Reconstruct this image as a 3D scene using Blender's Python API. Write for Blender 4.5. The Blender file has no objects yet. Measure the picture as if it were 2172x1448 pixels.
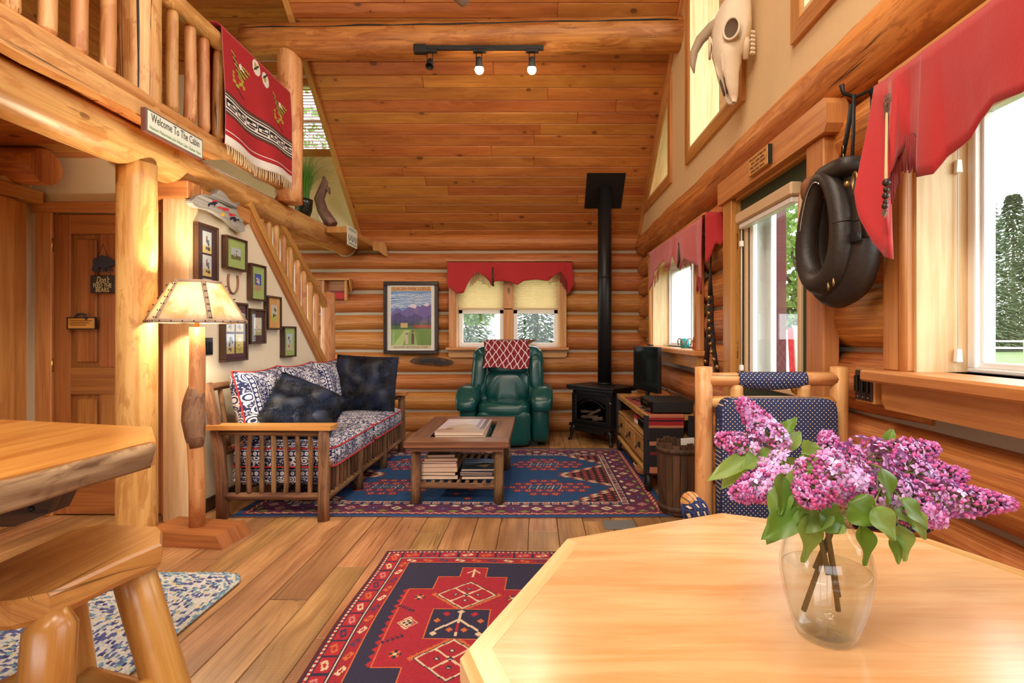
import bpy, bmesh, math, random
import numpy as np
from mathutils import Vector, Matrix, noise
R = random.Random(11)
SC = bpy.context.scene
COL = SC.collection
# ------------------------------------------------------------------ camera
PX, PY, FPX, CAMZ = 1138.0, 708.0, 1100.0, 1.2
def atY(px, py, Y): return Vector(((px - PX) * Y / FPX, Y, CAMZ - (py - PY) * Y / FPX))
def atX(px, py, X):
    Y = FPX * X / (px - PX); return Vector((X, Y, CAMZ - (py - PY) * Y / FPX))
def atZ(px, py, Z):
    Y = FPX * (CAMZ - Z) / (py - PY); return Vector(((px - PX) * Y / FPX, Y, Z))
cam_d = bpy.data.cameras.new('camera'); cam = bpy.data.objects.new('camera', cam_d); COL.objects.link(cam)
cam_d.sensor_width = 36.0; cam_d.lens = FPX / 2172.0 * 36.0
cam_d.shift_x = -(PX - 1086.0) / 2172.0; cam_d.shift_y = (PY - 724.0) / 2172.0
cam_d.clip_start = 0.02; cam_d.clip_end = 300
cam.location = (0, 0, CAMZ); cam.rotation_euler = (math.pi / 2, 0, 0)
SC.camera = cam
# ------------------------------------------------------------------ world and light
SC.view_settings.view_transform = 'Standard'; SC.view_settings.look = 'None'
SC.view_settings.gamma = 1.0; SC.view_settings.use_curve_mapping = False
SC.view_settings.exposure = 0.12
SC.cycles.max_bounces = 8; SC.cycles.diffuse_bounces = 5; SC.cycles.glossy_bounces = 3
SC.cycles.transmission_bounces = 8; SC.cycles.transparent_max_bounces = 12
SC.cycles.caustics_reflective = False; SC.cycles.caustics_refractive = False
SC.cycles.sample_clamp_indirect = 6.0
W = bpy.data.worlds.new('overcast_sky'); SC.world = W; W.use_nodes = True
bg = W.node_tree.nodes['Background']
bg.inputs['Color'].default_value = (0.93, 0.97, 1.0, 1); bg.inputs['Strength'].default_value = 5.0
def area_light(name, loc, rot, sx, sy, power, color=(1, 1, 1), portal=False, spread=math.pi):
    d = bpy.data.lights.new(name, 'AREA'); d.shape = 'RECTANGLE'; d.size = sx; d.size_y = sy
    d.energy = power; d.color = color; d.spread = spread
    if portal: d.cycles.is_portal = True
    o = bpy.data.objects.new(name, d); COL.objects.link(o); o.location = loc; o.rotation_euler = rot
    return o
HP = math.pi / 2
# sky portals at the windows (they only guide sampling of the sky)
area_light('portal_near', (1.52, 0.9, 1.55), (0, HP, 0), 1.2, 2.0, 1, portal=True)
area_light('portal_mid', (1.52, 4.85, 1.5), (0, HP, 0), 1.2, 1.7, 1, portal=True)
area_light('portal_door', (1.52, 2.85, 1.1), (0, HP, 0), 1.8, 0.7, 1, portal=True)
area_light('portal_gable', (1.52, 2.2, 3.9), (0, HP, 0), 2.8, 4.6, 1, portal=True)
area_light('portal_back', (-0.35, 6.55, 1.3), (-HP, 0, 0), 1.3, 0.8, 1, portal=True)
area_light('portal_front', (-1.0, -2.45, 1.6), (HP, 0, 0), 4.2, 2.2, 1, portal=True)
# warm fill lights added out of view to brighten the room; no known lamps
area_light('kitchen_fill_light', (-1.2, -0.6, 3.4), (0.55, 0.0, 0), 1.6, 1.2, 115, (1.0, 0.88, 0.72))
area_light('dining_fill_light', (0.2, 0.9, 4.6), (0.35, 0, 0), 1.2, 1.2, 60, (1.0, 0.88, 0.72))
# ------------------------------------------------------------------ materials
def lin(c):
    c = c / 255.0
    return c / 12.92 if c <= 0.04045 else ((c + 0.055) / 1.055) ** 2.4
def rgb(r, g, b): return (lin(r), lin(g), lin(b), 1.0)
MATS = {}
class NT:
    def __init__(s, name):
        s.m = bpy.data.materials.new(name); s.m.use_nodes = True; s.t = s.m.node_tree
        s.b = s.t.nodes['Principled BSDF']; s.out = s.t.nodes['Material Output']
        MATS[name] = s.m
    def n(s, typ, **kw):
        nd = s.t.nodes.new(typ)
        for k, v in kw.items():
            if hasattr(nd, k): setattr(nd, k, v)
        return nd
    def l(s, a, b): s.t.links.new(a, b)
    def val(s, sock, v):
        if hasattr(v, 'links') or hasattr(v, 'is_linked'): s.l(v, sock)
        else: sock.default_value = v
    def math(s, op, a, b=None, c=None, clamp=False):
        nd = s.n('ShaderNodeMath', operation=op); nd.use_clamp = clamp
        s.val(nd.inputs[0], a)
        if b is not None: s.val(nd.inputs[1], b)
        if c is not None: s.val(nd.inputs[2], c)
        return nd.outputs[0]
    def mix(s, f, a, b, typ='MIX'):
        nd = s.n('ShaderNodeMix', data_type='RGBA', blend_type=typ)
        s.val(nd.inputs[0], f); s.val(nd.inputs[6], a); s.val(nd.inputs[7], b)
        return nd.outputs[2]
    def mapr(s, v, a, b, c=0.0, d=1.0, smooth=True):
        nd = s.n('ShaderNodeMapRange'); nd.interpolation_type = 'SMOOTHSTEP' if smooth else 'LINEAR'
        s.val(nd.inputs[0], v)
        for i, q in enumerate((a, b, c, d)): nd.inputs[i + 1].default_value = q
        return nd.outputs[0]
    def noise(s, vec, scale, detail=3, rough=0.5, dist=0.0):
        nd = s.n('ShaderNodeTexNoise'); s.l(vec, nd.inputs['Vector']); nd.inputs['Scale'].default_value = scale
        nd.inputs['Detail'].default_value = detail; nd.inputs['Roughness'].default_value = rough
        nd.inputs['Distortion'].default_value = dist
        return nd.outputs[0]
    def scalev(s, vec, sc):
        nd = s.n('ShaderNodeVectorMath', operation='MULTIPLY'); s.l(vec, nd.inputs[0]); nd.inputs[1].default_value = sc
        return nd.outputs[0]
    def addv(s, a, b):
        nd = s.n('ShaderNodeVectorMath', operation='ADD'); s.l(a, nd.inputs[0]); s.l(b, nd.inputs[1]); return nd.outputs[0]
    def bump(s, h, strength=0.3, dist=0.01):
        nd = s.n('ShaderNodeBump'); nd.inputs['Strength'].default_value = strength; nd.inputs['Distance'].default_value = dist
        s.l(h, nd.inputs['Height']); s.l(nd.outputs[0], s.b.inputs['Normal']); return nd
    def set(s, **kw):
        for k, v in kw.items():
            s.val(s.b.inputs[k.replace('_', ' ')], v)
        return s.m
def plain(name, col, rough=0.5, metal=0.0, spec=0.5, bumpy=0.0, bscale=40, vary=0.0, coat=0.0, sheen=0.0):
    s = NT(name)
    tc = s.n('ShaderNodeTexCoord').outputs['Object']
    c = col
    if vary or bumpy:
        nz = s.noise(tc, bscale, 4)
        if vary:
            c = s.mix(nz, tuple(x * (1 - vary) for x in col[:3]) + (1,), tuple(min(1, x * (1 + vary)) for x in col[:3]) + (1,))
        if bumpy: s.bump(nz, bumpy, 0.004)
    s.set(Base_Color=c, Roughness=rough, Metallic=metal, Coat_Weight=coat, Sheen_Weight=sheen)
    s.b.inputs['Specular IOR Level'].default_value = spec
    return s.m
def wood(name, light, dark, knots=0.5, rough=0.42, fine=1.0, bump=0.25, vary=0.22, kscale=(7.0, 2.2), coat=0.0, saw=0.0, crack=0.0, streak=0.0, mottle=0.0, ksize=(0.045, 0.10)):
    """wood grain along V of the metric UV map; every object draws its own offset and tone"""
    s = NT(name)
    uv = s.n('ShaderNodeUVMap').outputs[0]
    oi = s.n('ShaderNodeObjectInfo').outputs['Random']
    off = s.n('ShaderNodeCombineXYZ'); s.l(s.math('MULTIPLY', oi, 53.0), off.inputs[0]); s.l(s.math('MULTIPLY', oi, 91.0), off.inputs[1]); s.l(s.math('MULTIPLY', oi, 17.0), off.inputs[2])
    v = s.addv(uv, off.outputs[0])
    # knots bend the grain
    vk = s.scalev(v, (kscale[0], kscale[1], 1.0))
    vo = s.n('ShaderNodeTexVoronoi'); vo.feature = 'F1'; s.l(vk, vo.inputs['Vector']); vo.inputs['Scale'].default_value = 1.0
    sel = s.n('ShaderNodeSeparateColor'); s.l(vo.outputs['Color'], sel.inputs[0])
    has = s.math('LESS_THAN', sel.outputs[0], knots)
    size = s.math('MULTIPLY_ADD', sel.outputs[1], ksize[1], ksize[0])
    kd = s.math('DIVIDE', vo.outputs['Distance'], size)
    halo = s.math('MULTIPLY', s.mapr(kd, 1.0, 4.0, 1.0, 0.0), has)
    core = s.math('MULTIPLY', s.mapr(kd, 0.7, 1.15, 1.0, 0.0), has)
    warp = s.n('ShaderNodeCombineXYZ'); s.l(s.math('MULTIPLY', halo, 0.035), warp.inputs[0])
    vw = s.addv(v, warp.outputs[0])
    g1 = s.noise(s.scalev(vw, (95 * fine, 2.2, 1)), 1.0, 4, 0.6, 0.3)
    g2 = s.noise(s.scalev(vw, (16 * fine, 0.8, 1)), 1.0, 3, 0.55, 0.8)
    g3 = s.noise(s.scalev(v, (2.5, 1.1, 1)), 1.0, 2)
    f = s.math('ADD', s.math('MULTIPLY', s.mapr(g1, 0.38, 0.66), 0.5), s.math('MULTIPLY', s.mapr(g2, 0.40, 0.62), 0.6))
    c = s.mix(f, light, dark)
    c = s.mix(s.mapr(g3, 0.3, 0.75, 0.0, 0.28), c, tuple(x * 0.62 for x in dark[:3]) + (1,))
    kc = tuple(x * 0.30 for x in dark[:3]) + (1,)
    c = s.mix(s.math('MULTIPLY', halo, 0.35), c, dark)
    c = s.mix(s.math('MULTIPLY', core, 0.85), c, kc)
    if mottle:
        mm = s.noise(s.scalev(v, (11, 3.2, 1)), 1.0, 4, 0.65, 0.8)
        c = s.mix(s.math('MULTIPLY', s.mapr(mm, 0.50, 0.60), mottle), c, tuple(x * q for x, q in zip(dark[:3], (0.78, 0.62, 0.5))) + (1,))
    if streak:
        sk_ = s.noise(s.scalev(vw, (13, 1.1, 1)), 1.0, 5, 0.7, 0.6)
        c = s.mix(s.math('MULTIPLY', s.mapr(sk_, 0.60, 0.72), streak), c, tuple(x * q for x, q in zip(dark[:3], (0.40, 0.30, 0.25))) + (1,))
    if saw:
        wv = s.n('ShaderNodeTexWave'); wv.bands_direction = 'Y'; s.l(s.scalev(v, (5, 36, 1)), wv.inputs['Vector']); wv.inputs['Scale'].default_value = 1.0
        wv.inputs['Distortion'].default_value = 2.2; wv.inputs['Detail Scale'].default_value = 0.4
        c = s.mix(s.math('MULTIPLY', s.math('MULTIPLY', wv.outputs['Fac'], s.mapr(g3, 0.4, 0.6)), saw), c, tuple(x * 0.45 for x in dark[:3]) + (1,))
    if crack:
        ck = s.noise(s.scalev(v, (30, 0.35, 1)), 1.0, 2, 0.5, 0.5)
        cm = s.mapr(s.math('ABSOLUTE', s.math('SUBTRACT', ck, 0.5)), 0.004, 0.012, 1.0, 0.0)
        msk = s.mapr(s.noise(s.scalev(v, (3, 0.9, 1)), 1.0, 1), 0.55, 0.62)
        c = s.mix(s.math('MULTIPLY', s.math('MULTIPLY', cm, msk), crack), c, (0.02, 0.012, 0.006, 1))
    oi2 = s.math('FRACT', s.math('MULTIPLY', oi, 7.31))
    hs = s.n('ShaderNodeHueSaturation'); s.l(c, hs.inputs['Color'])
    s.l(s.math('MULTIPLY_ADD', oi2, 2 * vary, 1 - vary), hs.inputs['Value'])
    s.l(s.math('MULTIPLY_ADD', s.math('FRACT', s.math('MULTIPLY', oi, 3.77)), 0.02, 0.49), hs.inputs['Hue'])
    s.set(Base_Color=hs.outputs[0], Roughness=rough, Coat_Weight=coat)
    s.b.inputs['Coat Roughness'].default_value = 0.25
    s.bump(s.math('ADD', s.math('MULTIPLY', g1, 0.6), s.math('MULTIPLY', core, -0.5)), bump, 0.004)
    return s.m
def paint(name, rough=0.85, bump=0.0, bscale=300, sheen=0.0, mottle=0.0, coat=0.0):
    """colours come from the mesh's own woven or printed pattern"""
    s = NT(name)
    a = s.n('ShaderNodeAttribute'); a.attribute_name = 'Col'
    tc = s.n('ShaderNodeTexCoord').outputs['Object']
    c = a.outputs['Color']
    if bump or mottle:
        nz = s.noise(tc, bscale, 3)
        if mottle: c = s.mix(s.math('MULTIPLY', s.mapr(nz, 0.3, 0.7), mottle), c, (0.02, 0.015, 0.015, 1))
        if bump: s.bump(nz, bump, 0.003)
    s.set(Base_Color=c, Roughness=rough, Sheen_Weight=sheen, Coat_Weight=coat)
    return s.m
def glow(name, col, strength):
    s = NT(name); s.set(Base_Color=col, Emission_Color=col, Emission_Strength=strength); return s.m
def thin_glass(name, tint=(1, 1, 1, 1), refl=0.6):
    s = NT(name)
    tr = s.n('ShaderNodeBsdfTransparent'); tr.inputs[0].default_value = tint
    gl = s.n('ShaderNodeBsdfGlossy'); gl.inputs['Roughness'].default_value = 0.02
    lw = s.n('ShaderNodeLayerWeight'); lw.inputs[0].default_value = 0.5
    mx = s.n('ShaderNodeMixShader'); s.l(s.math('MULTIPLY', s.math('MULTIPLY_ADD', s.math('POWER', lw.outputs['Facing'], 4.0), 0.6, 0.03), refl), mx.inputs[0])
    s.l(tr.outputs[0], mx.inputs[1]); s.l(gl.outputs[0], mx.inputs[2]); s.l(mx.outputs[0], s.out.inputs['Surface'])
    return s.m
wood('log_wall', rgb(222, 150, 80), rgb(172, 100, 44), knots=0.45, rough=0.5, fine=0.55, bump=0.4, vary=0.13, kscale=(5.0, 1.9), crack=0.9, streak=0.95, mottle=0.55, ksize=(0.05, 0.12))
wood('log_pale', rgb(230, 178, 114), rgb(198, 136, 76), knots=0.5, rough=0.42, fine=0.5, bump=0.3, vary=0.07, kscale=(7, 3.2), crack=0.8, streak=0.5, mottle=0.65, ksize=(0.05, 0.10))
wood('ceiling_pine', rgb(204, 132, 64), rgb(170, 100, 42), knots=0.62, rough=0.5, fine=0.45, bump=0.15, vary=0.09, kscale=(8.0, 5.0), ksize=(0.07, 0.13), mottle=0.15)
wood('floor_pine', rgb(200, 152, 102), rgb(154, 108, 66), knots=0.32, rough=0.4, fine=0.6, bump=0.25, vary=0.13, kscale=(7, 2.4), saw=0.85, streak=0.55, crack=0.8, mottle=0.2)
wood('trim_pine', rgb(214, 154, 88), rgb(184, 120, 62), knots=0.28, rough=0.42, fine=0.7, bump=0.12, vary=0.07, kscale=(7, 3.0))
wood('jamb_pine', rgb(240, 214, 166), rgb(216, 174, 118), knots=0.18, rough=0.5, fine=0.5, bump=0.1, vary=0.05, kscale=(6, 2.0))
wood('door_fir', rgb(178, 116, 60), rgb(146, 88, 42), knots=0.06, rough=0.42, fine=1.0, bump=0.1, vary=0.07)
wood('slab_gold', rgb(222, 156, 78), rgb(182, 112, 48), knots=0.14, rough=0.28, fine=0.45, bump=0.08, vary=0.05, kscale=(5, 1.2), coat=0.5)
wood('stool_gold', rgb(216, 160, 84), rgb(182, 120, 54), knots=0.3, rough=0.28, fine=0.5, bump=0.15, vary=0.05, kscale=(7, 3.0), coat=0.4, crack=0.6, mottle=0.2)
wood('maple_table', rgb(244, 204, 146), rgb(216, 162, 98), knots=0.05, rough=0.24, fine=0.30, bump=0.05, vary=0.02, kscale=(4, 1), coat=0.6, mottle=0.12)
wood('hickory_bark', rgb(158, 118, 80), rgb(88, 58, 36), knots=0.35, rough=0.85, fine=0.8, bump=1.0, vary=0.12, kscale=(18, 6), streak=0.6, mottle=0.5)
wood('oak_brown', rgb(140, 92, 58), rgb(92, 56, 34), knots=0.03, rough=0.32, fine=1.2, bump=0.12, vary=0.06, coat=0.25)
wood('barrel_oak', rgb(104, 70, 42), rgb(54, 34, 20), knots=0.1, rough=0.7, fine=1.0, bump=0.4, vary=0.2)
wood('mango_drawer', rgb(206, 158, 92), rgb(150, 98, 48), knots=0.4, rough=0.5, fine=0.7, bump=0.2, vary=0.12, kscale=(9, 3))
wood('walnut_frame', rgb(92, 60, 38), rgb(50, 30, 20), knots=0.0, rough=0.4, fine=1.5, bump=0.1, vary=0.15)
wood('dark_frame', rgb(62, 42, 32), rgb(36, 24, 18), knots=0.0, rough=0.35, fine=1.5, bump=0.1, vary=0.1)
wood('grey_drift', rgb(186, 182, 172), rgb(120, 112, 102), knots=0.1, rough=0.85, fine=0.7, bump=0.6, vary=0.05, crack=0.9)
wood('brown_drift', rgb(156, 124, 104), rgb(104, 76, 62), knots=0.2, rough=0.75, fine=0.6, bump=0.5, vary=0.05)
wood('bark_edge', rgb(172, 136, 100), rgb(116, 82, 56), knots=0.6, rough=0.7, fine=0.35, bump=1.0, vary=0.04, kscale=(16, 9), streak=0.6, mottle=0.7)
plain('plaster', rgb(240, 226, 196), 0.9, bumpy=0.25, bscale=28, vary=0.02)
plain('gable_plaster', rgb(226, 196, 150), 0.85, bumpy=0.45, bscale=22, vary=0.03)
plain('chink', rgb(178, 164, 142), 0.95, bumpy=0.3, bscale=60, vary=0.08)
plain('black_iron', rgb(34, 33, 34), 0.5, metal=0.4, bumpy=0.1, bscale=120)
plain('stove_black', rgb(30, 29, 30), 0.42, metal=0.3)
plain('matte_black', rgb(22, 22, 23), 0.55)
plain('gloss_black', rgb(14, 14, 16), 0.15)
plain('screen_glass', rgb(26, 20, 17), 0.08)
plain('brass', rgb(214, 170, 84), 0.25, metal=1.0)
plain('aged_brass', rgb(168, 138, 92), 0.35, metal=1.0)
plain('steel', rgb(190, 190, 192), 0.3, metal=1.0)
plain('green_leather', rgb(12, 72, 68), 0.26, bumpy=0.12, bscale=260, spec=0.5)
plain('red_hide', rgb(178, 36, 40), 0.85, bumpy=0.15, bscale=120, vary=0.08, sheen=0.3)
plain('fringe_red', rgb(134, 38, 40), 0.85)
plain('black_leather', rgb(40, 32, 28), 0.5, bumpy=0.35, bscale=70, vary=0.25)
plain('brown_leather', rgb(128, 74, 40), 0.55, bumpy=0.2, bscale=60, vary=0.15)
plain('bone', rgb(226, 208, 184), 0.8, bumpy=0.4, bscale=40, vary=0.06)
plain('bone_hollow', rgb(96, 76, 60), 0.9)
plain('horn_grey', rgb(176, 156, 132), 0.7, bumpy=0.4, bscale=60, vary=0.12)
plain('green_door', rgb(30, 52, 34), 0.45)
plain('vinyl_white', rgb(238, 238, 236), 0.4)
plain('almond_shade', rgb(206, 176, 138), 0.5)
s = NT('navy_fur')
g_ = s.n('ShaderNodeNewGeometry').outputs['Random Per Island']; nz = s.noise(s.n('ShaderNodeTexCoord').outputs['Object'], 7, 3)
s.set(Base_Color=s.mix(s.math('MULTIPLY', g_, s.mapr(nz, 0.35, 0.65)), rgb(5, 8, 18), rgb(24, 44, 82)), Roughness=0.6)
plain('ceramic_dark', rgb(30, 36, 28), 0.2)
plain('grass_blade', rgb(92, 148, 48), 0.6, vary=0.3, bscale=20)
plain('twine', rgb(198, 176, 140), 0.9)
plain('white_paint', rgb(244, 244, 240), 0.6)
plain('paper_white', rgb(236, 232, 222), 0.7)
plain('navy_ink', rgb(20, 26, 50), 0.6)
plain('red_paint', rgb(196, 40, 48), 0.6)
plain('yellow_paint', rgb(220, 176, 40), 0.6)
plain('dark_ink', rgb(58, 48, 46), 0.7)
plain('green_ink', rgb(110, 140, 100), 0.7)
plain('tan_ink', rgb(206, 186, 130), 0.7)
plain('burnt_ink', rgb(84, 44, 20), 0.8)
plain('wine_ink', rgb(122, 40, 44), 0.7)
plain('sign_cream', rgb(226, 230, 212), 0.7)
plain('sign_edge', rgb(112, 62, 54), 0.6)
plain('sign_brown', rgb(50, 38, 30), 0.6)
plain('bear_slate', rgb(44, 46, 58), 0.6)
plain('teal_glass', rgb(36, 158, 160), 0.15)
plain('figurine_red', rgb(170, 52, 40), 0.5)
plain('rust_shoe', rgb(146, 108, 84), 0.7, metal=0.3, bumpy=0.4, bscale=90, vary=0.2)
plain('mat_green', rgb(166, 190, 112), 0.85)
plain('mat_plum', rgb(86, 50, 62), 0.85)
plain('mat_dark', rgb(64, 48, 52), 0.85)
plain('mat_orange', rgb(222, 166, 92), 0.85)
plain('grey_mat', rgb(112, 110, 106), 0.9)
plain('rail_steel', rgb(52, 52, 56), 0.5, metal=0.6)
plain('basket', rgb(196, 142, 92), 0.8, bumpy=0.5, bscale=80)
plain('cable_white', rgb(226, 222, 214), 0.5)
plain('stem_brown', rgb(112, 92, 56), 0.8, vary=0.2, bscale=60)
plain('twig_green', rgb(120, 136, 66), 0.7)
plain('lawn', rgb(96, 116, 66), 0.95, vary=0.25, bscale=2)
plain('trunk_bark', rgb(110, 98, 84), 0.95, vary=0.2, bscale=9)
plain('barn_red', rgb(92, 36, 36), 0.7)
plain('page_edge', rgb(226, 200, 174), 0.85, bumpy=0.3, bscale=300)
plain('chair_welt', rgb(52, 22, 42), 0.85)
paint('rug_weave', 0.95, bump=0.5, bscale=420, mottle=0.35)
paint('cloth_print', 0.9, bump=0.25, bscale=500, mottle=0.12)
paint('print_paper', 0.45, coat=0.4)
paint('book_cover', 0.3, coat=0.4)
thin_glass('pane_glass', (1, 1, 1, 1), 0.7)
thin_glass('frame_glass', (1, 1, 1, 1), 0.5)
thin_glass('vase_glass', (0.97, 0.99, 0.985, 1), 1.0)
thin_glass('stove_glass', (0.55, 0.52, 0.5, 1), 0.8)
glow('bulb_glow', (1.0, 0.80, 0.52, 1), 60)
# ------------------------------------------------------------------ mesh helpers
class MB:
    """collects faces (with metric UVs: V runs along the grain) and links them as one mesh object"""
    def __init__(s, M=None): s.v = []; s.f = []; s.uv = []; s.sm = []; s.M = M
    def add(s, verts, faces, uvs=None, smooth=False, M=None):
        b = len(s.v); M = M or s.M
        for p in verts:
            p = Vector(p)
            s.v.append(tuple(M @ p) if M else tuple(p))
        for i, f in enumerate(faces):
            s.f.append([b + k for k in f])
            s.uv.append(uvs[i] if uvs else [(0, 0)] * len(f))
            s.sm.append(smooth[i] if isinstance(smooth, list) else smooth)
        return s
    def box(s, x0, x1, y0, y1, z0, z1, bev=0.0, grain=None, M=None):
        d = (x1 - x0, y1 - y0, z1 - z0)
        b = min(bev, 0.45 * min(d)); g = grain if grain is not None else max(range(3), key=lambda i: d[i])
        c = [(x0, y0, z0), (x1, y1, z1)]
        P = []; key = {}
        if b <= 0:
            for k in range(8): P.append((c[k & 1][0], c[k >> 1 & 1][1], c[k >> 2 & 1][2]))
            F = [(0, 2, 3, 1), (4, 5, 7, 6), (0, 1, 5, 4), (2, 6, 7, 3), (0, 4, 6, 2), (1, 3, 7, 5)]
        else:
            for k in range(8):
                for ax in range(3):
                    p = []
                    for a in range(3):
                        hi = k >> a & 1; q = c[hi][a]
                        if a != ax: q += -b if hi else b
                        p.append(q)
                    key[(k, ax)] = len(P); P.append(tuple(p))
            F = []
            for ax in range(3):
                a1, a2 = [(1, 2), (2, 0), (0, 1)][ax]
                for hi in (0, 1):
                    ks = [hi << ax, hi << ax | 1 << a1, hi << ax | 1 << a1 | 1 << a2, hi << ax | 1 << a2]
                    q = [key[(k, ax)] for k in ks]
                    F.append(q if hi else q[::-1])
            for ax in range(3):
                a1, a2 = [(1, 2), (2, 0), (0, 1)][ax]
                for h1 in (0, 1):
                    for h2 in (0, 1):
                        k0 = h1 << a1 | h2 << a2; k1 = k0 | 1 << ax
                        q = [key[(k0, a1)], key[(k1, a1)], key[(k1, a2)], key[(k0, a2)]]
                        F.append(q if (h1 == h2) else q[::-1])
            for k in range(8):
                q = [key[(k, 0)], key[(k, 1)], key[(k, 2)]]
                odd = bin(k).count('1') % 2
                F.append(q if odd else q[::-1])
        oth = [i for i in range(3) if i != g]
        UV = []
        for f in F:
            pts = [P[i] for i in f]
            ext = [max(p[i] for p in pts) - min(p[i] for p in pts) for i in range(3)]
            ua = oth[0] if ext[oth[0]] >= ext[oth[1]] else oth[1]
            UV.append([(p[ua] + 0.37 * (1 if ua == oth[1] else 0), p[g]) for p in pts])
        return s.add(P, F, UV, False, M)
    def tube(s, pts, rad, n=10, caps=True, rough=0.0, seed=0, flat=None, rf=2.5, M=None, dome=0.0):
        """tube along pts; rad: number or list; rough: relative radial noise; flat=(kx,kz) ellipse"""
        pts = [Vector(p) for p in pts]; m = len(pts)
        if not isinstance(rad, (list, tuple)): rad = [rad] * m
        V = []; UVv = []; L = 0.0; prev = None
        for i in range(m):
            t = (pts[min(i + 1, m - 1)] - pts[max(i - 1, 0)]).normalized()
            if prev is None:
                a = Vector((0, 0, 1)) if abs(t.z) < 0.9 else Vector((1, 0, 0))
                u = t.cross(a).normalized()
            else: u = (prev - t * prev.dot(t)).normalized()
            prev = u; w = t.cross(u)
            if i: L += (pts[i] - pts[i - 1]).length
            for k in range(n):
                an = 2 * math.pi * k / n; r = rad[i]
                if rough:
                    q = Vector((math.cos(an) * 1.3 + seed * 7.1, math.sin(an) * 1.3 + seed * 3.3, L * rf))
                    r *= 1 + rough * (noise.noise(q) + 0.5 * noise.noise(q * 2.7))
                kx, kz = flat or (1, 1)
                V.append(pts[i] + u * (math.cos(an) * r * kx) + w * (math.sin(an) * r * kz))
            UVv.append(L)
        F = []; UV = []; SM = []
        for i in range(m - 1):
            for k in range(n):
                k2 = (k + 1) % n
                F.append((i * n + k, i * n + k2, (i + 1) * n + k2, (i + 1) * n + k))
                c = 2 * math.pi * max(rad[i], 1e-4) / n
                UV.append([(k * c, UVv[i]), ((k + 1) * c, UVv[i]), ((k + 1) * c, UVv[i + 1]), (k * c, UVv[i + 1])]); SM.append(True)
        if caps:
            for e, i in ((0, 0), (1, m - 1)):
                ring = [i * n + k for k in range(n)]
                t = (pts[1] - pts[0]).normalized() if e == 0 else (pts[-1] - pts[-2]).normalized()
                V.append(pts[i] + t * (dome * rad[i] * (-1 if e == 0 else 1))); ci = len(V) - 1
                for k in range(n):
                    a, b = ring[k], ring[(k + 1) % n]
                    F.append((b, a, ci) if e == 0 else (a, b, ci))
                    UV.append([(V[j][0] + V[j][1], V[j][2] * 0.3 + V[j][1] * 0.3) for j in F[-1]]); SM.append(dome > 0)
        return s.add(V, F, UV, SM, M)
    def log(s, p0, p1, r0, r1=None, n=14, segs=None, rough=0.05, seed=0, bow=0.0, flat=None, taper_ends=0.0, M=None, dome=0.0):
        p0, p1 = Vector(p0), Vector(p1); r1 = r0 if r1 is None else r1
        L = (p1 - p0).length; segs = segs or max(3, int(L / 0.12))
        pts, rad = [], []
        d = (p1 - p0) / L
        for i in range(segs + 1):
            t = i / segs
            q = p0.lerp(p1, t)
            if bow:
                a = noise.noise_vector(Vector((t * L * 0.7 + seed * 5.3, seed * 1.7, 2.2))); a -= d * a.dot(d)
                q = q + a * bow * math.sin(math.pi * t)
            pts.append(q); rad.append(r0 + (r1 - r0) * t)
        if taper_ends:
            e = taper_ends
            pts = [p0] + [p0 + d * e] + pts[1:-1] + [p1 - d * e] + [p1]
            rad = [r0 * 0.55, r0] + rad[1:-1] + [r1, r1 * 0.55]
            o = sorted(range(len(pts)), key=lambda i: (pts[i] - p0).dot(d)); pts = [pts[i] for i in o]; rad = [rad[i] for i in o]
        return s.tube(pts, rad, n, True, rough, seed, flat, M=M, dome=dome)
    def lathe(s, prof, n=24, c=(0, 0, 0), M=None, smooth=True, squash=(1, 1)):
        V = []; F = []; UV = []; L = 0.0; Ls = []
        for i, (r, z) in enumerate(prof):
            if i: L += math.hypot(r - prof[i - 1][0], z - prof[i - 1][1])
            Ls.append(L)
            for k in range(n):
                a = 2 * math.pi * k / n
                V.append((c[0] + r * math.cos(a) * squash[0], c[1] + r * math.sin(a) * squash[1], c[2] + z))
        for i in range(len(prof) - 1):
            for k in range(n):
                k2 = (k + 1) % n
                F.append((i * n + k, i * n + k2, (i + 1) * n + k2, (i + 1) * n + k))
                cc = 2 * math.pi * 0.1 / n
                UV.append([(k * cc, Ls[i]), ((k + 1) * cc, Ls[i]), ((k + 1) * cc, Ls[i + 1]), (k * cc, Ls[i + 1])])
        return s.add(V, F, UV, smooth, M)
    def grid(s, fn, nu, nv, thick=0.0, M=None, smooth=True, closed=False, uvs=None):
        """fn(u,v)->point; with thick the sheet gets a back side and a rim"""
        V = [Vector(fn(i / nu, j / nv)) for j in range(nv + 1) for i in range(nu + 1)]
        w = nu + 1
        U = [(uvs(i / nu, j / nv) if uvs else (i / nu, j / nv)) for j in range(nv + 1) for i in range(nu + 1)]
        F = []
        for j in range(nv):
            for i in range(nu): F.append((j * w + i, j * w + i + 1, (j + 1) * w + i + 1, (j + 1) * w + i))
        if thick:
            N = [Vector((0, 0, 0)) for _ in V]
            for f in F:
                nn = (V[f[1]] - V[f[0]]).cross(V[f[3]] - V[f[0]])
                for k in f: N[k] += nn
            b = len(V); F0 = list(F)
            V = V + [V[k] - N[k].normalized() * thick for k in range(b)]; U = U + U
            for f in F0: F.append(tuple(b + k for k in reversed(f)))
            rim = [j * w for j in range(nv, 0, -1)] + list(range(w - 1)) + [j * w + nu for j in range(nv)] + [nv * w + i for i in range(nu, 0, -1)]
            # order: left column upward, bottom row, right column, top row
            for a, c2 in zip(rim, rim[1:] + rim[:1]): F.append((c2, a, b + a, b + c2))
        return s.add(V, F, [[U[k] for k in f] for f in F], smooth, M)
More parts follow.
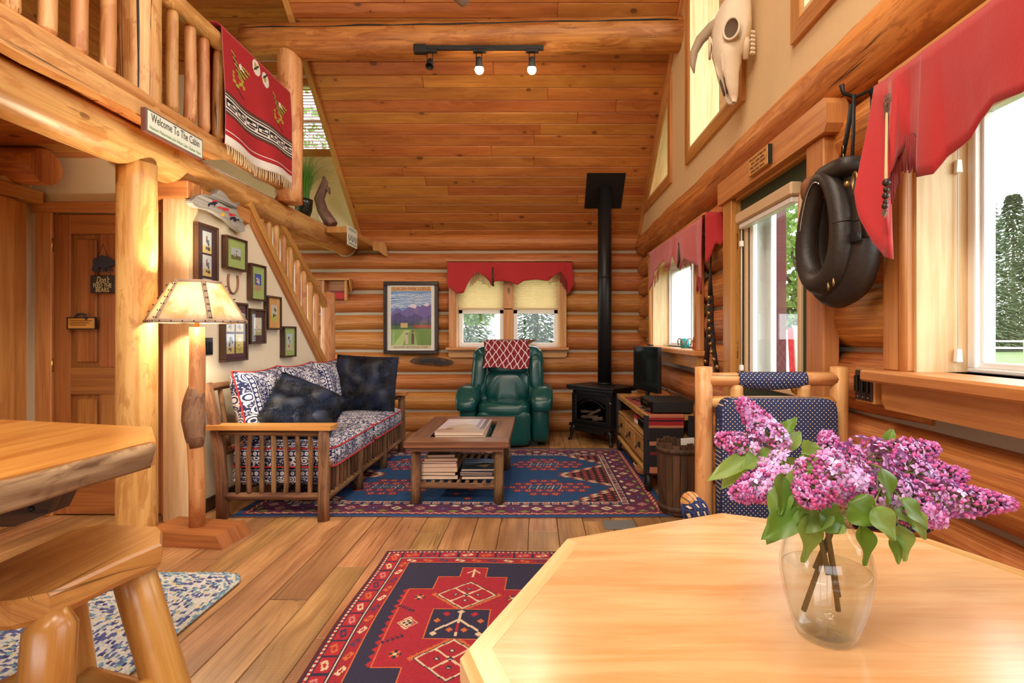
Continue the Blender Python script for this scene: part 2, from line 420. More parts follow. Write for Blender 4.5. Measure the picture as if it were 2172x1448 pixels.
    def prism(s, poly, t0, t1, M=None, smooth_side=False, axis=1):
        """poly of (a,b) extruded along an axis: axis 1 -> (a, t, b) ; 0 -> (t, a, b) ; 2 -> (a, b, t)"""
        def mk(a, b, t): return ((t, a, b), (a, t, b), (a, b, t))[axis]
        n = len(poly); A = sum(poly[i][0] * poly[(i + 1) % n][1] - poly[(i + 1) % n][0] * poly[i][1] for i in range(n))
        if (A < 0) != (axis == 1): poly = poly[::-1]
        V = [mk(a, b, t0) for a, b in poly] + [mk(a, b, t1) for a, b in poly]
        if t1 < t0: V = V[n:] + V[:n]
        F = [list(range(n - 1, -1, -1)), list(range(n, 2 * n))]
        ea = max(p[0] for p in poly) - min(p[0] for p in poly); eb = max(p[1] for p in poly) - min(p[1] for p in poly)
        sw = (lambda p: (p[1], p[0])) if ea > eb else (lambda p: p)
        UV = [[sw(poly[i]) for i in F[0]], [sw(poly[i - n]) for i in F[1]]]; SM = [False, False]
        L = 0
        for i in range(n):
            j = (i + 1) % n; F.append([i, j, n + j, n + i])
            l = math.hypot(poly[j][0] - poly[i][0], poly[j][1] - poly[i][1])
            UV.append([(t0, L), (t0, L + l), (t1, L + l), (t1, L)]); L += l; SM.append(smooth_side)
        return s.add(V, F, UV, SM, M)
    def ball(s, c, r, n=10, m=6, M=None, sq=(1, 1, 1)):
        prof = [(max(1e-4, math.sin(math.pi * i / m)), -math.cos(math.pi * i / m)) for i in range(m + 1)]
        T = Matrix.Translation(c) @ Matrix.Diagonal((r * sq[0], r * sq[1], r * sq[2], 1))
        return s.lathe(prof, n, M=(M @ T) if M else T)
    def build(s, name, mat, parent=None, tag=None, kind=None, label=None, cols=None):
        me = bpy.data.meshes.new(name)
        me.from_pydata(s.v, [], s.f)
        uvl = me.uv_layers.new(name='UVMap')
        flat = np.array([c for f in s.uv for uv in f for c in uv], dtype=np.float32)
        uvl.data.foreach_set('uv', flat)
        me.polygons.foreach_set('use_smooth', np.array(s.sm, dtype=bool))
        if cols is not None:
            at = me.color_attributes.new('Col', 'FLOAT_COLOR', 'CORNER')
            at.data.foreach_set('color', np.asarray(cols, dtype=np.float32).ravel())
        me.materials.append(MATS[mat] if isinstance(mat, str) else mat)
        me.update()
        o = bpy.data.objects.new(name, me); COL.objects.link(o)
        if parent is not None: o.parent = parent
        if kind: o['kind'] = kind
        if label: o['label'] = label
        if tag: settag(o, *tag)
        return o
def settag(o, label, cat, group=None, kind=None):
    o['label'] = label; o['category'] = cat
    if group: o['group'] = group
    if kind: o['kind'] = kind
    return o
def thing(name, label, cat, group=None, kind=None, loc=(0, 0, 0)):
    o = bpy.data.objects.new(name, None); COL.objects.link(o); o.empty_display_size = 0.05
    o.location = loc
    return settag(o, label, cat, group, kind)
def reparent_keep(o, parent):
    o.parent = parent; o.matrix_parent_inverse = Matrix.Translation(-Vector(parent.location))
def copy_tree(o, parent=None):
    c = o.copy(); COL.objects.link(c); c.parent = parent
    for ch in list(o.children): copy_tree(ch, c)
    return c
def TR(x, y, z, rz=0.0, rx=0.0, ry=0.0):
    return Matrix.Translation((x, y, z)) @ Matrix.Rotation(rz, 4, 'Z') @ Matrix.Rotation(ry, 4, 'Y') @ Matrix.Rotation(rx, 4, 'X')
def basis(o, ex, ey, ez):
    M = Matrix.Identity(4)
    for i, e in enumerate((Vector(ex), Vector(ey), Vector(ez))):
        for k in range(3): M[k][i] = e[k]
    for k in range(3): M[k][3] = o[k]
    return M
def text_mesh(txt, size, name='lettering', mat='dark_ink', parent=None, M=None, align='CENTER', sx=1.0, shear=0.0, extr=0.0006, spacing=1.0, line=1.0, width=None):
    cu = bpy.data.curves.new('t', 'FONT'); cu.body = txt; cu.size = size; cu.align_x = align; cu.align_y = 'CENTER'
    cu.shear = shear; cu.extrude = extr; cu.space_character = spacing; cu.space_line = line; cu.resolution_u = 2
    o = bpy.data.objects.new('t', cu); COL.objects.link(o)
    dg = bpy.context.evaluated_depsgraph_get(); dg.update()
    me = bpy.data.meshes.new_from_object(o.evaluated_get(dg)); bpy.data.objects.remove(o); bpy.data.curves.remove(cu)
    if width:
        xs = [v.co.x for v in me.vertices]; w = max(xs) - min(xs); sx = width / w
    me.transform(Matrix.Diagonal((sx, 1, 1, 1)))
    if M: me.transform(M)
    me.materials.clear(); me.materials.append(MATS[mat]); me.name = name
    ob = bpy.data.objects.new(name, me); COL.objects.link(ob)
    if parent is not None: ob.parent = parent
    return ob
class Canvas:
    """a woven or printed pattern drawn in metres; becomes the face colours of a grid"""
    def __init__(s, w, h, res, bg):
        s.w, s.h = w, h; s.nx, s.ny = max(2, int(w / res)), max(2, int(h / res))
        s.a = np.zeros((s.ny, s.nx, 3), np.float32); s.a[:] = bg[:3]
        s.X, s.Y = np.meshgrid((np.arange(s.nx) + .5) * w / s.nx, (np.arange(s.ny) + .5) * h / s.ny)
    def m(s, mask, c): s.a[mask] = c[:3]
    def rect(s, x0, x1, y0, y1, c): s.m((s.X >= x0) & (s.X < x1) & (s.Y >= y0) & (s.Y < y1), c)
    def dia(s, x, y, rx, ry, c): s.m(np.abs(s.X - x) / rx + np.abs(s.Y - y) / ry < 1, c)
    def disc(s, x, y, r, c, ry=None): s.m(((s.X - x) / r) ** 2 + ((s.Y - y) / (ry or r)) ** 2 < 1, c)
    def line(s, p, q, w, c):
        (x0, y0), (x1, y1) = p, q; dx, dy = x1 - x0, y1 - y0; L = dx * dx + dy * dy + 1e-12
        t = np.clip(((s.X - x0) * dx + (s.Y - y0) * dy) / L, 0, 1)
        s.m((s.X - x0 - t * dx) ** 2 + (s.Y - y0 - t * dy) ** 2 < w * w, c)
    def path(s, pts, w, c):
        for p, q in zip(pts, pts[1:]): s.line(p, q, w, c)
    def poly(s, pts, c):
        ins = np.zeros(s.X.shape, bool); n = len(pts)
        for i in range(n):
            (x0, y0), (x1, y1) = pts[i], pts[(i + 1) % n]
            if y0 == y1: continue
            cr = ((y0 > s.Y) != (y1 > s.Y)) & (s.X < (x1 - x0) * (s.Y - y0) / (y1 - y0) + x0)
            ins ^= cr
        s.m(ins, c)
    def sheet(s, fn, name, mat, parent=None, thick=0.0, tag=None, label=None, jitter=0.0, kind=None):
        """fn(u,v) maps the unit square (v up the canvas) to 3-D"""
        mb = MB(); mb.grid(fn, s.nx, s.ny, thick)
        n = s.nx * s.ny; a = s.a.reshape(n, 3)
        if jitter:
            rs = np.random.RandomState(5); a = np.clip(a * (1 + jitter * (rs.rand(n, 1) - .5) * 2), 0, 1)
        col = np.ones((len(mb.f), 4), np.float32); col[:n, :3] = a
        if thick:
            col[n:2 * n, :3] = a
            col[2 * n:, :3] = a.mean(0) * 0.8
        cc = np.repeat(col, 4, axis=0)
        return mb.build(name, mat, parent, tag=tag, label=label, cols=cc, kind=kind)
def flat_sheet(o, ex, ey): 
    o, ex, ey = Vector(o), Vector(ex), Vector(ey)
    return lambda u, v: o + ex * u + ey * v
# ------------------------------------------------------------------ room shell
YB = 6.37; XR = 1.24; PITCH = 0.9; EAVE = 2.42
def roof(Y): return EAVE + PITCH * (YB - Y)
def rects(u0, u1, v0, v1, holes):
    us = sorted({u0, u1, *[h[0] for h in holes], *[h[1] for h in holes]}); us = [u for u in us if u0 <= u <= u1]
    vs = sorted({v0, v1, *[h[2] for h in holes], *[h[3] for h in holes]}); vs = [v for v in vs if v0 <= v <= v1]
    out = []
    for a, b in zip(us, us[1:]):
        run = None
        for c, d in zip(vs, vs[1:]):
            inside = any(h[0] <= (a + b) / 2 <= h[1] and h[2] <= (c + d) / 2 <= h[3] for h in holes)
            if inside: run = None; continue
            if run is not None: out[-1] = (a, b, out[-1][2], d)
            else: out.append((a, b, c, d))
            run = 1
    return out
# floor of long planks
floor = thing('floor', 'worn pine plank floor with saw marks', 'floor', kind='structure')
MB().box(-3.4, 1.4, -2.5, 6.5, -0.12, -0.022).build('subfloor', 'door_fir', floor)
x = -3.38; ci = 0
while x < 1.36:
    w = R.uniform(0.15, 0.185); y = -2.5 - R.uniform(0, 2)
    while y < 6.45:
        l = R.uniform(1.5, 3.2); a, b = max(y, -2.5), min(y + l, 6.45)
        if b > a + 0.05: MB().box(x + 0.0016, min(x + w, 1.37) - 0.0016, a + 0.001, b - 0.001, -0.02, 0, 0.003, grain=1).build('plank', 'floor_pine', floor)
        y += l
    x += w
# back wall of stacked logs
BACKZ = [-0.02, 0.25, 0.50, 0.714, 0.99, 1.24, 1.455, 1.715, 1.98, 2.21, 2.45]
wall_back = thing('wall_back', 'back wall of round honey coloured logs with grey chinking', 'wall', kind='structure')
bw_hole = (-0.98, 0.28, 1.04, 2.0)
ch = MB()
for a, b, c, d in rects(-3.6, 1.5, -0.1, 2.47, [bw_hole]): ch.box(a, b, 6.415, 6.56, c, d)
ch.build('chinking', 'chink', wall_back)
for i, (z0, z1) in enumerate(zip(BACKZ, BACKZ[1:])):
    zc = (z0 + z1) / 2; rr = (z1 - z0) / 2 - 0.010
    segs = [(-3.6, 1.36)] if (z1 < 1.02 or z0 > 1.97) else [(-3.6, -1.03), (0.33, 1.36)]
    for k, (a, b) in enumerate(segs):
        MB().log((a, 6.45, zc + R.uniform(-.006, .006)), (b, 6.45, zc + R.uniform(-.006, .006)), 1.0, n=18, rough=0.035, seed=i * 3 + k, bow=0.012, flat=(0.125, rr)).build('log', 'log_wall', wall_back)
kh = MB().grid(lambda u, v: Vector((-1.275 + .27 * (2 * u - 1), 6.318 - .012 * (1 - (2 * u - 1) ** 2) * (1 - (2 * v - 1) ** 2) + .006 * noise.noise(Vector((u * 14, v * 6, 0))), .865 + .055 * (2 * v - 1) * math.sqrt(max(0.0, 1 - (2 * u - 1) ** 2)) + .012 * math.sin(u * 5))), 24, 8).build('burl_scar', 'barrel_oak', wall_back, label='dark oval burl scar in a log')
MB().grid(lambda u, v: Vector((-1.26 + .17 * (2 * u - 1), 6.3045 + .004 * (2 * u - 1) ** 2, .862 + .026 * (2 * v - 1) * math.sqrt(max(0.0, 1 - (2 * u - 1) ** 2)) + .012 * math.sin(u * 5))), 18, 4).build('burl_hollow', 'matte_black', wall_back)
# right wall: logs up to the plate log, plaster gable above
RIGHTZ = [-0.12, 0.12, 0.38, 0.63, 0.88, 1.14, 1.39, 1.65, 1.89, 2.14]
wall_right = thing('wall_right', 'right log wall with cream plaster gable above', 'wall', kind='structure')
W2 = (3.97, 5.55, 1.075, 1.93); DR = (2.31, 3.20, -0.02, 2.03); W3 = (0.08, 1.711, 1.075, 2.0)
HOLES = [W2, DR, W3]
ch = MB()
for a, b, c, d in rects(-2.5, 6.5, -0.1, 2.40, HOLES): ch.box(1.335, 1.42, a, b, c, d)
ch.build('chinking', 'chink', wall_right)
cas = {0: 0.10, 1: 0.13, 2: 0.10}
for i, (z0, z1) in enumerate(zip(RIGHTZ, RIGHTZ[1:])):
    zc = (z0 + z1) / 2; rr = (z1 - z0) / 2 - 0.008
    cuts = []
    for k, h in enumerate(HOLES):
        if z1 > h[2] - (0.02 if k != 1 else 0) and z0 < h[3] + 0.02: cuts.append((h[0] - (0.02 if i > 4 else 0.05), h[1] + 0.03))
    cuts.sort(); y = -2.5; segs = []
    for a, b in cuts:
        if a > y + 0.05: segs.append((y, a))
        y = b
    segs.append((y, 6.42))
    for k, (a, b) in enumerate(segs):
        MB().log((1.345, a, zc), (1.345, b, zc + R.uniform(-.006, .006)), 1.0, n=18, rough=0.05, seed=40 + i * 4 + k, bow=0.012, flat=(0.102, rr), dome=0.03).build('log', 'log_wall', wall_right)
MB().log((1.36, 6.40, 2.285), (1.34, -2.5, 2.30), 0.145, 0.15, n=22, rough=0.09, seed=77, bow=0.02).build('plate_log', 'log_wall', wall_right, label='large gnarled plate log under the plaster')
# gable plaster with its window openings
TRI = [(5.83, 2.70), (4.93, 2.70), (4.93, 3.47)]
def t2(Y): return 4.02 + PITCH * (4.27 - Y)
GW = [(3.23, 4.27), (1.10, 2.46), (-0.4, 0.75)]
gp = MB()
def gpoly(pts): gp.prism([(y, z) for y, z in pts], 1.27, 1.34, axis=0)
ys = [6.45, 5.83, 4.93, 4.27, 3.23, 2.46, 2.0, 1.10, 0.75, -0.4, -2.5]
def rr2(Y): return roof(Y) + 0.02 if Y >= 2.0 else roof(2.0) - PITCH * (2.0 - Y) + 0.02
for a, b in zip(ys, ys[1:]):
    mid = (a + b) / 2
    if 4.93 < mid < 5.83:
        gpoly([(a, 2.36), (b, 2.36), (b, 2.70), (a, 2.70)]); gpoly([(a, 2.70), (b, 3.47), (b, rr2(b)), (a, rr2(a))])
    elif any(g0 < mid < g1 for g0, g1 in GW):
        gpoly([(a, 2.36), (b, 2.36), (b, 2.70), (a, 2.70)])
        ta, tb = (t2(a), t2(b)) if mid > 3 else ((rr2(a) - 0.28, rr2(b) - 0.28))
        gpoly([(a, ta), (b, tb), (b, rr2(b)), (a, rr2(a))])
    else: gpoly([(a, 2.36), (b, 2.36), (b, rr2(b)), (a, rr2(a))])
gp.build('gable_panel', 'gable_plaster', wall_right)
# gable windows: pine casing, deep jambs, glass
def gable_window(nm, outer, label, depth=0.22, cw=0.085, nomull=False):
    """outer: opening polygon (Y,Z) on the gable"""
    w = thing(nm, label, 'window', kind='structure')
    n = len(outer); cx = sum(p[0] for p in outer) / n; cz = sum(p[1] for p in outer) / n
    A = sum(outer[i][0] * outer[(i + 1) % n][1] - outer[(i + 1) % n][0] * outer[i][1] for i in range(n))
    P = outer if A > 0 else outer[::-1]
    def offs(d):
        L = []
        for i in range(n):
            a, b = Vector(P[i]), Vector(P[(i + 1) % n]); e = (b - a).normalized(); L.append((a + Vector((e.y, -e.x)) * d, e))
        out = []
        for i in range(n):
            (a, e), (b, f) = L[i - 1], L[i]
            den = e.x * f.y - e.y * f.x; t = ((b - a).x * f.y - (b - a).y * f.x) / den
            out.append(a + e * t)
        return out
    O = offs(cw); I = offs(-0.0)
    for i in range(n):
        j = (i + 1) % n
        MB().prism([tuple(I[i]), tuple(O[i]), tuple(O[j]), tuple(I[j])], 1.245, 1.272, axis=0).build('casing', 'trim_pine', w)
        J = offs(-0.03)
        MB().prism([tuple(I[i]), tuple(I[j]), tuple(J[j]), tuple(J[i])], 1.255, 1.272 + depth, axis=0).build('jamb', 'jamb_pine', w)
    MB().prism([tuple(p) for p in offs(-0.03)], 1.30 + depth * 0.7, 1.306 + depth * 0.7, axis=0).build('pane', 'pane_glass', w)
    return w
gable_window('window_4', TRI, 'small triangular gable window under the roof slope')
gable_window('window_5', [(4.27, 2.70), (3.23, 2.70), (3.23, t2(3.23)), (4.27, t2(4.27))], 'tall gable window with pine casing beside the animal skull')
gable_window('window_6', [(2.46, 2.70), (1.10, 2.70), (1.10, rr2(1.10) - 0.28), (2.0, rr2(2.0) - 0.28), (2.46, rr2(2.46) - 0.28)], 'upper gable window above the plate log with round ended sill')
gable_window('window_7', [(0.75, 2.70), (-0.4, 2.70), (-0.4, rr2(-0.4) - 0.28), (0.75, rr2(0.75) - 0.28)], 'gable window over the dining table')
# vaulted ceiling of boards
ceiling = thing('ceiling', 'steep ceiling of knotty pine boards', 'ceiling', kind='structure')
cosr = 1 / math.hypot(1, PITCH); bw = 0.121
XL = -2.17
def slope_board(y_hi, y_lo, x0, x1, nm='board', par=ceiling, zf=roof, mat='ceiling_pine'):
    # board lying under the rafters between two Y stations (y_hi nearer the back wall)
    p0 = Vector((0, y_hi, zf(y_hi))); p1 = Vector((0, y_lo, zf(y_lo))); e = (p1 - p0); L = e.length; e.normalize()
    nrm = Vector((0, e.z, -e.y)); nrm = nrm if nrm.z > 0 else -nrm
    M = basis((0, p0.y, p0.z), (1, 0, 0), e, nrm)
    MB(M).box(x0, x1, 0.0008, L - 0.0008, 0, 0.02, 0.006, grain=0).build(nm, mat, par)
dY = bw * cosr; y = 6.50
while y > 2.02:
    yl = max(y - dY, 2.0)
    xl = XL if y > 3.25 else -4.4
    j = R.uniform(-1.6, 0.9)
    slope_board(y, yl, xl, j); slope_board(y, yl, j + 0.001, 2.2)
    y -= dY
fz = lambda Y: roof(2.0) - PITCH * (2.0 - Y)
M = basis((0, 2.0, roof(2.0)), (1, 0, 0), (0, -cosr, -PITCH * cosr), (0, -PITCH * cosr, cosr))
mb = MB(M)
for k in range(24): mb = MB(M); mb.box(-4.4, 2.2, k * .28 + .001, k * .28 + .279, 0, 0.02, 0.005, grain=0); mb.build('board', 'ceiling_pine', ceiling)
dk = MB(); e = Vector((0, -cosr, PITCH * cosr)); nrm = Vector((0, PITCH * cosr, cosr))
M = basis((0, 6.5, roof(6.5)), (1, 0, 0), e, nrm)
dk.box(XL, 2.2, 0, 6.05, 0.022, 0.08, M=M); dk.box(-4.4, XL, 4.35, 6.05, 0.022, 0.08, M=M)
M = basis((0, 2.0, roof(2.0)), (1, 0, 0), (0, -cosr, -PITCH * cosr), (0, -PITCH * cosr, cosr)); dk.box(-4.4, 2.2, -0.05, 6.8, 0.022, 0.08, M=M)
dk.build('roof_deck', 'door_fir', ceiling)
# side trim where the slope ends at the dormer, and the dormer itself
def dz(Y): return 4.50 + 0.25 * (6.33 - Y)
y = 6.40
while y > 3.1:
    slope_board(y, y - 0.12, -4.4, XL, zf=dz); y -= 0.12
dk = MB(); e = Vector((0, -1, 0.25)).normalized(); dk.box(-4.4, XL, 0, 3.6, 0.022, 0.07, M=basis((0, 6.5, dz(6.5)), (1, 0, 0), e, (0, e.z, -e.y))); dk.build('roof_deck', 'door_fir', ceiling)
ct = MB(); ct.prism([(6.45, roof(6.45) - 0.02), (3.15, roof(3.15) - 0.02), (3.15, dz(3.15)), (6.45, dz(6.45))], XL - 0.02, XL + 0.0, axis=0); ct.build('dormer_cheek', 'plaster', ceiling)
tr = thing('trim_1', 'sloping pine trim at the edge of the vaulted ceiling by the loft', 'trim', kind='structure')
M = basis((XL - 0.03, 6.42, roof(6.42)), (1, 0, 0), Vector((0, -cosr, PITCH * cosr)), Vector((0, -PITCH * cosr, -cosr)))
MB(M).box(0, 0.05, 0, 4.4, -0.09, 0.03, 0.004, grain=1).build('board', 'trim_pine', tr)
tr2 = thing('trim_2', 'narrow pine trim where the ceiling meets the gable wall', 'trim', kind='structure')
M = basis((1.235, 6.42, roof(6.42)), (1, 0, 0), Vector((0, -cosr, PITCH * cosr)), Vector((0, -PITCH * cosr, -cosr)))
MB(M).box(0, 0.035, 0, 5.8, -0.01, 0.045, 0.003, grain=1).build('board', 'trim_pine', tr2)
# dormer back wall with window and blind
wall_dormer = thing('wall_dormer', 'cream dormer wall behind the loft', 'wall', kind='structure')
DW = (-3.45, -2.50, 3.45, 4.22)
mb = MB()
for a, b, c, d in rects(-4.4, XL, 2.44, 4.60, [DW]): mb.box(a, b, 6.33, 6.45, c, d)
mb.build('plaster_panel', 'plaster', wall_dormer)
MB().box(-4.4, XL, 6.28, 6.33, 4.36, 4.50, 0.004).build('head_board', 'trim_pine', wall_dormer)
dwn = thing('window_8', 'dormer window behind slatted wooden blind', 'window', kind='structure')
for a, b, c, d in ((DW[0] - .08, DW[1] + .08, DW[2] - .09, DW[2]), (DW[0] - .08, DW[1] + .08, DW[3], DW[3] + .09), (DW[0] - .08, DW[0], DW[2], DW[3]), (DW[1], DW[1] + .08, DW[2], DW[3])):
    MB().box(a, b, 6.305, 6.33, c, d, 0.003).build('casing', 'trim_pine', dwn)
MB().box(DW[0], DW[1], 6.40, 6.405, DW[2], DW[3]).build('pane', 'pane_glass', dwn)
MB().box(DW[0], DW[1], 6.385, 6.415, 3.80, 3.84).build('meeting_rail', 'vinyl_white', dwn)
bl = thing('window_blind', 'slatted wooden blind in the dormer window above the potted grass', 'blind')
for k in range(20):
    z = DW[3] - 0.03 - k * 0.037
    MB(TR(0, 6.35, z, 0, 0.75)).box(DW[0] + .01, DW[1] - .01, -0.019, 0.019, -0.0015, 0.0015).build('slat', 'trim_pine', bl)
for xx in (DW[0] + .12, DW[1] - .12): MB().tube([(xx, 6.345, DW[2] + .02), (xx, 6.345, DW[3])], 0.002, 5).build('ladder_cord', 'twine', bl)
# loft
loft = thing('loft_floor', 'loft floor of pine boards seen from below', 'floor', kind='structure')
for k in range(40):
    y0 = -2.5 + k * 0.15
    if y0 > 3.40: break
    MB().box(-4.4, -2.19, y0 + .001, y0 + .149, 2.37, 2.445, 0.006, grain=0).build('board', 'ceiling_pine', loft)
wl = thing('wall_loft', 'board wall at the far side of the loft', 'wall', kind='structure')
for k in range(26): MB().box(-4.42, -4.38, -2.5, 6.45, 2.4 + k * .13 + .001, 2.4 + k * .13 + .129, 0.004).build('board', 'ceiling_pine', wl)
rim = MB()
rim.prism([(3.50, 2.45), (3.50, 2.375), (3.2, 2.355), (2.7, 2.372), (2.2, 2.345), (1.6, 2.37), (0.8, 2.35), (-2.0, 2.36), (-2.0, 2.46)], -2.19, -2.12, axis=0)
rim.build('rim_board', 'log_pale', loft, label='pale live edge plank along the loft edge')
beam = MB().log((-2.33, 6.42, 2.27), (-2.30, -2.4, 2.265), 0.118, 0.135, n=20, rough=0.035, seed=5, bow=0.02)
b = beam.build('log_beam', 'log_pale', tag=('long peeled log beam carrying the loft edge', 'beam', None, 'structure'))
MB().tube([(-2.33, 6.322, 2.27), (-2.33, 6.34, 2.27)], [0.128, 0.135], 20).build('chinking_collar', 'chink', b)
MB().log((-2.31, 3.0, 0), (-2.31, 3.0, 2.18), 0.101, 0.098, n=22, rough=0.035, seed=9, bow=0.0).build('log_post', 'log_pale', tag=('thick peeled log post under the loft beam', 'post', None, 'structure'))
lp = MB().log((-2.28, 2.97, 2.40), (-2.28, 2.97, 5.40), 0.112, 0.108, n=22, rough=0.04, seed=12, bow=0.0).build('log_post', 'log_pale', tag=('thick log post rising from the loft railing to the roof', 'post', None, 'structure'))
MB().tube([(-2.28 + .066, 2.97 - .088 + .003 * math.sin(k), 2.44 + k * .15) for k in range(8)], [.002, .005, .006, .007, .006, .007, .006, .005], 6).build('drying_crack', 'matte_black', lp)
MB().log((-2.20, 4.60, 2.36), (-2.20, 4.61, 3.74), 0.112, 0.10, n=22, rough=0.09, seed=15, bow=0.03).build('log_post', 'log_pale', tag=('knotty log post beside the red blanket holding the purlin', 'post', None, 'structure'))
pu = MB().log((-2.58, 4.62, 3.79), (2.1, 4.60, 3.87), 0.150, 0.145, n=22, rough=0.025, seed=18, bow=0.015).build('log_purlin', 'log_wall', tag=('heavy cracked log purlin carrying the track light', 'beam', None, 'structure'))
MB().tube([(-2.55 + k * .145, 4.62 - .02 * k / 26 - .139 + .006 * noise.noise(Vector((k * .6, 0, 3))), 3.79 + .08 * k / 32 + .052 + .016 * noise.noise(Vector((k * .35, 1, 0)))) for k in range(27)], [.003] + [.006 + .004 * abs(noise.noise(Vector((k * .8, 5, 0)))) for k in range(25)] + [.002], 6).build('drying_crack', 'matte_black', pu)
# loft railing
rail = thing('loft_railing', 'peeled log railing along the edge of the loft', 'railing')
MB().log((-2.23, 4.50, 2.50), (-2.21, 0.8, 2.50), 0.052, 0.056, n=12, rough=0.07, seed=21, bow=0.02).build('bottom_rail', 'log_pale', rail)
MB().log((-2.22, 4.52, 3.24), (-2.21, 3.07, 3.22), 0.055, 0.06, n=12, rough=0.05, seed=22, bow=0.015).build('top_rail', 'log_pale', rail)
MB().log((-2.22, 2.86, 3.22), (-2.21, 0.8, 3.20), 0.06, n=12, rough=0.05, seed=23).build('top_rail', 'log_pale', rail)
for px in (-60, 22, 99, 167, 227, 365, 402, 433, 462, 490, 515, 540, 560):
    Y = 2.22 * FPX / (PX - px)
    MB().log((-2.22, Y, 2.525), (-2.22, Y + R.uniform(-.01, .01), 3.20), 0.037, 0.034, n=10, segs=6, rough=0.07, seed=30 + px * .1, bow=0.008, taper_ends=0.05).build('baluster', 'log_pale', rail)
# stair wall with pictures
XS = -2.23
ws = thing('wall_stair', 'cream plaster wall beside the stairs hung with pictures', 'wall', kind='structure')
topL = [(3.40, 2.16), (3.93, 2.16), (5.62, 0.62), (5.62, 0.0), (3.40, 0.0)]
MB().prism(topL, XS - 0.12, XS, axis=0).build('plaster_panel', 'plaster', ws)
MB().box(XS - 0.15, XS + 0.012, 3.30, 3.40, 0, 2.10, 0.004).build('end_board', 'jamb_pine', ws)
MB().box(XS - 0.35, XS + 0.03, 3.27, 3.40, 2.06, 2.17, 0.006).build('cap_block', 'trim_pine', ws)
MB().box(XS - 0.10, XS + 0.035, 3.40, 3.98, 2.04, 2.15, 0.005).build('cap_block', 'trim_pine', ws)
def diag(y0, z0, y1, z1, h, xa, xb, nm, mat='trim_pine', par=ws):
    L = math.hypot(y1 - y0, z1 - z0); e = Vector((0, (y1 - y0) / L, (z1 - z0) / L)); up = Vector((0, -e.z, e.y))
    MB(basis((0, y0, z0), (1, 0, 0), e, up)).box(xa, xb, 0, L, 0, h, 0.004, grain=1).build(nm, mat, par)
diag(3.97, 2.10, 5.60, 0.615, 0.035, XS, XS + 0.03, 'stringer_bead')
diag(3.985, 2.135, 5.61, 0.655, 0.028, XS, XS + 0.018, 'stringer_bead')
diag(3.97, 2.18, 5.63, 0.67, 0.065, XS - 0.12, XS + 0.03, 'stringer_cap')
MB().box(XS, XS + 0.015, 3.42, 5.6, 0.0, 0.09, 0.003).build('baseboard_stair', 'barrel_oak', tag=('dark baseboard under the cream stair wall', 'baseboard', None, 'structure'))
sr = thing('stair_railing', 'peeled log stair railing with slanting handrail', 'railing')
MB().log((XS - 0.05, 5.67, 0.0), (XS - 0.05, 5.67, 1.65), 0.078, 0.074, n=18, rough=0.04, seed=51).build('newel_post', 'log_pale', sr)
diag(4.35, 2.32, 5.62, 1.47, 0.06, XS - 0.09, XS - 0.03, 'handrail', par=sr)
for px in (552, 568, 583, 599, 615, 629, 644, 657, 670, 683):
    Y = -XS * FPX / (PX - px); zb = 2.235 - (Y - 3.97) * 0.91; zt = min(2.17, 2.32 - (Y - 4.35) * 0.67)
    MB().log((XS - 0.06, Y, zb), (XS - 0.06, Y, zt), 0.031, 0.029, n=10, segs=5, rough=0.07, seed=60 + px * .1, bow=0.006, taper_ends=0.04).build('baluster', 'log_pale', sr)
# hall behind the post
wh = thing('wall_hall', 'plaster and pine wall around the panelled hall door', 'wall', kind='structure')
HY = 3.42
dx0, dx1 = -3.19, -2.47
for a, b, c, d in rects(-3.4, XS - 0.1, 0, 2.40, [(dx0, dx1, -0.1, 2.0)]):
    MB().box(a, b, HY + 0.03, HY + 0.1, c, d).build('plaster_panel', 'plaster', wh)
d1 = thing('door_1', 'panelled fir hall door behind the log post', 'door', kind='structure')
MB().box(dx0 + .005, dx1 - .005, HY + 0.03, HY + 0.05, -.01, 1.999).build('back_panel', 'door_fir', d1)
for a, b, c, d in ((dx0 + .005, dx0 + .11, 0.01, 1.99), (dx1 - .11, dx1 - .005, 0.01, 1.99), (dx0 + .11, dx1 - .11, 1.86, 1.99), (dx0 + .11, dx1 - .11, 0.01, 0.22), (dx0 + .11, dx1 - .11, 0.80, 0.98)):
    MB().box(a, b, HY + 0.005, HY + 0.035, c, d, 0.004).build('frame_board', 'door_fir', d1)
mx = (dx0 + dx1) / 2
MB().box(mx - .055, mx + .055, HY + 0.005, HY + 0.035, 0.98, 1.86, 0.004, grain=2).build('frame_board', 'door_fir', d1)
MB().box(mx - .055, mx + .055, HY + 0.005, HY + 0.035, 0.22, 0.80, 0.004, grain=2).build('frame_board', 'door_fir', d1)
for a, b in ((dx0 + .11, mx - .055), (mx + .055, dx1 - .11)):
    for c, d in ((0.22, 0.80), (0.98, 1.86)):
        MB().box(a + .03, b - .03, HY + 0.015, HY + 0.035, c + .03, d - .03, 0.012, grain=2).build('raised_panel', 'door_fir', d1)
for z in (0.26, 0.95, 1.74):
    MB().tube([(dx0 - .004, HY - 0.002, z), (dx0 - .004, HY - 0.002, z + .09)], 0.008, 8).build('hinge', 'brass', d1)
for nm, a, b, c, d in (('casing', dx0 - .11, dx0, 0, 2.0), ('casing', dx1, dx1 + .10, 0, 2.0), ('casing', dx0 - .14, dx1 + .16, 2.0, 2.07)):
    MB().box(a, b, HY - 0.012, HY + 0.03, c, d, 0.004).build(nm, 'trim_pine', d1)
wk = thing('wall_left', 'pine boarded side wall of the hall', 'wall', kind='structure')
MB().box(-3.5, -3.36, -2.5, HY + .1, 0, 2.4).build('plaster_panel', 'plaster', wk)
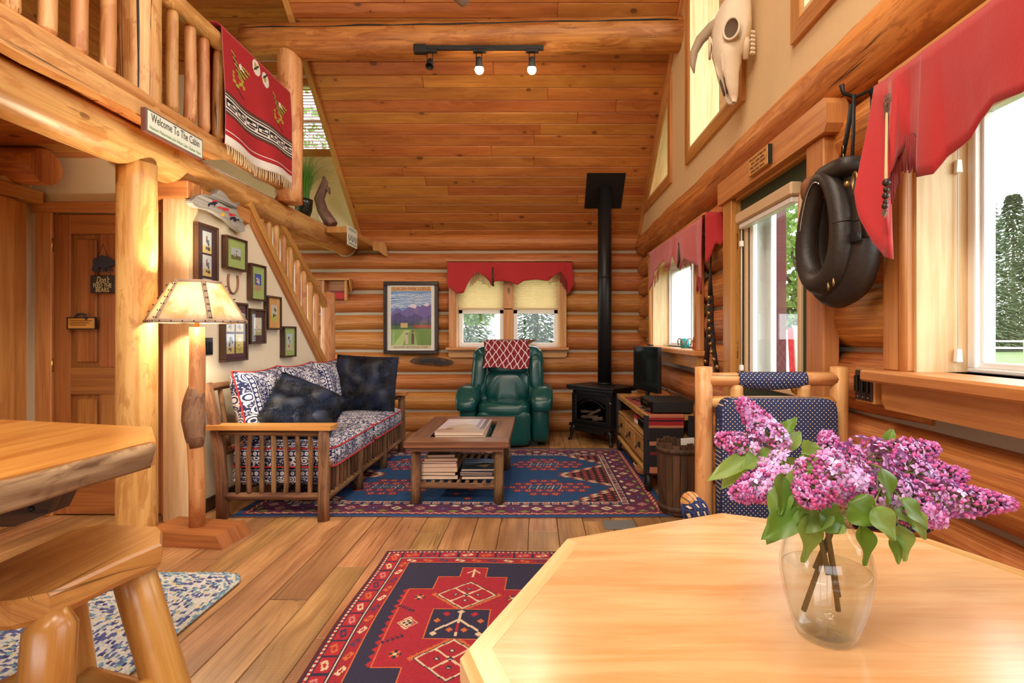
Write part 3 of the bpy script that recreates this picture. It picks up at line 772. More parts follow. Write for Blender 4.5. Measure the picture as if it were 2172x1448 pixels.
for k, (yy, xx) in enumerate(((3.36, -3.30), (3.25, -3.27), (3.13, -3.25), (3.02, -3.24))):
    MB().box(-3.36, xx, yy - .105, yy, 0, 2.05 + (0.0 if k % 2 else 0.0), 0.004, grain=2).build('casing', 'trim_pine', wk)
MB().box(-3.36, -3.23, 2.7, 3.40, 2.05, 2.13, 0.004).build('casing', 'trim_pine', wk)
MB().log((-3.6, 3.26, 2.26), (-3.08, 3.26, 2.25), 0.115, 0.11, n=16, rough=0.05, seed=90).build('log_stub', 'log_wall', wk)
MB().box(-3.36, -3.26, 3.18, 3.34, 2.13, 2.17).build('plate', 'jamb_pine', wk)
# front wall behind the camera with wide windows (daylight for the kitchen side)
wf = thing('wall_front', 'front wall of logs with wide windows', 'wall', kind='structure')
for a, b, c, d in rects(-3.5, 1.5, 0, 6.6, [(-3.0, 1.0, 0.6, 2.6)]): MB().box(a, b, -2.55, -2.42, c, d).build('wall_panel', 'trim_pine', wf)
MB().box(-4.42, -3.5, -2.55, -2.42, 2.4, 6.6).build('wall_panel', 'trim_pine', wf)
for xx in (-3.0, -1.7, -0.4, 0.93): MB().box(xx, xx + .07, -2.56, -2.43, 0.6, 2.6).build('mullion', 'trim_pine', wf)
# ------------------------------------------------------------------ windows and doors
def window_frame_x(w, y0, y1, z0, z1, sashes, x=1.43):
    """white vinyl frame in the right wall; sashes: list of (y0,y1)"""
    for a, b, c, d in ((y0, y1, z0, z0 + .014), (y0, y1, z1 - .04, z1), (y0, y0 + .03, z0 + .014, z1 - .04), (y1 - .03, y1, z0 + .014, z1 - .04)):
        MB().box(x - .02, x + .05, a, b, c, d, 0.003).build('frame', 'vinyl_white', w)
    for a, b in sashes:
        for p, q, c, d in ((a, b, z0 + .014, z0 + .034), (a, b, z1 - .075, z1 - .04), (a, a + .03, z0 + .034, z1 - .075), (b - .03, b, z0 + .034, z1 - .075)):
            MB().box(x, x + .04, p, q, c, d, 0.003).build('sash', 'vinyl_white', w)
        MB().box(x + .018, x + .022, a + .028, b - .028, z0 + .03, z1 - .07).build('pane', 'pane_glass', w)
def wall_window_x(nm, H, label, sashes, sill=(0.10, 0.05)):
    w = thing(nm, label, 'window', kind='structure')
    y0, y1, z0, z1 = H
    window_frame_x(w, y0 + .012, y1 - .012, z0, z1 - .012, sashes)
    for a, b in ((y0, y0 + .012), (y1 - .012, y1)):
        MB().box(1.245, 1.46, a, b, z0, z1, grain=2).build('jamb', 'jamb_pine', w)
    MB().box(1.245, 1.46, y0, y1, z1 - .012, z1, grain=1).build('jamb', 'jamb_pine', w)
    for a, b in ((y0 - .11, y0), (y1, y1 + .11)):
        MB().box(1.215, 1.25, a, b, z0, z1, 0.004, grain=2).build('casing', 'trim_pine', w)
    for a, b in ((y0 - .022, y0), (y1, y1 + .022)):
        MB().tube([(1.217, (a + b) / 2, z0), (1.217, (a + b) / 2, z1)], 0.014, 8).build('casing_bead', 'trim_pine', w)
    MB().box(1.215, 1.25, y0 - .13, y1 + .13, z1, z1 + .10, 0.004).build('casing', 'trim_pine', w)
    MB().box(1.15, 1.50, y0 - .14, y1 + .14, z0 - .042, z0, 0.008, grain=1).build('window_sill', 'trim_pine', w)
    MB().prism([(y0 - .10, z0 - .045), (y1 + .10, z0 - .045), (y1 + .10, z0 - .11), (y1 + .08, z0 - .135), (y0 - .08, z0 - .135), (y0 - .10, z0 - .11)], 1.205, 1.25, axis=0).build('apron', 'trim_pine', w)
    return w
w2 = wall_window_x('window_2', W2, 'right wall window over the media cart with deep pine sill', [(3.99, 4.74), (4.78, 5.53)])
w3 = wall_window_x('window_3', W3, 'wide window over the dining table with pale pine jamb', [(0.11, 0.86), (0.90, 1.69)])
# back window
w1 = thing('window_1', 'twin back window behind the recliner with pine casing', 'window', kind='structure')
x0, x1, z0, z1 = bw_hole
mxw = -0.347
for a, b in ((x0, x0 + .015), (x1 - .015, x1)): MB().box(a, b, 6.32, 6.55, z0, z1, grain=2).build('jamb', 'jamb_pine', w1)
MB().box(x0, x1, 6.32, 6.55, z1 - .015, z1).build('jamb', 'jamb_pine', w1)
MB().box(mxw - .06, mxw + .06, 6.37, 6.52, z0, z1, 0.004, grain=2).build('mullion', 'trim_pine', w1)
for a, b in ((x0 + .015, mxw - .06), (mxw + .06, x1 - .015)):
    for p, q, c, d in ((a, b, z0, z0 + .05), (a, b, z1 - .06, z1 - .015), (a, a + .05, z0 + .05, z1 - .06), (b - .05, b, z0 + .05, z1 - .06), (a, b, 1.45, 1.50)):
        MB().box(p, q, 6.43, 6.49, c, d, 0.004).build('sash', 'vinyl_white', w1)
    MB().box(a + .04, b - .04, 6.458, 6.462, z0 + .04, z1 - .05).build('pane', 'pane_glass', w1)
for a, b in ((x0 - .085, x0), (x1, x1 + .085)): MB().box(a, b, 6.285, 6.33, z0, z1, 0.004, grain=2).build('casing', 'trim_pine', w1)
MB().box(x0 - .09, x1 + .09, 6.285, 6.33, z1, z1 + .08, 0.004).build('casing', 'trim_pine', w1)
MB().box(x0 - .11, x1 + .11, 6.21, 6.50, z0 - .035, z0, 0.006, grain=0).build('window_sill', 'trim_pine', w1)
MB().prism([(x0 - .09, z0 - .036), (x1 + .09, z0 - .036), (x1 + .09, z0 - .10), (x1 + .07, z0 - .125), (x0 - .07, z0 - .125), (x0 - .09, z0 - .10)], 6.29, 6.325, axis=1).build('apron', 'trim_pine', w1)
s = NT('cell_shade')
tl = s.n('ShaderNodeBsdfTranslucent'); tl.inputs[0].default_value = rgb(246, 236, 206); df = s.n('ShaderNodeBsdfDiffuse'); df.inputs[0].default_value = rgb(240, 228, 196)
mx = s.n('ShaderNodeMixShader'); mx.inputs[0].default_value = 0.55; s.l(df.outputs[0], mx.inputs[1]); s.l(tl.outputs[0], mx.inputs[2]); s.l(mx.outputs[0], s.out.inputs['Surface'])
sh = thing('cellular_shade', 'cream pleated shade half lowered in the back window', 'shade')
n = 20
for k in range(n):
    za = 1.985 - k * 0.0235
    mb = MB(); mb.prism([(6.385, za), (6.372, za - .0118), (6.385, za - .0235), (6.398, za - .0118)], x0 + .02, x1 - .02, axis=0); mb.build('pleat', 'cell_shade', sh)
MB().box(x0 + .02, x1 - .02, 6.37, 6.40, 1.497, 1.517, 0.004).build('bottom_bar', 'almond_shade', sh)
# green entry door
d2 = thing('door_2', 'dark green entry door with tall glass lite', 'door', kind='structure')
DX = 1.255
ly0, ly1, lz0, lz1 = 2.47, 3.07, 0.93, 1.88
for a, b, c, d in rects(2.325, 3.185, 0.01, 2.015, [(ly0, ly1, lz0, lz1)]): MB().box(DX, DX + .045, a, b, c, d).build('door_panel', 'green_door', d2)
for c, d in ((0.12, 0.80),):
    for a, b in ((2.43, 2.72), (2.79, 3.08)): MB().box(DX - .008, DX, a, b, c, d, 0.006).build('raised_panel', 'green_door', d2)
for a, b, c, d in ((ly0 - .03, ly1 + .03, lz0 - .03, lz0), (ly0 - .03, ly1 + .03, lz1, lz1 + .03), (ly0 - .03, ly0, lz0, lz1), (ly1, ly1 + .03, lz0, lz1)):
    MB().box(DX - .015, DX + .05, a, b, c, d, 0.005).build('lite_frame', 'almond_shade', d2)
for a, b, c, d in ((ly0, ly1, lz0, lz0 + .02), (ly0, ly1, lz1 - .02, lz1), (ly0, ly0 + .02, lz0, lz1), (ly1 - .05, ly1, lz0, lz1)):
    MB().box(DX + .005, DX + .03, a, b, c, d, 0.003).build('glazing_bead', 'vinyl_white', d2)
MB().box(DX + .02, DX + .024, ly0, ly1, lz0, lz1).build('pane', 'pane_glass', d2)
for z in (0.25, 1.05, 1.72): MB().tube([(1.235, 3.195, z), (1.235, 3.195, z + .10)], 0.009, 8).build('hinge', 'brass', d2)
MB().ball((1.20, 2.385, 0.95), 0.03, 12, 8).build('door_knob', 'brass', d2)
for a, b in ((2.31 - .14, 2.31), (3.20, 3.20 + .14)): MB().box(1.20, 1.27, a, b, 0, 2.03, 0.005, grain=2).build('casing', 'trim_pine', d2)
for a, b in ((2.31, 2.325), (3.187, 3.20)): MB().box(1.225, 1.45, a, b, 0, 2.03, grain=2).build('jamb', 'trim_pine', d2)
MB().box(1.225, 1.45, 2.31, 3.20, 2.015, 2.03).build('jamb', 'trim_pine', d2)
MB().prism([(2.13, 2.03), (3.38, 2.03), (3.38, 2.17), (2.13, 2.17), (2.11, 2.14), (2.11, 2.06)], 1.18, 1.27, axis=0).build('head_casing', 'trim_pine', d2)
for a, b, c, d in ((3.10, 3.187, 0, 2.015), (2.325, 2.40, 0, 2.015), (2.40, 3.10, 1.94, 2.015), (2.40, 3.10, 0, .2)): MB().box(1.40, 1.435, a, b, c, d, .004).build('storm_frame', 'vinyl_white', d2)
MB().box(1.30, 1.40, 3.175, 3.187, 0, 2.015).build('storm_stop', 'vinyl_white', d2)
ds = thing('door_shade', 'almond roller shade head box above the green door glass', 'shade')
MB().box(1.195, 1.255, 2.44, 3.12, 1.855, 1.92, 0.008, grain=1).build('head_box', 'almond_shade', ds)
MB().box(1.21, 1.252, 2.46, 3.10, 1.825, 1.855, 0.004, grain=1).build('shade_roll', 'vinyl_white', ds)
for z in (0.98, 1.72): MB().box(1.213, 1.235, 3.085, 3.11, z, z + .035, 0.003).build('cord_holder', 'vinyl_white', ds)
MB().tube([(1.225, 3.098, 0.99), (1.225, 3.098, 1.83)], 0.003, 6).build('cord', 'vinyl_white', ds)
# blind cord hanging beside the near window jamb
cd = thing('blind_cord', 'thin white blind cord with plastic pulls against pale jamb', 'cord')
cx, cy = 1.372, 1.688
MB().tube([(cx, cy, 1.15), (cx, cy, 2.0)], 0.0016, 6).build('cord', 'cable_white', cd)
for z in (1.13, 1.745): MB().prism([(-.010, 0), (.010, 0), (.007, .04), (-.007, .04)], -.007, .007, M=TR(cx, cy, z - .02), axis=1).build('pull', 'vinyl_white', cd)
# ------------------------------------------------------------------ leather valances
def lerp_list(L, u):
    t = u * (len(L) - 1); i = min(int(t), len(L) - 2); f = t - i
    return [a + (b - a) * f for a, b in zip(L[i], L[i + 1])]
def valance(label, pairs, to3d, nrm, fringes, wave=0.012, nu=110, seed=0, flap=None):
    v = thing('leather_valance', label, 'valance', 'red leather valances over the windows')
    nrm = Vector(nrm)
    def fn(u, t):
        tx, ty, bx, by = lerp_list(pairs, u)
        a, b = to3d(tx, ty), to3d(bx, by)
        o = wave * (noise.noise(Vector((u * 9 + seed, t * 1.3, seed))) + 0.5 * math.sin(u * 23 + seed)) * (0.25 + t)
        return a.lerp(b, t) + nrm * o
    MB().grid(fn, nu, 10, 0.004).build('hide', 'red_hide', v)
    fr = MB()
    for (a, b, drop, cnt) in fringes:
        for k in range(cnt):
            x, y = a[0] + (b[0] - a[0]) * k / (cnt - 1), a[1] + (b[1] - a[1]) * k / (cnt - 1)
            # arch
            y -= 0.0
            p = to3d(x, y) + nrm * 0.006; d = drop * R.uniform(0.8, 1.05)
            q = p + Vector((0, 0, -d)) + nrm * R.uniform(-.004, .006)
            fr.tube([p + Vector((0, 0, .02)), p.lerp(q, .5) + nrm * R.uniform(-.003, .003), q], 0.0022 if d < .09 else 0.003, 5)
    if fr.v: fr.build('fringe', 'fringe_red', v, kind='stuff')
    return v
# back valance: pixel pairs (top, bottom)
tb = lambda L, x0, y0, s: [(x0 + a / s, y0 + b / s) for a, b in L]
bot = tb([(610, 380), (640, 405), (690, 445), (737, 438), (760, 385), (790, 330), (840, 280), (885, 300), (930, 345), (950, 385), (975, 350), (1050, 345), (1100, 358), (1150, 378), (1200, 345), (1290, 335), (1385, 348), (1440, 300), (1480, 272), (1515, 320), (1530, 455), (1588, 375)], 780, 500, 3.62)
pairs = [(948 + (1212 - 948) * i / (len(bot) - 1), 556.0, b[0], b[1]) for i, b in enumerate(bot)]
for i, p in enumerate(pairs): pairs[i] = (max(948, min(1213, bot[i][0])), 556.0, bot[i][0], bot[i][1])
Yv = 6.24
v1 = valance('red leather valance with fringe over the twin back window', pairs, lambda x, y: atY(x, y, Yv), (0, -1, 0), [((998, 592), (1013, 578), .10, 9), ((1013, 578), (1040, 596), .09, 14), ((1164, 590), (1188, 577), .09, 12), ((1188, 577), (1203, 600), .12, 12)], 0.012, seed=1)
MB().box(-1.09, 0.43, 6.235, 6.30, 2.075, 2.088).build('valance_board', 'trim_pine', v1)
MB().tube([atY(1045, 566, Yv - .02), atY(1045, 585, Yv - .02), atY(1046, 607, Yv - .02)], [.006, .010, .012], 8).build('bead_tassel', 'dark_frame', v1)
bot2 = tb([(240, 1420), (300, 1330), (330, 1160), (385, 1110), (440, 1000), (470, 1110), (540, 1080), (580, 925), (610, 1080), (660, 1140), (700, 1050), (760, 985), (870, 1060), (920, 1085), (935, 1280), (990, 1310)], 1340, 400, 6.58)
pairs2 = [(max(1378, min(1497, b[0])), 537 - (max(1378, min(1497, b[0])) - 1376.5) * 0.687, b[0], b[1]) for b in bot2]
v2 = valance('red leather valance over the right wall window by the sleigh bells', pairs2, lambda x, y: atX(x, y, 1.13), (-1, 0, 0), [((1389, 590), (1400, 572), .09, 9), ((1410, 566), (1422, 560), .05, 7), ((1452, 550), (1466, 560), .05, 7), ((1480, 590), (1490, 596), .10, 9)], 0.012, seed=4)
MB().box(1.13, 1.25, 3.50, 5.28, 2.005, 2.02).build('valance_board', 'trim_pine', v2)
pr = []
for k in range(7):
    t = k / 6; pr.append(t)
MB().grid(lambda u, t: Vector((1.128 + 0.12 * u, 3.47 - 0.02 * u * t, 2.015 - t * (0.33 - 0.16 * u + 0.03 * math.sin(u * 9)))), 10, 8, 0.004).build('side_flap', 'red_hide', v2)
MB().tube([atX(1439, 514, 1.11), atX(1439.5, 540, 1.11), atX(1440, 552, 1.11), atX(1438, 568, 1.11)], [.003, .008, .012, .008], 8).build('bead_tassel', 'dark_frame', v2)
def tl3(x): return 183 - 0.731 * (x - 1857.6)
P3 = [(1857, 1817, 406), (1862, 1829, 462), (1868, 1848, 515), (1874, 1866, 545), (1884, 1886, 551), (1894, 1892, 480), (1900, 1891, 400), (1908, 1897, 335), (1925, 1917, 298), (1942, 1938, 296), (1955, 1954, 306), (1960, 1952, 376), (1985, 1985, 369), (2003, 2003, 332), (2050, 2051, 295), (2078, 2078, 257), (2111, 2111, 220), (2172, 2172, 198), (2300, 2300, 120), (2600, 2600, -40)]
v3 = valance('large red leather valance hanging low beside the horse collar', [(a, tl3(a), b, c) for a, b, c in P3], lambda x, y: atX(x, y, 1.12 - .10 * max(0, min(1, (y - 230) / 130)) * max(0, min(1, (1925 - x) / 50))), (-1, 0, 0), [((1896, 345), (1912, 303), .13, 10), ((1912, 303), (1940, 299), .09, 12), ((1940, 299), (1953, 312), .09, 7)], 0.014, nu=160, seed=7)
MB().box(1.12, 1.25, 0.70, 1.70, 2.015, 2.03).build('valance_board', 'trim_pine', v3)
tz = lambda x, y: atX(x, y, 1.095 - .10 * max(0, min(1, (y - 230) / 130)))
MB().tube([tz(1881, 240), tz(1880, 320), tz(1879, 382)], [.004, .004, .005], 7).build('tassel_stick', 'jamb_pine', v3)
ft = MB()
for k in range(60):
    p = tz(1883 + R.uniform(-6, 6), 196 + R.uniform(0, 40)); ft.tube([p, p + Vector((R.uniform(-.012, .006), R.uniform(-.014, .014), R.uniform(-.04, -.015)))], [.0016, .0004], 4, caps=False)
ft.build('fur_tuft', 'brown_drift', v3, kind='stuff')
for k, (yy, r) in enumerate(((387, .011), (402, .008), (415, .010), (428, .007), (437, .009))):
    MB().ball(tz(1880 - k * .7, yy), r, 8, 6).build('bead', 'dark_frame', v3)
MB(basis(tz(1876, 450), (0, 0, 1), (0, -1, 0), (-1, 0, 0))).prism([(-.016, 0), (0, -.012), (.016, 0), (0, .012)], -.002, .002, axis=2).build('silver_pendant', 'steel', v3)
# ------------------------------------------------------------------ soft shapes
def supere(mb, c, h, e1=0.4, e2=0.4, n=28, m=16, M=None, fn=None):
    """rounded box (superellipsoid); fn(p)->p deforms it in local coordinates"""
    def sg(v, e): return math.copysign(abs(v) ** e, v)
    V = []; F = []; U = []
    for j in range(m + 1):
        la = -HP + math.pi * j / m
        for i in range(n):
            lo = 2 * math.pi * i / n
            p = Vector((h[0] * sg(math.cos(la), e1) * sg(math.cos(lo), e2), h[1] * sg(math.cos(la), e1) * sg(math.sin(lo), e2), h[2] * sg(math.sin(la), e1)))
            if fn: p = fn(p)
            V.append(p + Vector(c)); U.append((i / n, j / m))
    for j in range(m):
        for i in range(n):
            i2 = (i + 1) % n; F.append((j * n + i, j * n + i2, (j + 1) * n + i2, (j + 1) * n + i))
    return mb.add(V, F, [[(V[k].x + V[k].y * .6, V[k].z + V[k].y) for k in f] for f in F], True, M)
def pillow(mb, w, h, t, M, n=18, point=0.10, crease=0.0, seed=0):
    """square cushion in local XZ, thickness along Y"""
    def pos(u, v, s):
        ax, az = 2 * u - 1, 2 * v - 1
        x = ax * (1 - point * (1 - az * az) * 0.5); z = az * (1 - point * (1 - ax * ax) * 0.5)
        k = max(0.0, (1 - ax ** 4) * (1 - az ** 4)) ** 0.55
        y = s * t / 2 * k
        if crease: y += crease * noise.noise(Vector((ax * 2.2 + seed, az * 2.2, seed + s))) * k
        return Vector((x * w / 2, y, z * h / 2))
    for s in (-1, 1):
        mb.grid(lambda u, v: pos(u, v, s), n, n, 0, M=M, uvs=lambda u, v: (u * w, v * h))
    return mb
def border(w, h, point=0.10, n=14):
    out = []
    for k in range(4 * n):
        s, t = divmod(k, n); t = 2 * t / n - 1
        ax, az = [(t, -1), (1, t), (-t, 1), (-1, -t)][s]
        out.append(Vector((ax * (1 - point * (1 - az * az) * .5) * w / 2, 0, az * (1 - point * (1 - ax * ax) * .5) * h / 2)))
    return out + out[:1]
# printed sofa fabric: navy ground, bands of rings and leaves
s = NT('sofa_print')
uv = s.n('ShaderNodeUVMap').outputs[0]
sp = s.n('ShaderNodeSeparateXYZ'); s.l(uv, sp.inputs[0]); U_, V_ = sp.outputs[0], sp.outputs[1]
per = 0.135
fu = s.math('FRACT', s.math('DIVIDE', U_, per))
band = s.math('LESS_THAN', s.math('ABSOLUTE', s.math('SUBTRACT', fu, 0.5)), 0.15)
# rings
ry = s.math('MULTIPLY', s.math('SUBTRACT', s.math('FRACT', s.math('DIVIDE', V_, 0.034)), 0.5), 0.034)
rx = s.math('MULTIPLY', s.math('SUBTRACT', fu, 0.5), per)
rd = s.math('SQRT', s.math('ADD', s.math('MULTIPLY', rx, rx), s.math('MULTIPLY', ry, ry)))
ring = s.math('MAXIMUM', s.math('LESS_THAN', s.math('ABSOLUTE', s.math('SUBTRACT', rd, 0.0095)), 0.0034), s.math('LESS_THAN', rd, 0.0035))
edge = s.math('LESS_THAN', s.math('ABSOLUTE', s.math('SUBTRACT', s.math('ABSOLUTE', s.math('SUBTRACT', fu, 0.5)), 0.165)), 0.012)
# leaves
vo = s.n('ShaderNodeTexVoronoi'); vo.feature = 'F1'; s.l(s.scalev(uv, (17, 12, 1)), vo.inputs['Vector']); vo.inputs['Scale'].default_value = 1.0
dd = vo.outputs['Distance']
wv = s.math('SINE', s.math('MULTIPLY', dd, 34.0))
leaf = s.math('MULTIPLY', s.math('GREATER_THAN', wv, -0.1), s.math('LESS_THAN', dd, 0.52))
vo2 = s.n('ShaderNodeTexVoronoi'); s.l(s.scalev(uv, (110, 110, 1)), vo2.inputs['Vector']); vo2.inputs['Scale'].default_value = 1.0
dots = s.math('MULTIPLY', s.math('LESS_THAN', vo2.outputs['Distance'], 0.36), s.math('GREATER_THAN', dd, 0.46))
fol = s.math('MAXIMUM', leaf, dots)
msk = s.math('MAXIMUM', s.math('ADD', s.math('MULTIPLY', ring, band), s.math('MULTIPLY', fol, s.math('SUBTRACT', 1.0, band))), edge, clamp=True)
c = s.mix(msk, rgb(34, 42, 88), rgb(228, 226, 230))
s.set(Base_Color=c, Roughness=0.9)
plain('red_piping', rgb(186, 44, 52), 0.8)
# ------------------------------------------------------------------ sofa
sofa = thing('log_sofa', 'long hickory log sofa with navy and white printed cushions', 'sofa')
FX = -1.37
posts = [3.34, 3.99, 4.62, 5.27]
for i, y in enumerate(posts):
    end = i in (0, 3)
    MB().log((FX, y, .0 if y < 3.39 else .009), (FX, y, 0.585 if end else 0.36), 0.037, 0.034, n=12, rough=0.09, seed=100 + i).build('leg', 'hickory_bark', sofa)
for y in (3.37, 5.25):
    MB().tube([(-2.04, y, .0 if y < 3.39 else .009), (-2.045, y, .25), (-2.06, y, .46), (-2.10, y, .66), (-2.145, y, .88)], [.038, .036, .036, .034, .032], 12, rough=0.1, seed=y).build('leg', 'hickory_bark', sofa)
    MB().log((FX, y - .01, .15), (-2.04, y, .145), 0.024, n=10, rough=0.1, seed=y + 5).build('rail', 'hickory_bark', sofa)
    MB().log((FX, y - .01, .555), (-2.06, y, .56), 0.020, n=10, rough=0.1, seed=y + 6).build('rail', 'hickory_bark', sofa)
    for k in range(7):
        xx = -1.47 - k * 0.078
        MB().log((xx, y - .005, .16), (xx + R.uniform(-.008, .008), y - .005, .556), 0.0165, 0.0155, n=8, segs=6, rough=0.14, seed=k + y, bow=0.02, taper_ends=.015).build('spindle', 'hickory_bark', sofa)
    MB().prism([(FX + .055, y - .065), (FX + .065, y - .03), (FX + .065, y + .035), (FX + .05, y + .06), (-2.12, y + .055), (-2.13, y - .05)], 0.583, 0.613, axis=2).build('armrest', 'trim_pine', sofa)
for a, b in zip(posts, posts[1:]):
    MB().log((FX, a, .345), (FX, b, .345), 0.022, n=10, rough=0.08, seed=a).build('rail', 'hickory_bark', sofa)
    MB().log((FX, a, .135), (FX, b, .135), 0.024, n=10, rough=0.08, seed=a + 2).build('rail', 'hickory_bark', sofa)
    for k in range(8):
        yy = a + (b - a) * (k + 1) / 9
        MB().log((FX, yy, .14), (FX, yy, .335), 0.0155, n=8, segs=3, rough=0.12, seed=k + a, taper_ends=.012).build('spindle', 'hickory_bark', sofa)
MB().log((-2.14, 3.36, .85), (-2.14, 5.26, .85), 0.027, n=10, rough=0.08, seed=3).build('back_rail', 'hickory_bark', sofa)
MB().log((-2.07, 3.36, .42), (-2.07, 5.26, .42), 0.027, n=10, rough=0.08, seed=4).build('back_rail', 'hickory_bark', sofa)
for k in range(12):
    yy = 3.50 + k * .148
    MB().log((-2.075, yy, .43), (-2.138, yy, .84), 0.015, n=8, segs=4, rough=0.1, seed=k + 40).build('back_spindle', 'hickory_bark', sofa)
def cushion_uv(mb):  # metric UVs from the dominant face axis, bands run front to back
    for i, f in enumerate(mb.f):
        a, b, c2 = (Vector(mb.v[k]) for k in f[:3]); n = (b - a).cross(c2 - a)
        ax = max(range(3), key=lambda k: abs(n[k]))
        mb.uv[i] = [((mb.v[k][1], mb.v[k][0]) if ax == 2 else (mb.v[k][1], mb.v[k][2] * 1.0 + .3) if ax == 0 else (mb.v[k][2] + .06, mb.v[k][0])) for k in f]
    return mb
for k, (ya, yb) in enumerate(((3.41, 4.305), (4.305, 5.20))):
    mb = MB(); yc = (ya + yb) / 2
    supere(mb, (-1.68, yc, .385), (.345, (yb - ya) / 2, .078), 0.25, 0.16, 40, 12, fn=lambda p: p + Vector((0, 0, 0.02 * (1 - (p.x / .345) ** 2) * (1 if p.z > 0 else 0))))
    cs = cushion_uv(mb).build('seat_cushion', 'sofa_print', sofa)
    for zz in (.325, .447):
        pts = []
        for q in range(41):
            a = 2 * math.pi * q / 40; sgn = lambda v: math.copysign(abs(v) ** .16, v)
            pts.append((-1.68 + .348 * sgn(math.cos(a)), yc + ((yb - ya) / 2) * sgn(math.sin(a)), zz))
        MB().tube(pts, .0055, 6, caps=False).build('piping', 'red_piping', cs)
mb = MB(); mb.box(-2.02, -1.39, 3.43, 5.18, .20, .315, .02); cushion_uv(mb).build('platform_cover', 'sofa_print', sofa)
for k, (yc, hh) in enumerate(((3.71, .60), (4.30, .60), (4.90, .62))):
    M = TR(-1.93, yc, .70, HP, 0.0) @ Matrix.Rotation(0.24, 4, 'X')
    M = Matrix.Translation((-1.945, yc, .69)) @ Matrix.Rotation(-0.22, 4, 'Y') @ Matrix.Rotation(HP, 4, 'Z')
    mb = MB(); pillow(mb, .61, .54, .23, M, 20, 0.17, 0.02, k)
    cu = mb.build('back_cushion', 'sofa_print', sofa)
    MB().tube([M @ p for p in border(.61, .54, .17)], .006, 6, caps=False).build('piping', 'red_piping', cu)
# fur pillows
def fur_pillow(M, w, h, t, seed, label):
    p = thing('fur_pillow', label, 'pillow', 'navy fur pillows on the sofa')
    mb = MB(); pillow(mb, w, h, t, M, 20, 0.05, 0.05, seed); mb.build('cover', 'navy_fur', p)
    fm = MB(); rs = random.Random(seed)
    V, Fc = [], []
    for k in range(15000):
        u, v, s_ = rs.random(), rs.random(), rs.choice((-1, 1))
        ax, az = 2 * u - 1, 2 * v - 1
        kk = max(0.0, (1 - ax ** 4) * (1 - az ** 4)) ** .55
        q = Vector((ax * (1 - .05 * (1 - az * az) * .5) * w / 2, s_ * t / 2 * kk, az * (1 - .05 * (1 - ax * ax) * .5) * h / 2))
        nrm = Vector((ax * .8 * (1 - kk), s_ * (kk + .15), az * .8 * (1 - kk))).normalized()
        cl = noise.noise_vector(q * 9 + Vector((seed, 0, 0)))
        tip = q + (nrm * .6 + Vector((0, 0, -.6)) + cl * .9).normalized() * rs.uniform(.014, .028)
        sd = nrm.cross(tip - q).normalized() * .0017
        b = len(V); V += [M @ (q - sd), M @ (q + sd), M @ tip]; Fc.append((b, b + 1, b + 2))
    fm.add(V, Fc, None, True); fm.build('fur', 'navy_fur', p, kind='stuff')
M = Matrix.Translation((-1.655, 3.68, .665)) @ Matrix.Rotation(0.62, 4, 'Z') @ Matrix.Rotation(0.62, 4, 'X').inverted() @ Matrix.Rotation(0.55, 4, 'Y')
fur_pillow(M, .50, .44, .20, 3, 'navy fur pillow slumped behind the near sofa armrest')
M = Matrix.Translation((-1.63, 4.95, .735)) @ Matrix.Rotation(0.10, 4, 'Z') @ Matrix.Rotation(-0.2, 4, 'X') @ Matrix.Rotation(0.05, 4, 'Y')
fur_pillow(M, .58, .52, .20, 8, 'navy fur pillow standing upright at the far sofa end')
# ------------------------------------------------------------------ floor lamp with rawhide shade
lamp = thing('floor_lamp', 'log floor lamp with glowing rawhide shade and burl trunk', 'lamp')
LX, LY = -1.985, 3.03
MB(TR(LX, LY, 0, -0.12)).prism([(-.22, 0), (.20, 0), (.255, .0), (.215, .075), (-.22, .085)], -.12, .12, axis=1).build('base', 'door_fir', lamp)
MB().tube([(LX, LY, .08), (LX + .005, LY, .30), (LX - .005, LY, .55), (LX - .015, LY, .70), (LX - .012, LY, .80), (LX, LY, .88), (LX + .002, LY, 1.05), (LX, LY, 1.24)], [.040, .043, .045, .048, .048, .043, .041, .039], 16, rough=0.10, seed=7).build('trunk', 'log_pale', lamp)
MB().tube([(LX + .0, LY - .004, .54), (LX - .006, LY - .006, .60), (LX - .014, LY - .008, .70), (LX - .014, LY - .008, .78), (LX - .008, LY - .004, .84), (LX, LY - .002, .90)], [.040, .050, .058, .057, .048, .038], 20, rough=0.16, seed=17, rf=16).build('burl', 'bark_edge', lamp)
MB().tube([(LX, LY, 1.24), (LX, LY, 1.50), (LX, LY, 1.525)], [.012, .006, .003], 8).build('harp', 'brass', lamp)
s = NT('rawhide')
tc = s.n('ShaderNodeTexCoord').outputs['Object']; nz = s.noise(tc, 9, 4, .6)
cc = s.mix(s.mapr(nz, .42, .7), rgb(253, 246, 228), rgb(232, 202, 158))
tl = s.n('ShaderNodeBsdfTranslucent'); s.l(cc, tl.inputs[0]); df = s.n('ShaderNodeBsdfDiffuse'); s.l(cc, df.inputs[0])
mx = s.n('ShaderNodeMixShader'); mx.inputs[0].default_value = .6; s.l(df.outputs[0], mx.inputs[1]); s.l(tl.outputs[0], mx.inputs[2]); s.l(mx.outputs[0], s.out.inputs['Surface'])
plain('hide_lacing', rgb(184, 158, 134), 0.8, bumpy=.3, bscale=80, vary=.1)
r0, r1, zb, zt, NS = .262, .128, 1.272, 1.50, 6
rot0 = 0.30
def sp6(k, r): a = 2 * math.pi * k / NS + rot0; return Vector((LX + r * math.cos(a), LY + r * math.sin(a), 0))
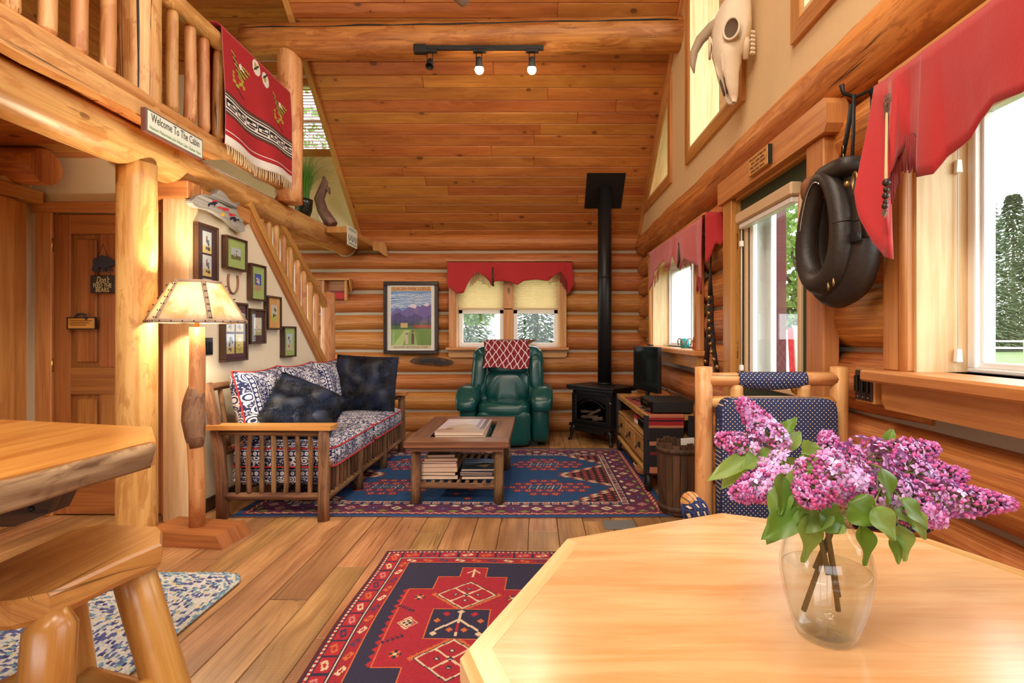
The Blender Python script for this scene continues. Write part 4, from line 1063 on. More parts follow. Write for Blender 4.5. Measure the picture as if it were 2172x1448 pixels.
for k in range(NS):
    a, b = sp6(k, r0), sp6(k + 1, r0); c2, d2_ = sp6(k + 1, r1), sp6(k, r1)
    a.z = b.z = zb; c2.z = d2_.z = zt
    MB().grid(lambda u, v: a.lerp(b, u).lerp(d2_.lerp(c2, u), v), 4, 4, .003).build('shade_panel', 'rawhide', lamp)
    nrm = (b - a).cross(d2_ - a).normalized()
    strip = MB().tube([a, d2_], .012, 6, flat=(1, .35)); st = strip.build('lacing_strip', 'hide_lacing', lamp)
    st2 = MB().tube([a, b], .012, 6, flat=(.4, 1)).build('lacing_strip', 'hide_lacing', lamp)
    MB().tube([d2_, c2], .011, 6, flat=(.4, 1)).build('lacing_strip', 'hide_lacing', lamp)
    for q in range(6):
        p = a.lerp(d2_, (q + .5) / 6)
        for s_ in (-1, 1): MB().ball(p + (b - a).normalized() * (.006 * s_) + (p - Vector((LX, LY, p.z))).normalized() * .011, .004, 6, 4).build('stud', 'dark_frame', st)
    for q in range(5):
        p = a.lerp(b, (q + .5) / 5); MB().ball(p + (p - Vector((LX, LY, p.z))).normalized() * .008, .004, 6, 4).build('stud', 'dark_frame', st2)
MB().ball((LX, LY, 1.37), .03, 12, 8).build('bulb', 'bulb_glow', lamp)
ld = bpy.data.lights.new('lamp_light', 'POINT'); ld.energy = 55; ld.color = (1, .86, .64); ld.shadow_soft_size = .04
lo = bpy.data.objects.new('lamp_light', ld); COL.objects.link(lo); lo.location = (LX, LY, 1.43)
# ------------------------------------------------------------------ coffee table and books
ct = thing('coffee_table', 'brown oak coffee table with glass inset and bark log legs', 'table')
tx0, tx1, ty0, ty1 = -.915, -.19, 3.56, 4.65
hx0, hx1, hy0, hy1 = -.775, -.33, 3.73, 4.46
MB().box(tx0, tx1, ty0, hy0, .415, .46, .004, grain=0).build('top_board', 'oak_brown', ct)
MB().box(tx0, tx1, hy1, ty1, .415, .46, .004, grain=0).build('top_board', 'oak_brown', ct)
MB().box(tx0, hx0, hy0, hy1, .415, .46, .004, grain=1).build('top_board', 'oak_brown', ct)
MB().box(hx1, tx1, hy0, hy1, .415, .46, .004, grain=1).build('top_board', 'oak_brown', ct)
MB().box(hx0, hx1, hy0, hy1, .436, .442).build('glass_inset', 'stove_glass', ct)
MB().box(tx0 + .05, tx1 - .05, ty0 + .03, ty1 - .03, .385, .414).build('apron', 'oak_brown', ct) if False else None
for a, b, c2, d in ((tx0 + .04, tx1 - .04, ty0 + .03, ty0 + .05), (tx0 + .04, tx1 - .04, ty1 - .05, ty1 - .03), (tx0 + .04, tx0 + .06, ty0 + .05, ty1 - .05), (tx1 - .06, tx1 - .04, ty0 + .05, ty1 - .05)):
    MB().box(a, b, c2, d, .385, .415).build('apron', 'oak_brown', ct)
lg = [(-.85, 3.66), (-.265, 3.66), (-.85, 4.56), (-.265, 4.56)]
for i, (a, b) in enumerate(lg): MB().log((a, b, 0.009), (a, b, .416), .036, .033, n=14, rough=.1, seed=200 + i).build('leg', 'hickory_bark', ct)
for y in (3.66, 4.56): MB().log((-.85, y, .135), (-.265, y, .125), .021, n=10, rough=.12, seed=y).build('stretcher', 'hickory_bark', ct)
for k in range(9):
    xx = -.80 + k * .061
    MB().log((xx, 3.66, .145), (xx, 4.56, .145), .015, n=8, segs=6, rough=.1, seed=k + 60).build('shelf_slat', 'hickory_bark', ct)
def book(x, y, z, w, d, t, rz, cover, label, group, page='page_edge', pic=None, name='book'):
    """book lying flat: cover boards, spine, page block; the cover carries a printed picture"""
    b = thing(name, label, name, group)
    M = TR(x, y, z, rz)
    MB(M).box(-w / 2 + .003, w / 2 - .004, -d / 2 + .003, d / 2 - .003, .002, t - .002).build('pages', page, b)
    mat = plain('cover_' + str(len(MATS)), cover, .35)
    MB(M).box(-w / 2, w / 2, -d / 2, d / 2, 0, .002).build('cover', mat, b)
    MB(M).box(-w / 2, w / 2, -d / 2, d / 2, t - .002, t).build('cover', mat, b)
    MB(M).box(w / 2 - .004, w / 2, -d / 2, d / 2, .002, t - .002).build('spine', mat, b)
    if pic is not None:
        cv = Canvas(w - .006, d - .006, .006, pic[0])
        for q in pic[1]: getattr(cv, q[0])(*q[1:])
        cv.sheet(lambda u, v: M @ Vector(((u - .5) * (w - .006), (v - .5) * (d - .006), t + .0006)), 'cover_print', 'book_cover', b)
    return b
zt = .4425
book(-.56, 4.07, zt, .37, .60, .022, 0.02, rgb(150, 140, 120), 'large art book under another on the coffee table glass', 'books on the coffee table top')
book(-.56, 4.06, zt + .0225, .36, .58, .022, -0.015, rgb(210, 190, 170), 'large book with pale desert landscape cover on the coffee table', 'books on the coffee table top', pic=(rgb(206, 196, 204), [('poly', [(0, .1), (.2, .28), (.3, .2), (.36, .3), (.36, .0), (0, 0)], rgb(176, 150, 134)), ('poly', [(.04, .2), (.16, .36), (.26, .30), (.3, .18), (.12, .12)], rgb(188, 170, 150)), ('rect', .27, .30, .2, .58, rgb(150, 120, 150)), ('rect', .31, .345, .1, .58, rgb(120, 96, 96)), ('line', (.03, .45), (.2, .5), .012, rgb(238, 232, 236)), ('disc', .09, .12, .03, rgb(120, 104, 96))]))
zz = .162
specs = [(.27, .30, .030, rgb(60, 50, 46), 0.03), (.25, .31, .022, rgb(70, 60, 50), -.02), (.26, .30, .032, rgb(206, 170, 130), .02), (.255, .29, .026, rgb(200, 160, 150), .05), (.25, .28, .014, rgb(120, 80, 100), -.02), (.24, .27, .020, rgb(190, 150, 80), .04), (.20, .24, .022, rgb(60, 76, 72), .08)]
who = ['bottom', 'second', 'third', 'fourth', 'fifth', 'sixth', 'top']
for i, (w, d, t, cvr, rz) in enumerate(specs):
    pic = (rgb(70, 92, 96), [('rect', 0, .2, 0, .09, rgb(40, 60, 50)), ('rect', .16, .2, .0, .24, rgb(150, 170, 190)), ('poly', [(0, .14), (.1, .2), (.16, .13), (.16, .09), (0, .09)], rgb(60, 88, 80))]) if i == 6 else None
    book(-.70 + R.uniform(-.008, .008), 3.85, zz, w, d, t, rz, cvr, f'{who[i]} book of the left stack on the coffee table shelf', 'books on the coffee table shelf', pic=pic); zz += t + .0006
zz = .162
mags = [(rgb(40, 30, 30), .022), (rgb(120, 100, 110), .010), (rgb(190, 160, 150), .008), (rgb(60, 60, 80), .010), (rgb(150, 120, 110), .008), (rgb(90, 110, 130), .012)]
for i, (cvr, t) in enumerate(mags):
    pic = (rgb(96, 140, 180), [('poly', [(0, .0), (.25, 0), (.25, .12), (.16, .2), (.05, .11), (0, .12)], rgb(40, 54, 60)), ('poly', [(.08, .09), (.2, .14), (.17, .05)], rgb(170, 136, 100)), ('rect', 0, .25, .24, .27, rgb(170, 190, 216)), ('line', (0, .18), (.25, .2), .01, rgb(214, 222, 232))]) if i == 5 else None
    b = book(-.425 + R.uniform(-.008, .008), 3.86 + R.uniform(-.01, .01), zz, .235, .30, t, R.uniform(-.05, .05), cvr, f'{["bottom dark", "second", "third", "fourth", "fifth", "topmost blue"][i]} magazine of the right stack on the coffee table shelf', 'magazines on the coffee table shelf', pic=pic, name='magazine'); zz += t + .0006
    if i == 0: text_mesh('THE LAST DAYS of MARS', .014, 'lettering', 'paper_white', b, M=basis((-.425, 3.7035, .173), (1, 0, 0), (0, 0, 1), (0, -1, 0)))
# ------------------------------------------------------------------ green leather recliner
rc = thing('recliner', 'dark green leather recliner facing the room', 'armchair')
def wr(amp, f, seed):
    def g(p):
        return p * (1 + amp * noise.noise(Vector((p.x * f + seed, p.y * f, p.z * f * 2.2))))
    return g
RM = TR(-.345, 5.46, 0)
def rpart(nm, c, h, e1=.45, e2=.45, fn=None, rx=0, ry=0, mat='green_leather', n=36, m=22):
    mb = MB(); M = RM @ Matrix.Translation(c) @ Matrix.Rotation(rx, 4, 'X') @ Matrix.Rotation(ry, 4, 'Y')
    supere(mb, (0, 0, 0), h, e1, e2, n, m, M, fn); return mb.build(nm, mat, rc)
MB(RM).box(-.36, .36, .10, .74, 0.0, .10).build('base', 'matte_black', rc)
for s_ in (-1, 1):
    rpart('arm_side', (s_ * .385, .40, .275), (.098, .39, .245), .3, .3, wr(.02, 7, s_))
    def armf(p, s_=s_):
        q = Vector(p)
        if p.y < -.18: q.z -= (-.18 - p.y) * .55
        q.z += .012 * noise.noise(p * 9 + Vector((s_, 0, 0))); return q
    rpart('arm_pad', (s_ * .402, .335, .535), (.122, .37, .095), .55, .4, armf)
rpart('footrest', (0, .03, .21), (.285, .07, .185), .3, .3, wr(.025, 9, 3))
def seatf(p):
    q = Vector(p); q.z += .012 * math.sin(p.x * 38) * max(0, -p.y) * 2; return q
rpart('seat_cushion', (0, .32, .375), (.285, .36, .105), .45, .35, seatf)
def backf(p):
    q = Vector(p); x, z = p.x, p.z
    if p.y < 0:
        # U shaped seam between head pillow and the lower back, wings at the sides
        zs = -.02 + 2.6 * x * x
        d = abs(z - zs); q.y += .055 * math.exp(-(d / .035) ** 2) * (1 if abs(x) < .26 else .4)
        q.y += .030 * math.exp(-((abs(x) - .225) / .035) ** 2) * (1 if z < .02 else .0)
        if z < zs - .02: q.y += .008 * math.sin(math.atan2(x, (z - .22)) * 26) * min(1, (zs - z) * 5)
        q.y += .006 * noise.noise(p * 11)
    return q
rpart('backrest', (0.015, .62, .70), (.415, .165, .36), .36, .36, backf, rx=-.14, n=72, m=48)
def lowf(p):
    q = Vector(p)
    if p.y < 0:
        a = math.atan2(p.x, .26 - p.z); q.y += .010 * math.cos(a * 13) * min(1, max(0, (.2 - p.z) * 4)) - .0
    return q
rpart('lower_back', (.012, .53, .585), (.262, .115, .185), .45, .5, lowf, rx=-.10, n=80, m=40)
rpart('head_pillow', (.012, .565, .865), (.235, .12, .165), .55, .6, wr(.02, 8, 6), rx=-.16)
for s_ in (-1, 1): rpart('back_wing', (.012 + s_ * .325, .56, .74), (.088, .12, .235), .6, .6, wr(.04, 9, s_ * 3), rx=-.12, ry=s_ * -.06)
# folded throw over the headrest
cv = Canvas(.52, .80, .0065, rgb(126, 22, 38)); wht = rgb(232, 214, 206)
for i in range(-1, 8):
    for j in range(-1, 12):
        cx_, cy_ = i * .085 + (.0425 if j % 2 else 0), j * .0425 * 1.6
        for (ddx, ddy) in ((.0425, .068), (-.0425, .068)):
            cv.path([(cx_, cy_), (cx_ + ddx * .3, cy_ + ddy * .2), (cx_ + ddx * .7, cy_ + ddy * .8), (cx_ + ddx, cy_ + ddy)], .0045, wht)
def throw(u, v):
    x = -.345 + (u - .5) * .50 + .02 * math.sin(v * 7)
    L = v * .66
    if L < .27: y, z = 5.85 + .085 * (L / .27), .80 + L * 1.02
    elif L < .40:
        a = (L - .27) / .13 * math.pi * .9; y, z = 5.995 - .065 * math.cos(a), 1.075 + .045 * math.sin(a) - .0
    else: y, z = 6.06 + .01, 1.06 - (L - .40)
    z += .012 * math.sin(u * 6.3 + v * 3) + (-.03 * abs(2 * u - 1) ** 3 if L > .2 else 0); y -= .012 * noise.noise(Vector((u * 4, v * 5, 1)))
    return Vector((x, y - .035 - (.075 if L < .27 else .075 * max(0, 1 - (L - .27) / .13)) + (.045 if L > .40 else 0), z + .02))
settag(cv.sheet(throw, 'throw_blanket', 'cloth_print', thick=.018), 'folded wine red throw with white lattice over the green recliner', 'blanket')
# ------------------------------------------------------------------ rugs
NAVY, BLUE, RED, CRM, BLK, PUR, OLV, ORG = rgb(26, 28, 58), rgb(18, 72, 124), rgb(148, 26, 44), rgb(226, 204, 172), rgb(20, 16, 24), rgb(78, 40, 86), rgb(138, 146, 60), rgb(206, 104, 52)
PNK = rgb(204, 130, 122)
bx0, bx1, by0, by1 = -2.0, .90, 3.39, 5.40
W_, H_ = bx1 - bx0, by1 - by0
cv = Canvas(W_, H_, .0085, BLUE)
def bd(d): return np.minimum(np.minimum(cv.X, cv.w - cv.X), np.minimum(cv.Y, cv.h - cv.Y))
D = bd(0)
cv.m((D > .045) & (D < .085), RED); cv.m((D > .085) & (D < .235), PUR); cv.m((D > .235) & (D < .245), BLK); cv.m((D > .245) & (D < .295), rgb(210, 190, 180)); cv.m((D > .295) & (D < .305), BLK)
s1 = np.where((cv.Y < cv.X) & (cv.Y < cv.w - cv.X) | (cv.h - cv.Y < cv.X) & (cv.h - cv.Y < cv.w - cv.X), cv.X, cv.Y)
zig = .065 + .010 * (np.abs((s1 / .06) % 1 - .5) * 4 - 1)
cv.m(np.abs(D - zig) < .005, CRM)
ph = (s1 / .16) % 1 - .5; q = np.abs(ph) * .16; e = np.abs(D - .16)
dm = q / .075 + e / .062
cv.m((D > .09) & (D < .23) & (dm > 1.0) & (dm < 1.15), RED)
k_ = (np.floor(s1 / .16) % 3)
for kk, col in ((0, CRM), (1, PNK), (2, rgb(90, 60, 120))): cv.m((D > .09) & (D < .23) & (q / .042 + e / .040 < 1) & (k_ == kk), col)
cv.m((D > .09) & (D < .23) & (q / .020 + e / .020 < 1), BLK); cv.m((D > .09) & (D < .23) & (q / .009 + e / .009 < 1), CRM)
q2 = .08 - q
cv.m((D > .09) & (D < .23) & (q2 / .04 + np.abs(D - .105) / .022 < 1), OLV); cv.m((D > .09) & (D < .23) & (q2 / .035 + np.abs(D - .215) / .022 < 1), CRM)
ph3 = np.abs((s1 / .07) % 1 - .5) * .07
cv.m((D > .25) & (D < .29) & ((ph3 / .022) ** 2 + ((D - .27) / .016) ** 2 < 1), RED); cv.m((D > .25) & (D < .29) & ((ph3 / .008) ** 2 + ((D - .27) / .006) ** 2 < 1), CRM)
cv.m((D > .25) & (D < .29) & (np.abs(ph3 - .03) < .006), rgb(40, 60, 110))
IN = D > .305
cxr = cv.w / 2; cyr = cv.h / 2
ax = np.abs(cv.X - cxr); ay = np.abs(cv.Y - cyr)
# field edge: two points at either end
Lx = np.where(ay < .345, .74 + (ay / .345) * .46, 1.20 - (ay - .345) / .36 * .36)
st = .022 * np.sign(np.sin(ay / .040 * math.pi))
cor = IN & (ax > Lx + st)
cv.m(cor, rgb(26, 20, 34))
fx, fy = (ax / .062) % 1 - .5, ((ay + .03 * (np.floor(ax / .062) % 2)) / .06) % 1 - .5
rr_ = np.hypot(fx * .062, fy * .06)
cv.m(cor & (rr_ < .023), rgb(146, 44, 54)); cv.m(cor & (rr_ < .009), PNK); cv.m(cor & (rr_ < .004), BLK)
zz_ = ax - Lx - st
cv.m(IN & (np.abs(zz_) < .017), CRM); cv.m(IN & (zz_ < -.017) & (zz_ > -.044), RED)
def rosette(x, y, r, c1=RED, c2=PNK):
    for k in range(8):
        a = k * math.pi / 4; cv.disc(x + r * .62 * math.cos(a), y + r * .62 * math.sin(a), r * .42, c1)
    cv.disc(x, y, r * .55, c2); cv.disc(x, y, r * .26, BLK)
for mx_ in (-1.22 / 2, 1.22 / 2):
    for my_ in (-.35, .35):
        X0, Y0 = cxr + mx_ * 1.0, cyr + my_
        for k in range(9):
            cv.line((X0 + (k - 4) * .03, Y0 - .05 + .03 * (k % 2)), (X0 + (k - 4) * .03 + .02, Y0 + .05 - .03 * (k % 2)), .004, (CRM, OLV, CRM)[k % 3])
        for i in range(-4, 5):
            for j in range(-2, 3):
                if abs(i) * .5 + abs(j) < 2.6 and not (abs(i) <= 1 and j == 0): rosette(X0 + i * .082 + (.0 if j % 2 == 0 else .041), Y0 + j * .085, .040 if (i + j) % 2 else .036, RED if (i + j) % 3 else rgb(120, 30, 50))
for j in range(-6, 7):
    if abs(j) > 1: rosette(cxr + .05 * (-1) ** j, cyr + j * .105, .032)
for (a, b) in ((-.25, 0), (.25, 0), (-.14, .07), (.14, -.07), (0, 0)): rosette(cxr + a, cyr + b, .036)
def rug_z(u, v):
    w = 0.0
    if u > .90 and v < .10: w = .0 * math.exp(-((u - .985) / .03) ** 2) * (1 - v / .10)
    return w
settag(cv.sheet(lambda u, v: Vector((bx0 + u * W_, by0 + v * H_ + .012 * math.sin(u * 7) * (1 - v), .008 + rug_z(u, v) + .0015 * math.sin(u * 60) * (1 if v < .02 else 0))), 'area_rug', 'rug_weave', thick=.007, jitter=.12), 'large blue patterned area rug under coffee table and sofa', 'rug')
# red rug
rx0, rx1, ry1 = -.825, .19, 2.855; RW, RL = rx1 - rx0, 1.44; ry0 = ry1 - RL
cv = Canvas(RW, RL, .0055, RED)
NV, RD2, CR2 = rgb(40, 36, 66), rgb(178, 26, 44), rgb(222, 196, 160)
D = np.minimum(np.minimum(cv.X, cv.w - cv.X), np.minimum(cv.Y, cv.h - cv.Y))
side = np.minimum(cv.X, cv.w - cv.X) < np.minimum(cv.Y, cv.h - cv.Y)
s1 = np.where(side, cv.Y, cv.X)
cv.m(D < .010, rgb(90, 20, 36)); cv.m((D > .010) & (D < .018), NV)
cv.m((D > .018) & (D < .027), CR2); cv.m((D > .018) & (D < .027) & ((s1 / .024) % 1 < .5), RD2)
cv.m((D > .027) & (D < .034), NV); cv.m((D > .034) & (D < .086), RD2)
a_ = (s1 / .10) % 1 - .5; kx = np.floor(s1 / .10)
el = (np.abs(a_ * .10 + (D - .06) * .9) / .034 + np.abs(D - .06) / .020)
for kk, col in ((0, CR2), (1, ORG), (2, rgb(60, 44, 80)), (3, PNK)): cv.m((D > .034) & (D < .086) & (el < 1) & (kx % 4 == kk), col)
cv.m((D > .034) & (D < .086) & (el < .45), RD2); cv.m((D > .034) & (D < .086) & (np.abs(np.abs(a_) - .47) < .03), NV)
cv.m((D > .086) & (D < .092), NV); cv.m((D > .092) & (D < .100), CR2); cv.m((D > .100) & (D < .106), NV); cv.m((D > .106) & (D < .150), rgb(160, 24, 42))
a_ = ((s1 + .05) / .085) % 1 - .5; kx = np.floor((s1 + .05) / .085); el = np.abs(a_ * .085 - (D - .128) * .9) / .028 + np.abs(D - .128) / .018
for kk, col in ((0, ORG), (1, rgb(70, 50, 90)), (2, CR2)): cv.m((D > .106) & (D < .150) & (el < 1) & (kx % 3 == kk), col)
cv.m((D > .106) & (D < .150) & (el < .4), rgb(160, 24, 42))
cv.m((D > .150) & (D < .156), ORG); cv.m(D > .156, NV)
cx_, cy_ = RW / 2, RL / 2
x_, y_ = np.abs(cv.X - cx_), np.abs(cv.Y - cy_)
def med(g):
    return ((x_ < .278 + g) & (y_ < .285 + g)) | ((x_ < .165 + g) & (y_ < .405 + g)) | ((x_ < .058 + g) & (y_ < .505 + g))
tooth = .020 * (np.abs((cv.Y / .045) % 1 - .5) * 2)
cv.m((x_ < .285 + tooth) & (y_ < .285), RD2)
cv.m(med(.006), ORG); cv.m(med(.0), rgb(168, 26, 46))
for sg in (-1, 1):
    Y0 = cy_ + sg * .235
    for k in range(9):
        for s2 in (-1, 1):
            t = k / 8; px_, py_ = cx_ + s2 * .145 * (1 - t), Y0 - sg * 0 + .130 * t * (-sg)
            cv.dia(px_, py_, .016, .018, ORG)
    cv.dia(cx_, Y0, .142, .130, NV); cv.dia(cx_, Y0, .136, .124, CR2); cv.dia(cx_, Y0, .126, .114, rgb(168, 26, 46))
    cv.line((cx_ - .062, Y0 - .058), (cx_ + .062, Y0 + .058), .005, CR2); cv.line((cx_ - .062, Y0 + .058), (cx_ + .062, Y0 - .058), .005, CR2)
    for (ddx, ddy) in ((0, 0), (.05, 0), (-.05, 0), (0, .05), (0, -.05)): cv.dia(cx_ + ddx, Y0 + ddy, .013, .013, NV); cv.dia(cx_ + ddx, Y0 + ddy, .006, .006, CR2)
    Y1 = cy_ + sg * .45
    cv.line((cx_, Y1 - .04), (cx_, Y1 + .04), .004, CR2); cv.line((cx_ - .03, Y1), (cx_, Y1 + sg * .03), .004, CR2); cv.line((cx_ + .03, Y1), (cx_, Y1 + sg * .03), .004, CR2)
    for s2 in (-1, 1):
        X0 = cx_ + s2 * .21
        for Yq in (cy_ + sg * .21,):
            for k in range(8): cv.disc(X0 + .016 * math.cos(k * .785), Yq + .016 * math.sin(k * .785), .008, ORG if k % 2 else NV)
            cv.disc(X0, Yq, .008, CR2)
        cv.dia(X0, cy_, .045, .048, CR2); cv.dia(X0, cy_, .037, .040, RD2); cv.dia(X0, cy_, .030, .032, CR2)
        for (ddx, ddy) in ((0, .014), (0, -.014), (.012, 0), (-.012, 0)): cv.dia(X0 + ddx, cy_ + ddy, .009, .009, NV)
        for k in range(5): cv.poly([(X0 - s2 * .01 + k * .016 * s2, cy_ + sg * (.085 + k * .011)), (X0 + s2 * .010 + k * .016 * s2, cy_ + sg * (.082 + k * .011)), (X0 + k * .016 * s2, cy_ + sg * (.106 + k * .011))], NV)
cv.rect(cx_ - .125, cx_ + .125, cy_ - .112, cy_ + .112, ORG); cv.rect(cx_ - .119, cx_ + .119, cy_ - .106, cy_ + .106, NV)
cv.line((cx_, cy_ - .085), (cx_, cy_ + .085), .006, CR2); cv.line((cx_ - .085, cy_ - .05), (cx_, cy_ + .03), .006, CR2); cv.line((cx_ + .085, cy_ - .05), (cx_, cy_ + .03), .006, CR2)
cv.line((cx_, cy_ - .06), (cx_, cy_ + .0), .003, RD2)
for (ddx, ddy, c2) in ((-.06, .07, RD2), (.06, .07, RD2), (-.09, .02, ORG), (.09, .02, ORG), (-.03, -.045, ORG), (.03, -.045, ORG), (-.09, -.075, CR2), (.09, -.075, CR2), (0, .09, CR2)): cv.dia(cx_ + ddx, cy_ + ddy, .017, .017, c2)
rugr = thing('red_rug', 'red and navy tribal rug on the plank floor with cream fringe', 'rug')
cv.sheet(lambda u, v: Vector((rx0 + u * RW + .006 * math.sin(v * 9), ry0 + v * RL + .008 * math.sin(u * 5), .007)), 'pile', 'rug_weave', rugr, thick=.006, jitter=.14)
fr = MB()
for k in range(330):
    u = k / 329; p = Vector((rx0 + u * RW, ry1 + .008 * math.sin(u * 5) - .002, .005)); fr.tube([p, p + Vector((R.uniform(-.008, .008), R.uniform(.012, .026), -.002))], [.0018, .0008], 4, caps=False)
fr.build('fringe', 'twine', rugr, kind='stuff')
# braided rug
qx0, qx1, qy0, qy1 = -2.75, -1.425, 1.42, 2.585; QW, QL = qx1 - qx0, qy1 - qy0
cv = Canvas(QW, QL, .007, rgb(200, 200, 196))
rad = .12
ddx = np.maximum(np.abs(cv.X - QW / 2) - (QW / 2 - rad), 0); ddy = np.maximum(np.abs(cv.Y - QL / 2) - (QL / 2 - rad), 0)
D = np.minimum(np.minimum(cv.X, cv.w - cv.X), np.minimum(cv.Y, cv.h - cv.Y)); D = np.where((ddx > 0) & (ddy > 0), rad - np.hypot(ddx, ddy), D)
row = np.floor(D / .021); s1 = np.where(np.minimum(cv.X, cv.w - cv.X) < np.minimum(cv.Y, cv.h - cv.Y), cv.Y, cv.X)
sub = np.floor((D / .021 % 1) * 2)
cell = np.floor(s1 / .020 + row * .5 + sub * .5)
hsh = np.abs(np.sin(cell * 12.9898 + row * 78.233 + sub * 37.7) * 43758.5) % 1
pal = [(.0, rgb(214, 212, 206)), (.40, rgb(84, 96, 150)), (.62, rgb(196, 200, 206)), (.72, rgb(112, 156, 176)), (.84, rgb(214, 200, 150)), (.93, rgb(56, 62, 118))]
for t, c2 in pal: cv.m(hsh >= t, c2)
for t, c2 in ((0, rgb(206, 204, 186)), (.45, rgb(110, 158, 182)), (.8, rgb(84, 130, 160))): cv.m((row < 1) & (hsh >= t), c2)
HM = .006 * np.abs(np.sin(D / .021 * math.pi)) + .004 * np.abs(np.sin(s1 / .026 * math.pi)); HM[D < 0] = 0
Dp = D
def braid(u, v):
    j, i = min(int(v * cv.ny), cv.ny - 1), min(int(u * cv.nx), cv.nx - 1)
    X, Y = u * QW, v * QL
    ex, ey = abs(X - QW / 2) - (QW / 2 - rad), abs(Y - QL / 2) - (QL / 2 - rad)
    if ex > 0 and ey > 0:
        l = math.hypot(ex, ey)
        if l > rad:
            k = rad / l; X = QW / 2 + math.copysign(QW / 2 - rad + ex * k, X - QW / 2); Y = QL / 2 + math.copysign(QL / 2 - rad + ey * k, Y - QL / 2)
    return Vector((qx0 + X, qy0 + Y, .008 + HM[j, i]))
settag(cv.sheet(braid, 'braided_rug', 'rug_weave', thick=.007, jitter=.1), 'blue and cream braided rug under the wooden stool', 'rug')
MB().box(.42, .62, 3.18, 3.33, .0005, .006, .002).build('floor_vent', 'grey_mat', tag=('grey floor register beside the blue rug', 'vent'))
# ------------------------------------------------------------------ stove
stove = thing('gas_stove', 'black cast iron gas stove with tall flue pipe in the corner', 'stove')
SM = TR(.735, 5.845, 0, -.80)
def sb(nm, *a, mat='stove_black', **k): return MB(SM).box(*a, **k).build(nm, mat, stove)
sb('body', -.275, .275, -.17, .19, .17, .595, bev=.01)
sb('top_plate', -.335, .335, -.235, .225, .60, .625, bev=.008)
MB(SM).prism([(-.32, .575), (.32, .575), (.335, .60), (-.335, .60)], -.225, .215, axis=1).build('cornice', 'stove_black', stove)
for k in range(16): sb('vent_rib', -.12 + k * .017, -.112 + k * .017, -.02, .05, .625, .629)
sb('vent_slot', -.22, .22, -.176, -.168, .535, .57, mat='matte_black')
# door surround and arched glass
for a, b, c, d in ((-.275, -.21, .23, .53), (.21, .275, .23, .53), (-.275, .275, .20, .245), (-.275, .275, .515, .535)):
    sb('door_frame', a, b, -.20, -.168, c, d, bev=.006)
arch = [(-.21, .515)] + [(-.21 + .42 * k / 12, .425 + .075 * math.sin(math.pi * k / 12)) for k in range(13)] + [(.21, .515)]
MB(SM).prism(arch, -.195, -.175, axis=1).build('door_arch', 'stove_black', stove)
MB(SM).tube([(-.20 + .40 * k / 12, -.192, .39 + .075 * math.sin(math.pi * k / 12)) for k in range(13)], .006, 6).build('arch_bar', 'stove_black', stove)
for k in range(9):
    xx = -.16 + .04 * k; z2 = .425 + .072 * math.sin(math.pi * (xx + .21) / .42); MB(SM).tube([(xx * .8, -.192, .392 + .06 * math.sin(math.pi * (xx * .8 + .21) / .42)), (xx, -.19, z2)], .004, 5).build('arch_spoke', 'stove_black', stove)
sb('glass', -.21, .21, -.186, -.183, .245, .47, mat='stove_glass')
sb('firebox', -.20, .20, -.166, -.160, .245, .47, mat='matte_black')
plain('fake_log', rgb(86, 70, 58), .9, bumpy=.6, bscale=50, vary=.4); glow('ember', (1, .55, .25, 1), .5)
for k, (a, b, c, d, r) in enumerate(((-.14, .27, .10, .30, .026), (-.06, .29, .13, .38, .024), (-.15, .33, .03, .345, .022), (.02, .26, .16, .285, .028))):
    MB(SM).log((a, -.182 + .012, b), (c, -.176 + .012, d), r, n=9, rough=.2, seed=k, flat=(1, 1)).build('fire_log', 'fake_log', stove)
MB(SM).prism([(-.30, .165), (.30, .165), (.285, .20), (-.285, .20)], -.225, .20, axis=1).build('base_skirt', 'stove_black', stove)
MB(SM).prism([(-.20, .115), (.20, .115), (.23, .165), (-.23, .165)], -.22, -.05, axis=1).build('ash_lip', 'stove_black', stove)
for sx in (-1, 1):
    for sy in (-1, 1):
        x, y = sx * .265, -.185 if sy < 0 else .165
        MB(SM).tube([(x - sx * .04, y, .17), (x + sx * .01, y + sy * .01, .12), (x + sx * .012, y + sy * .012, .07), (x + sx * .02, y + sy * .02, .02), (x + sx * .035, y + sy * .03, .0)], [.045, .03, .02, .017, .022], 8).build('leg', 'stove_black', stove)
    MB(SM).prism([(-.17, .20), (.17, .20), (.17, .56), (-.17, .56)], sx * .275, sx * .283, axis=0).build('side_panel', 'stove_black', stove)
MB(SM).tube([(.26, -.20, .47), (.285, -.215, .465), (.30, -.215, .455)], .006, 6).build('door_latch', 'steel', stove)
PXs, PYs = .775, 5.90
ztop = roof(5.90) + .02
pipe = MB().tube([(PXs, PYs, .62), (PXs, PYs, ztop)], .078, 24).build('flue_pipe', 'stove_black', stove)
for z in (.63, 1.83): MB().tube([(PXs, PYs, z), (PXs, PYs, z + .02)], .081, 24).build('pipe_ring', 'stove_black', pipe)
M = basis((PXs, 5.92, roof(5.92) - .004), (1, 0, 0), Vector((0, -cosr, PITCH * cosr)), Vector((0, -PITCH * cosr, -cosr)))
pl = MB(M).box(-.215, .215, -.22, .24, 0, .004).build('ceiling_plate', 'black_iron', stove)
for a in (-.19, .19):
    for b in (-.195, .215): MB(M).ball((a, b, .005), .006, 6, 4).build('screw', 'steel', pl)
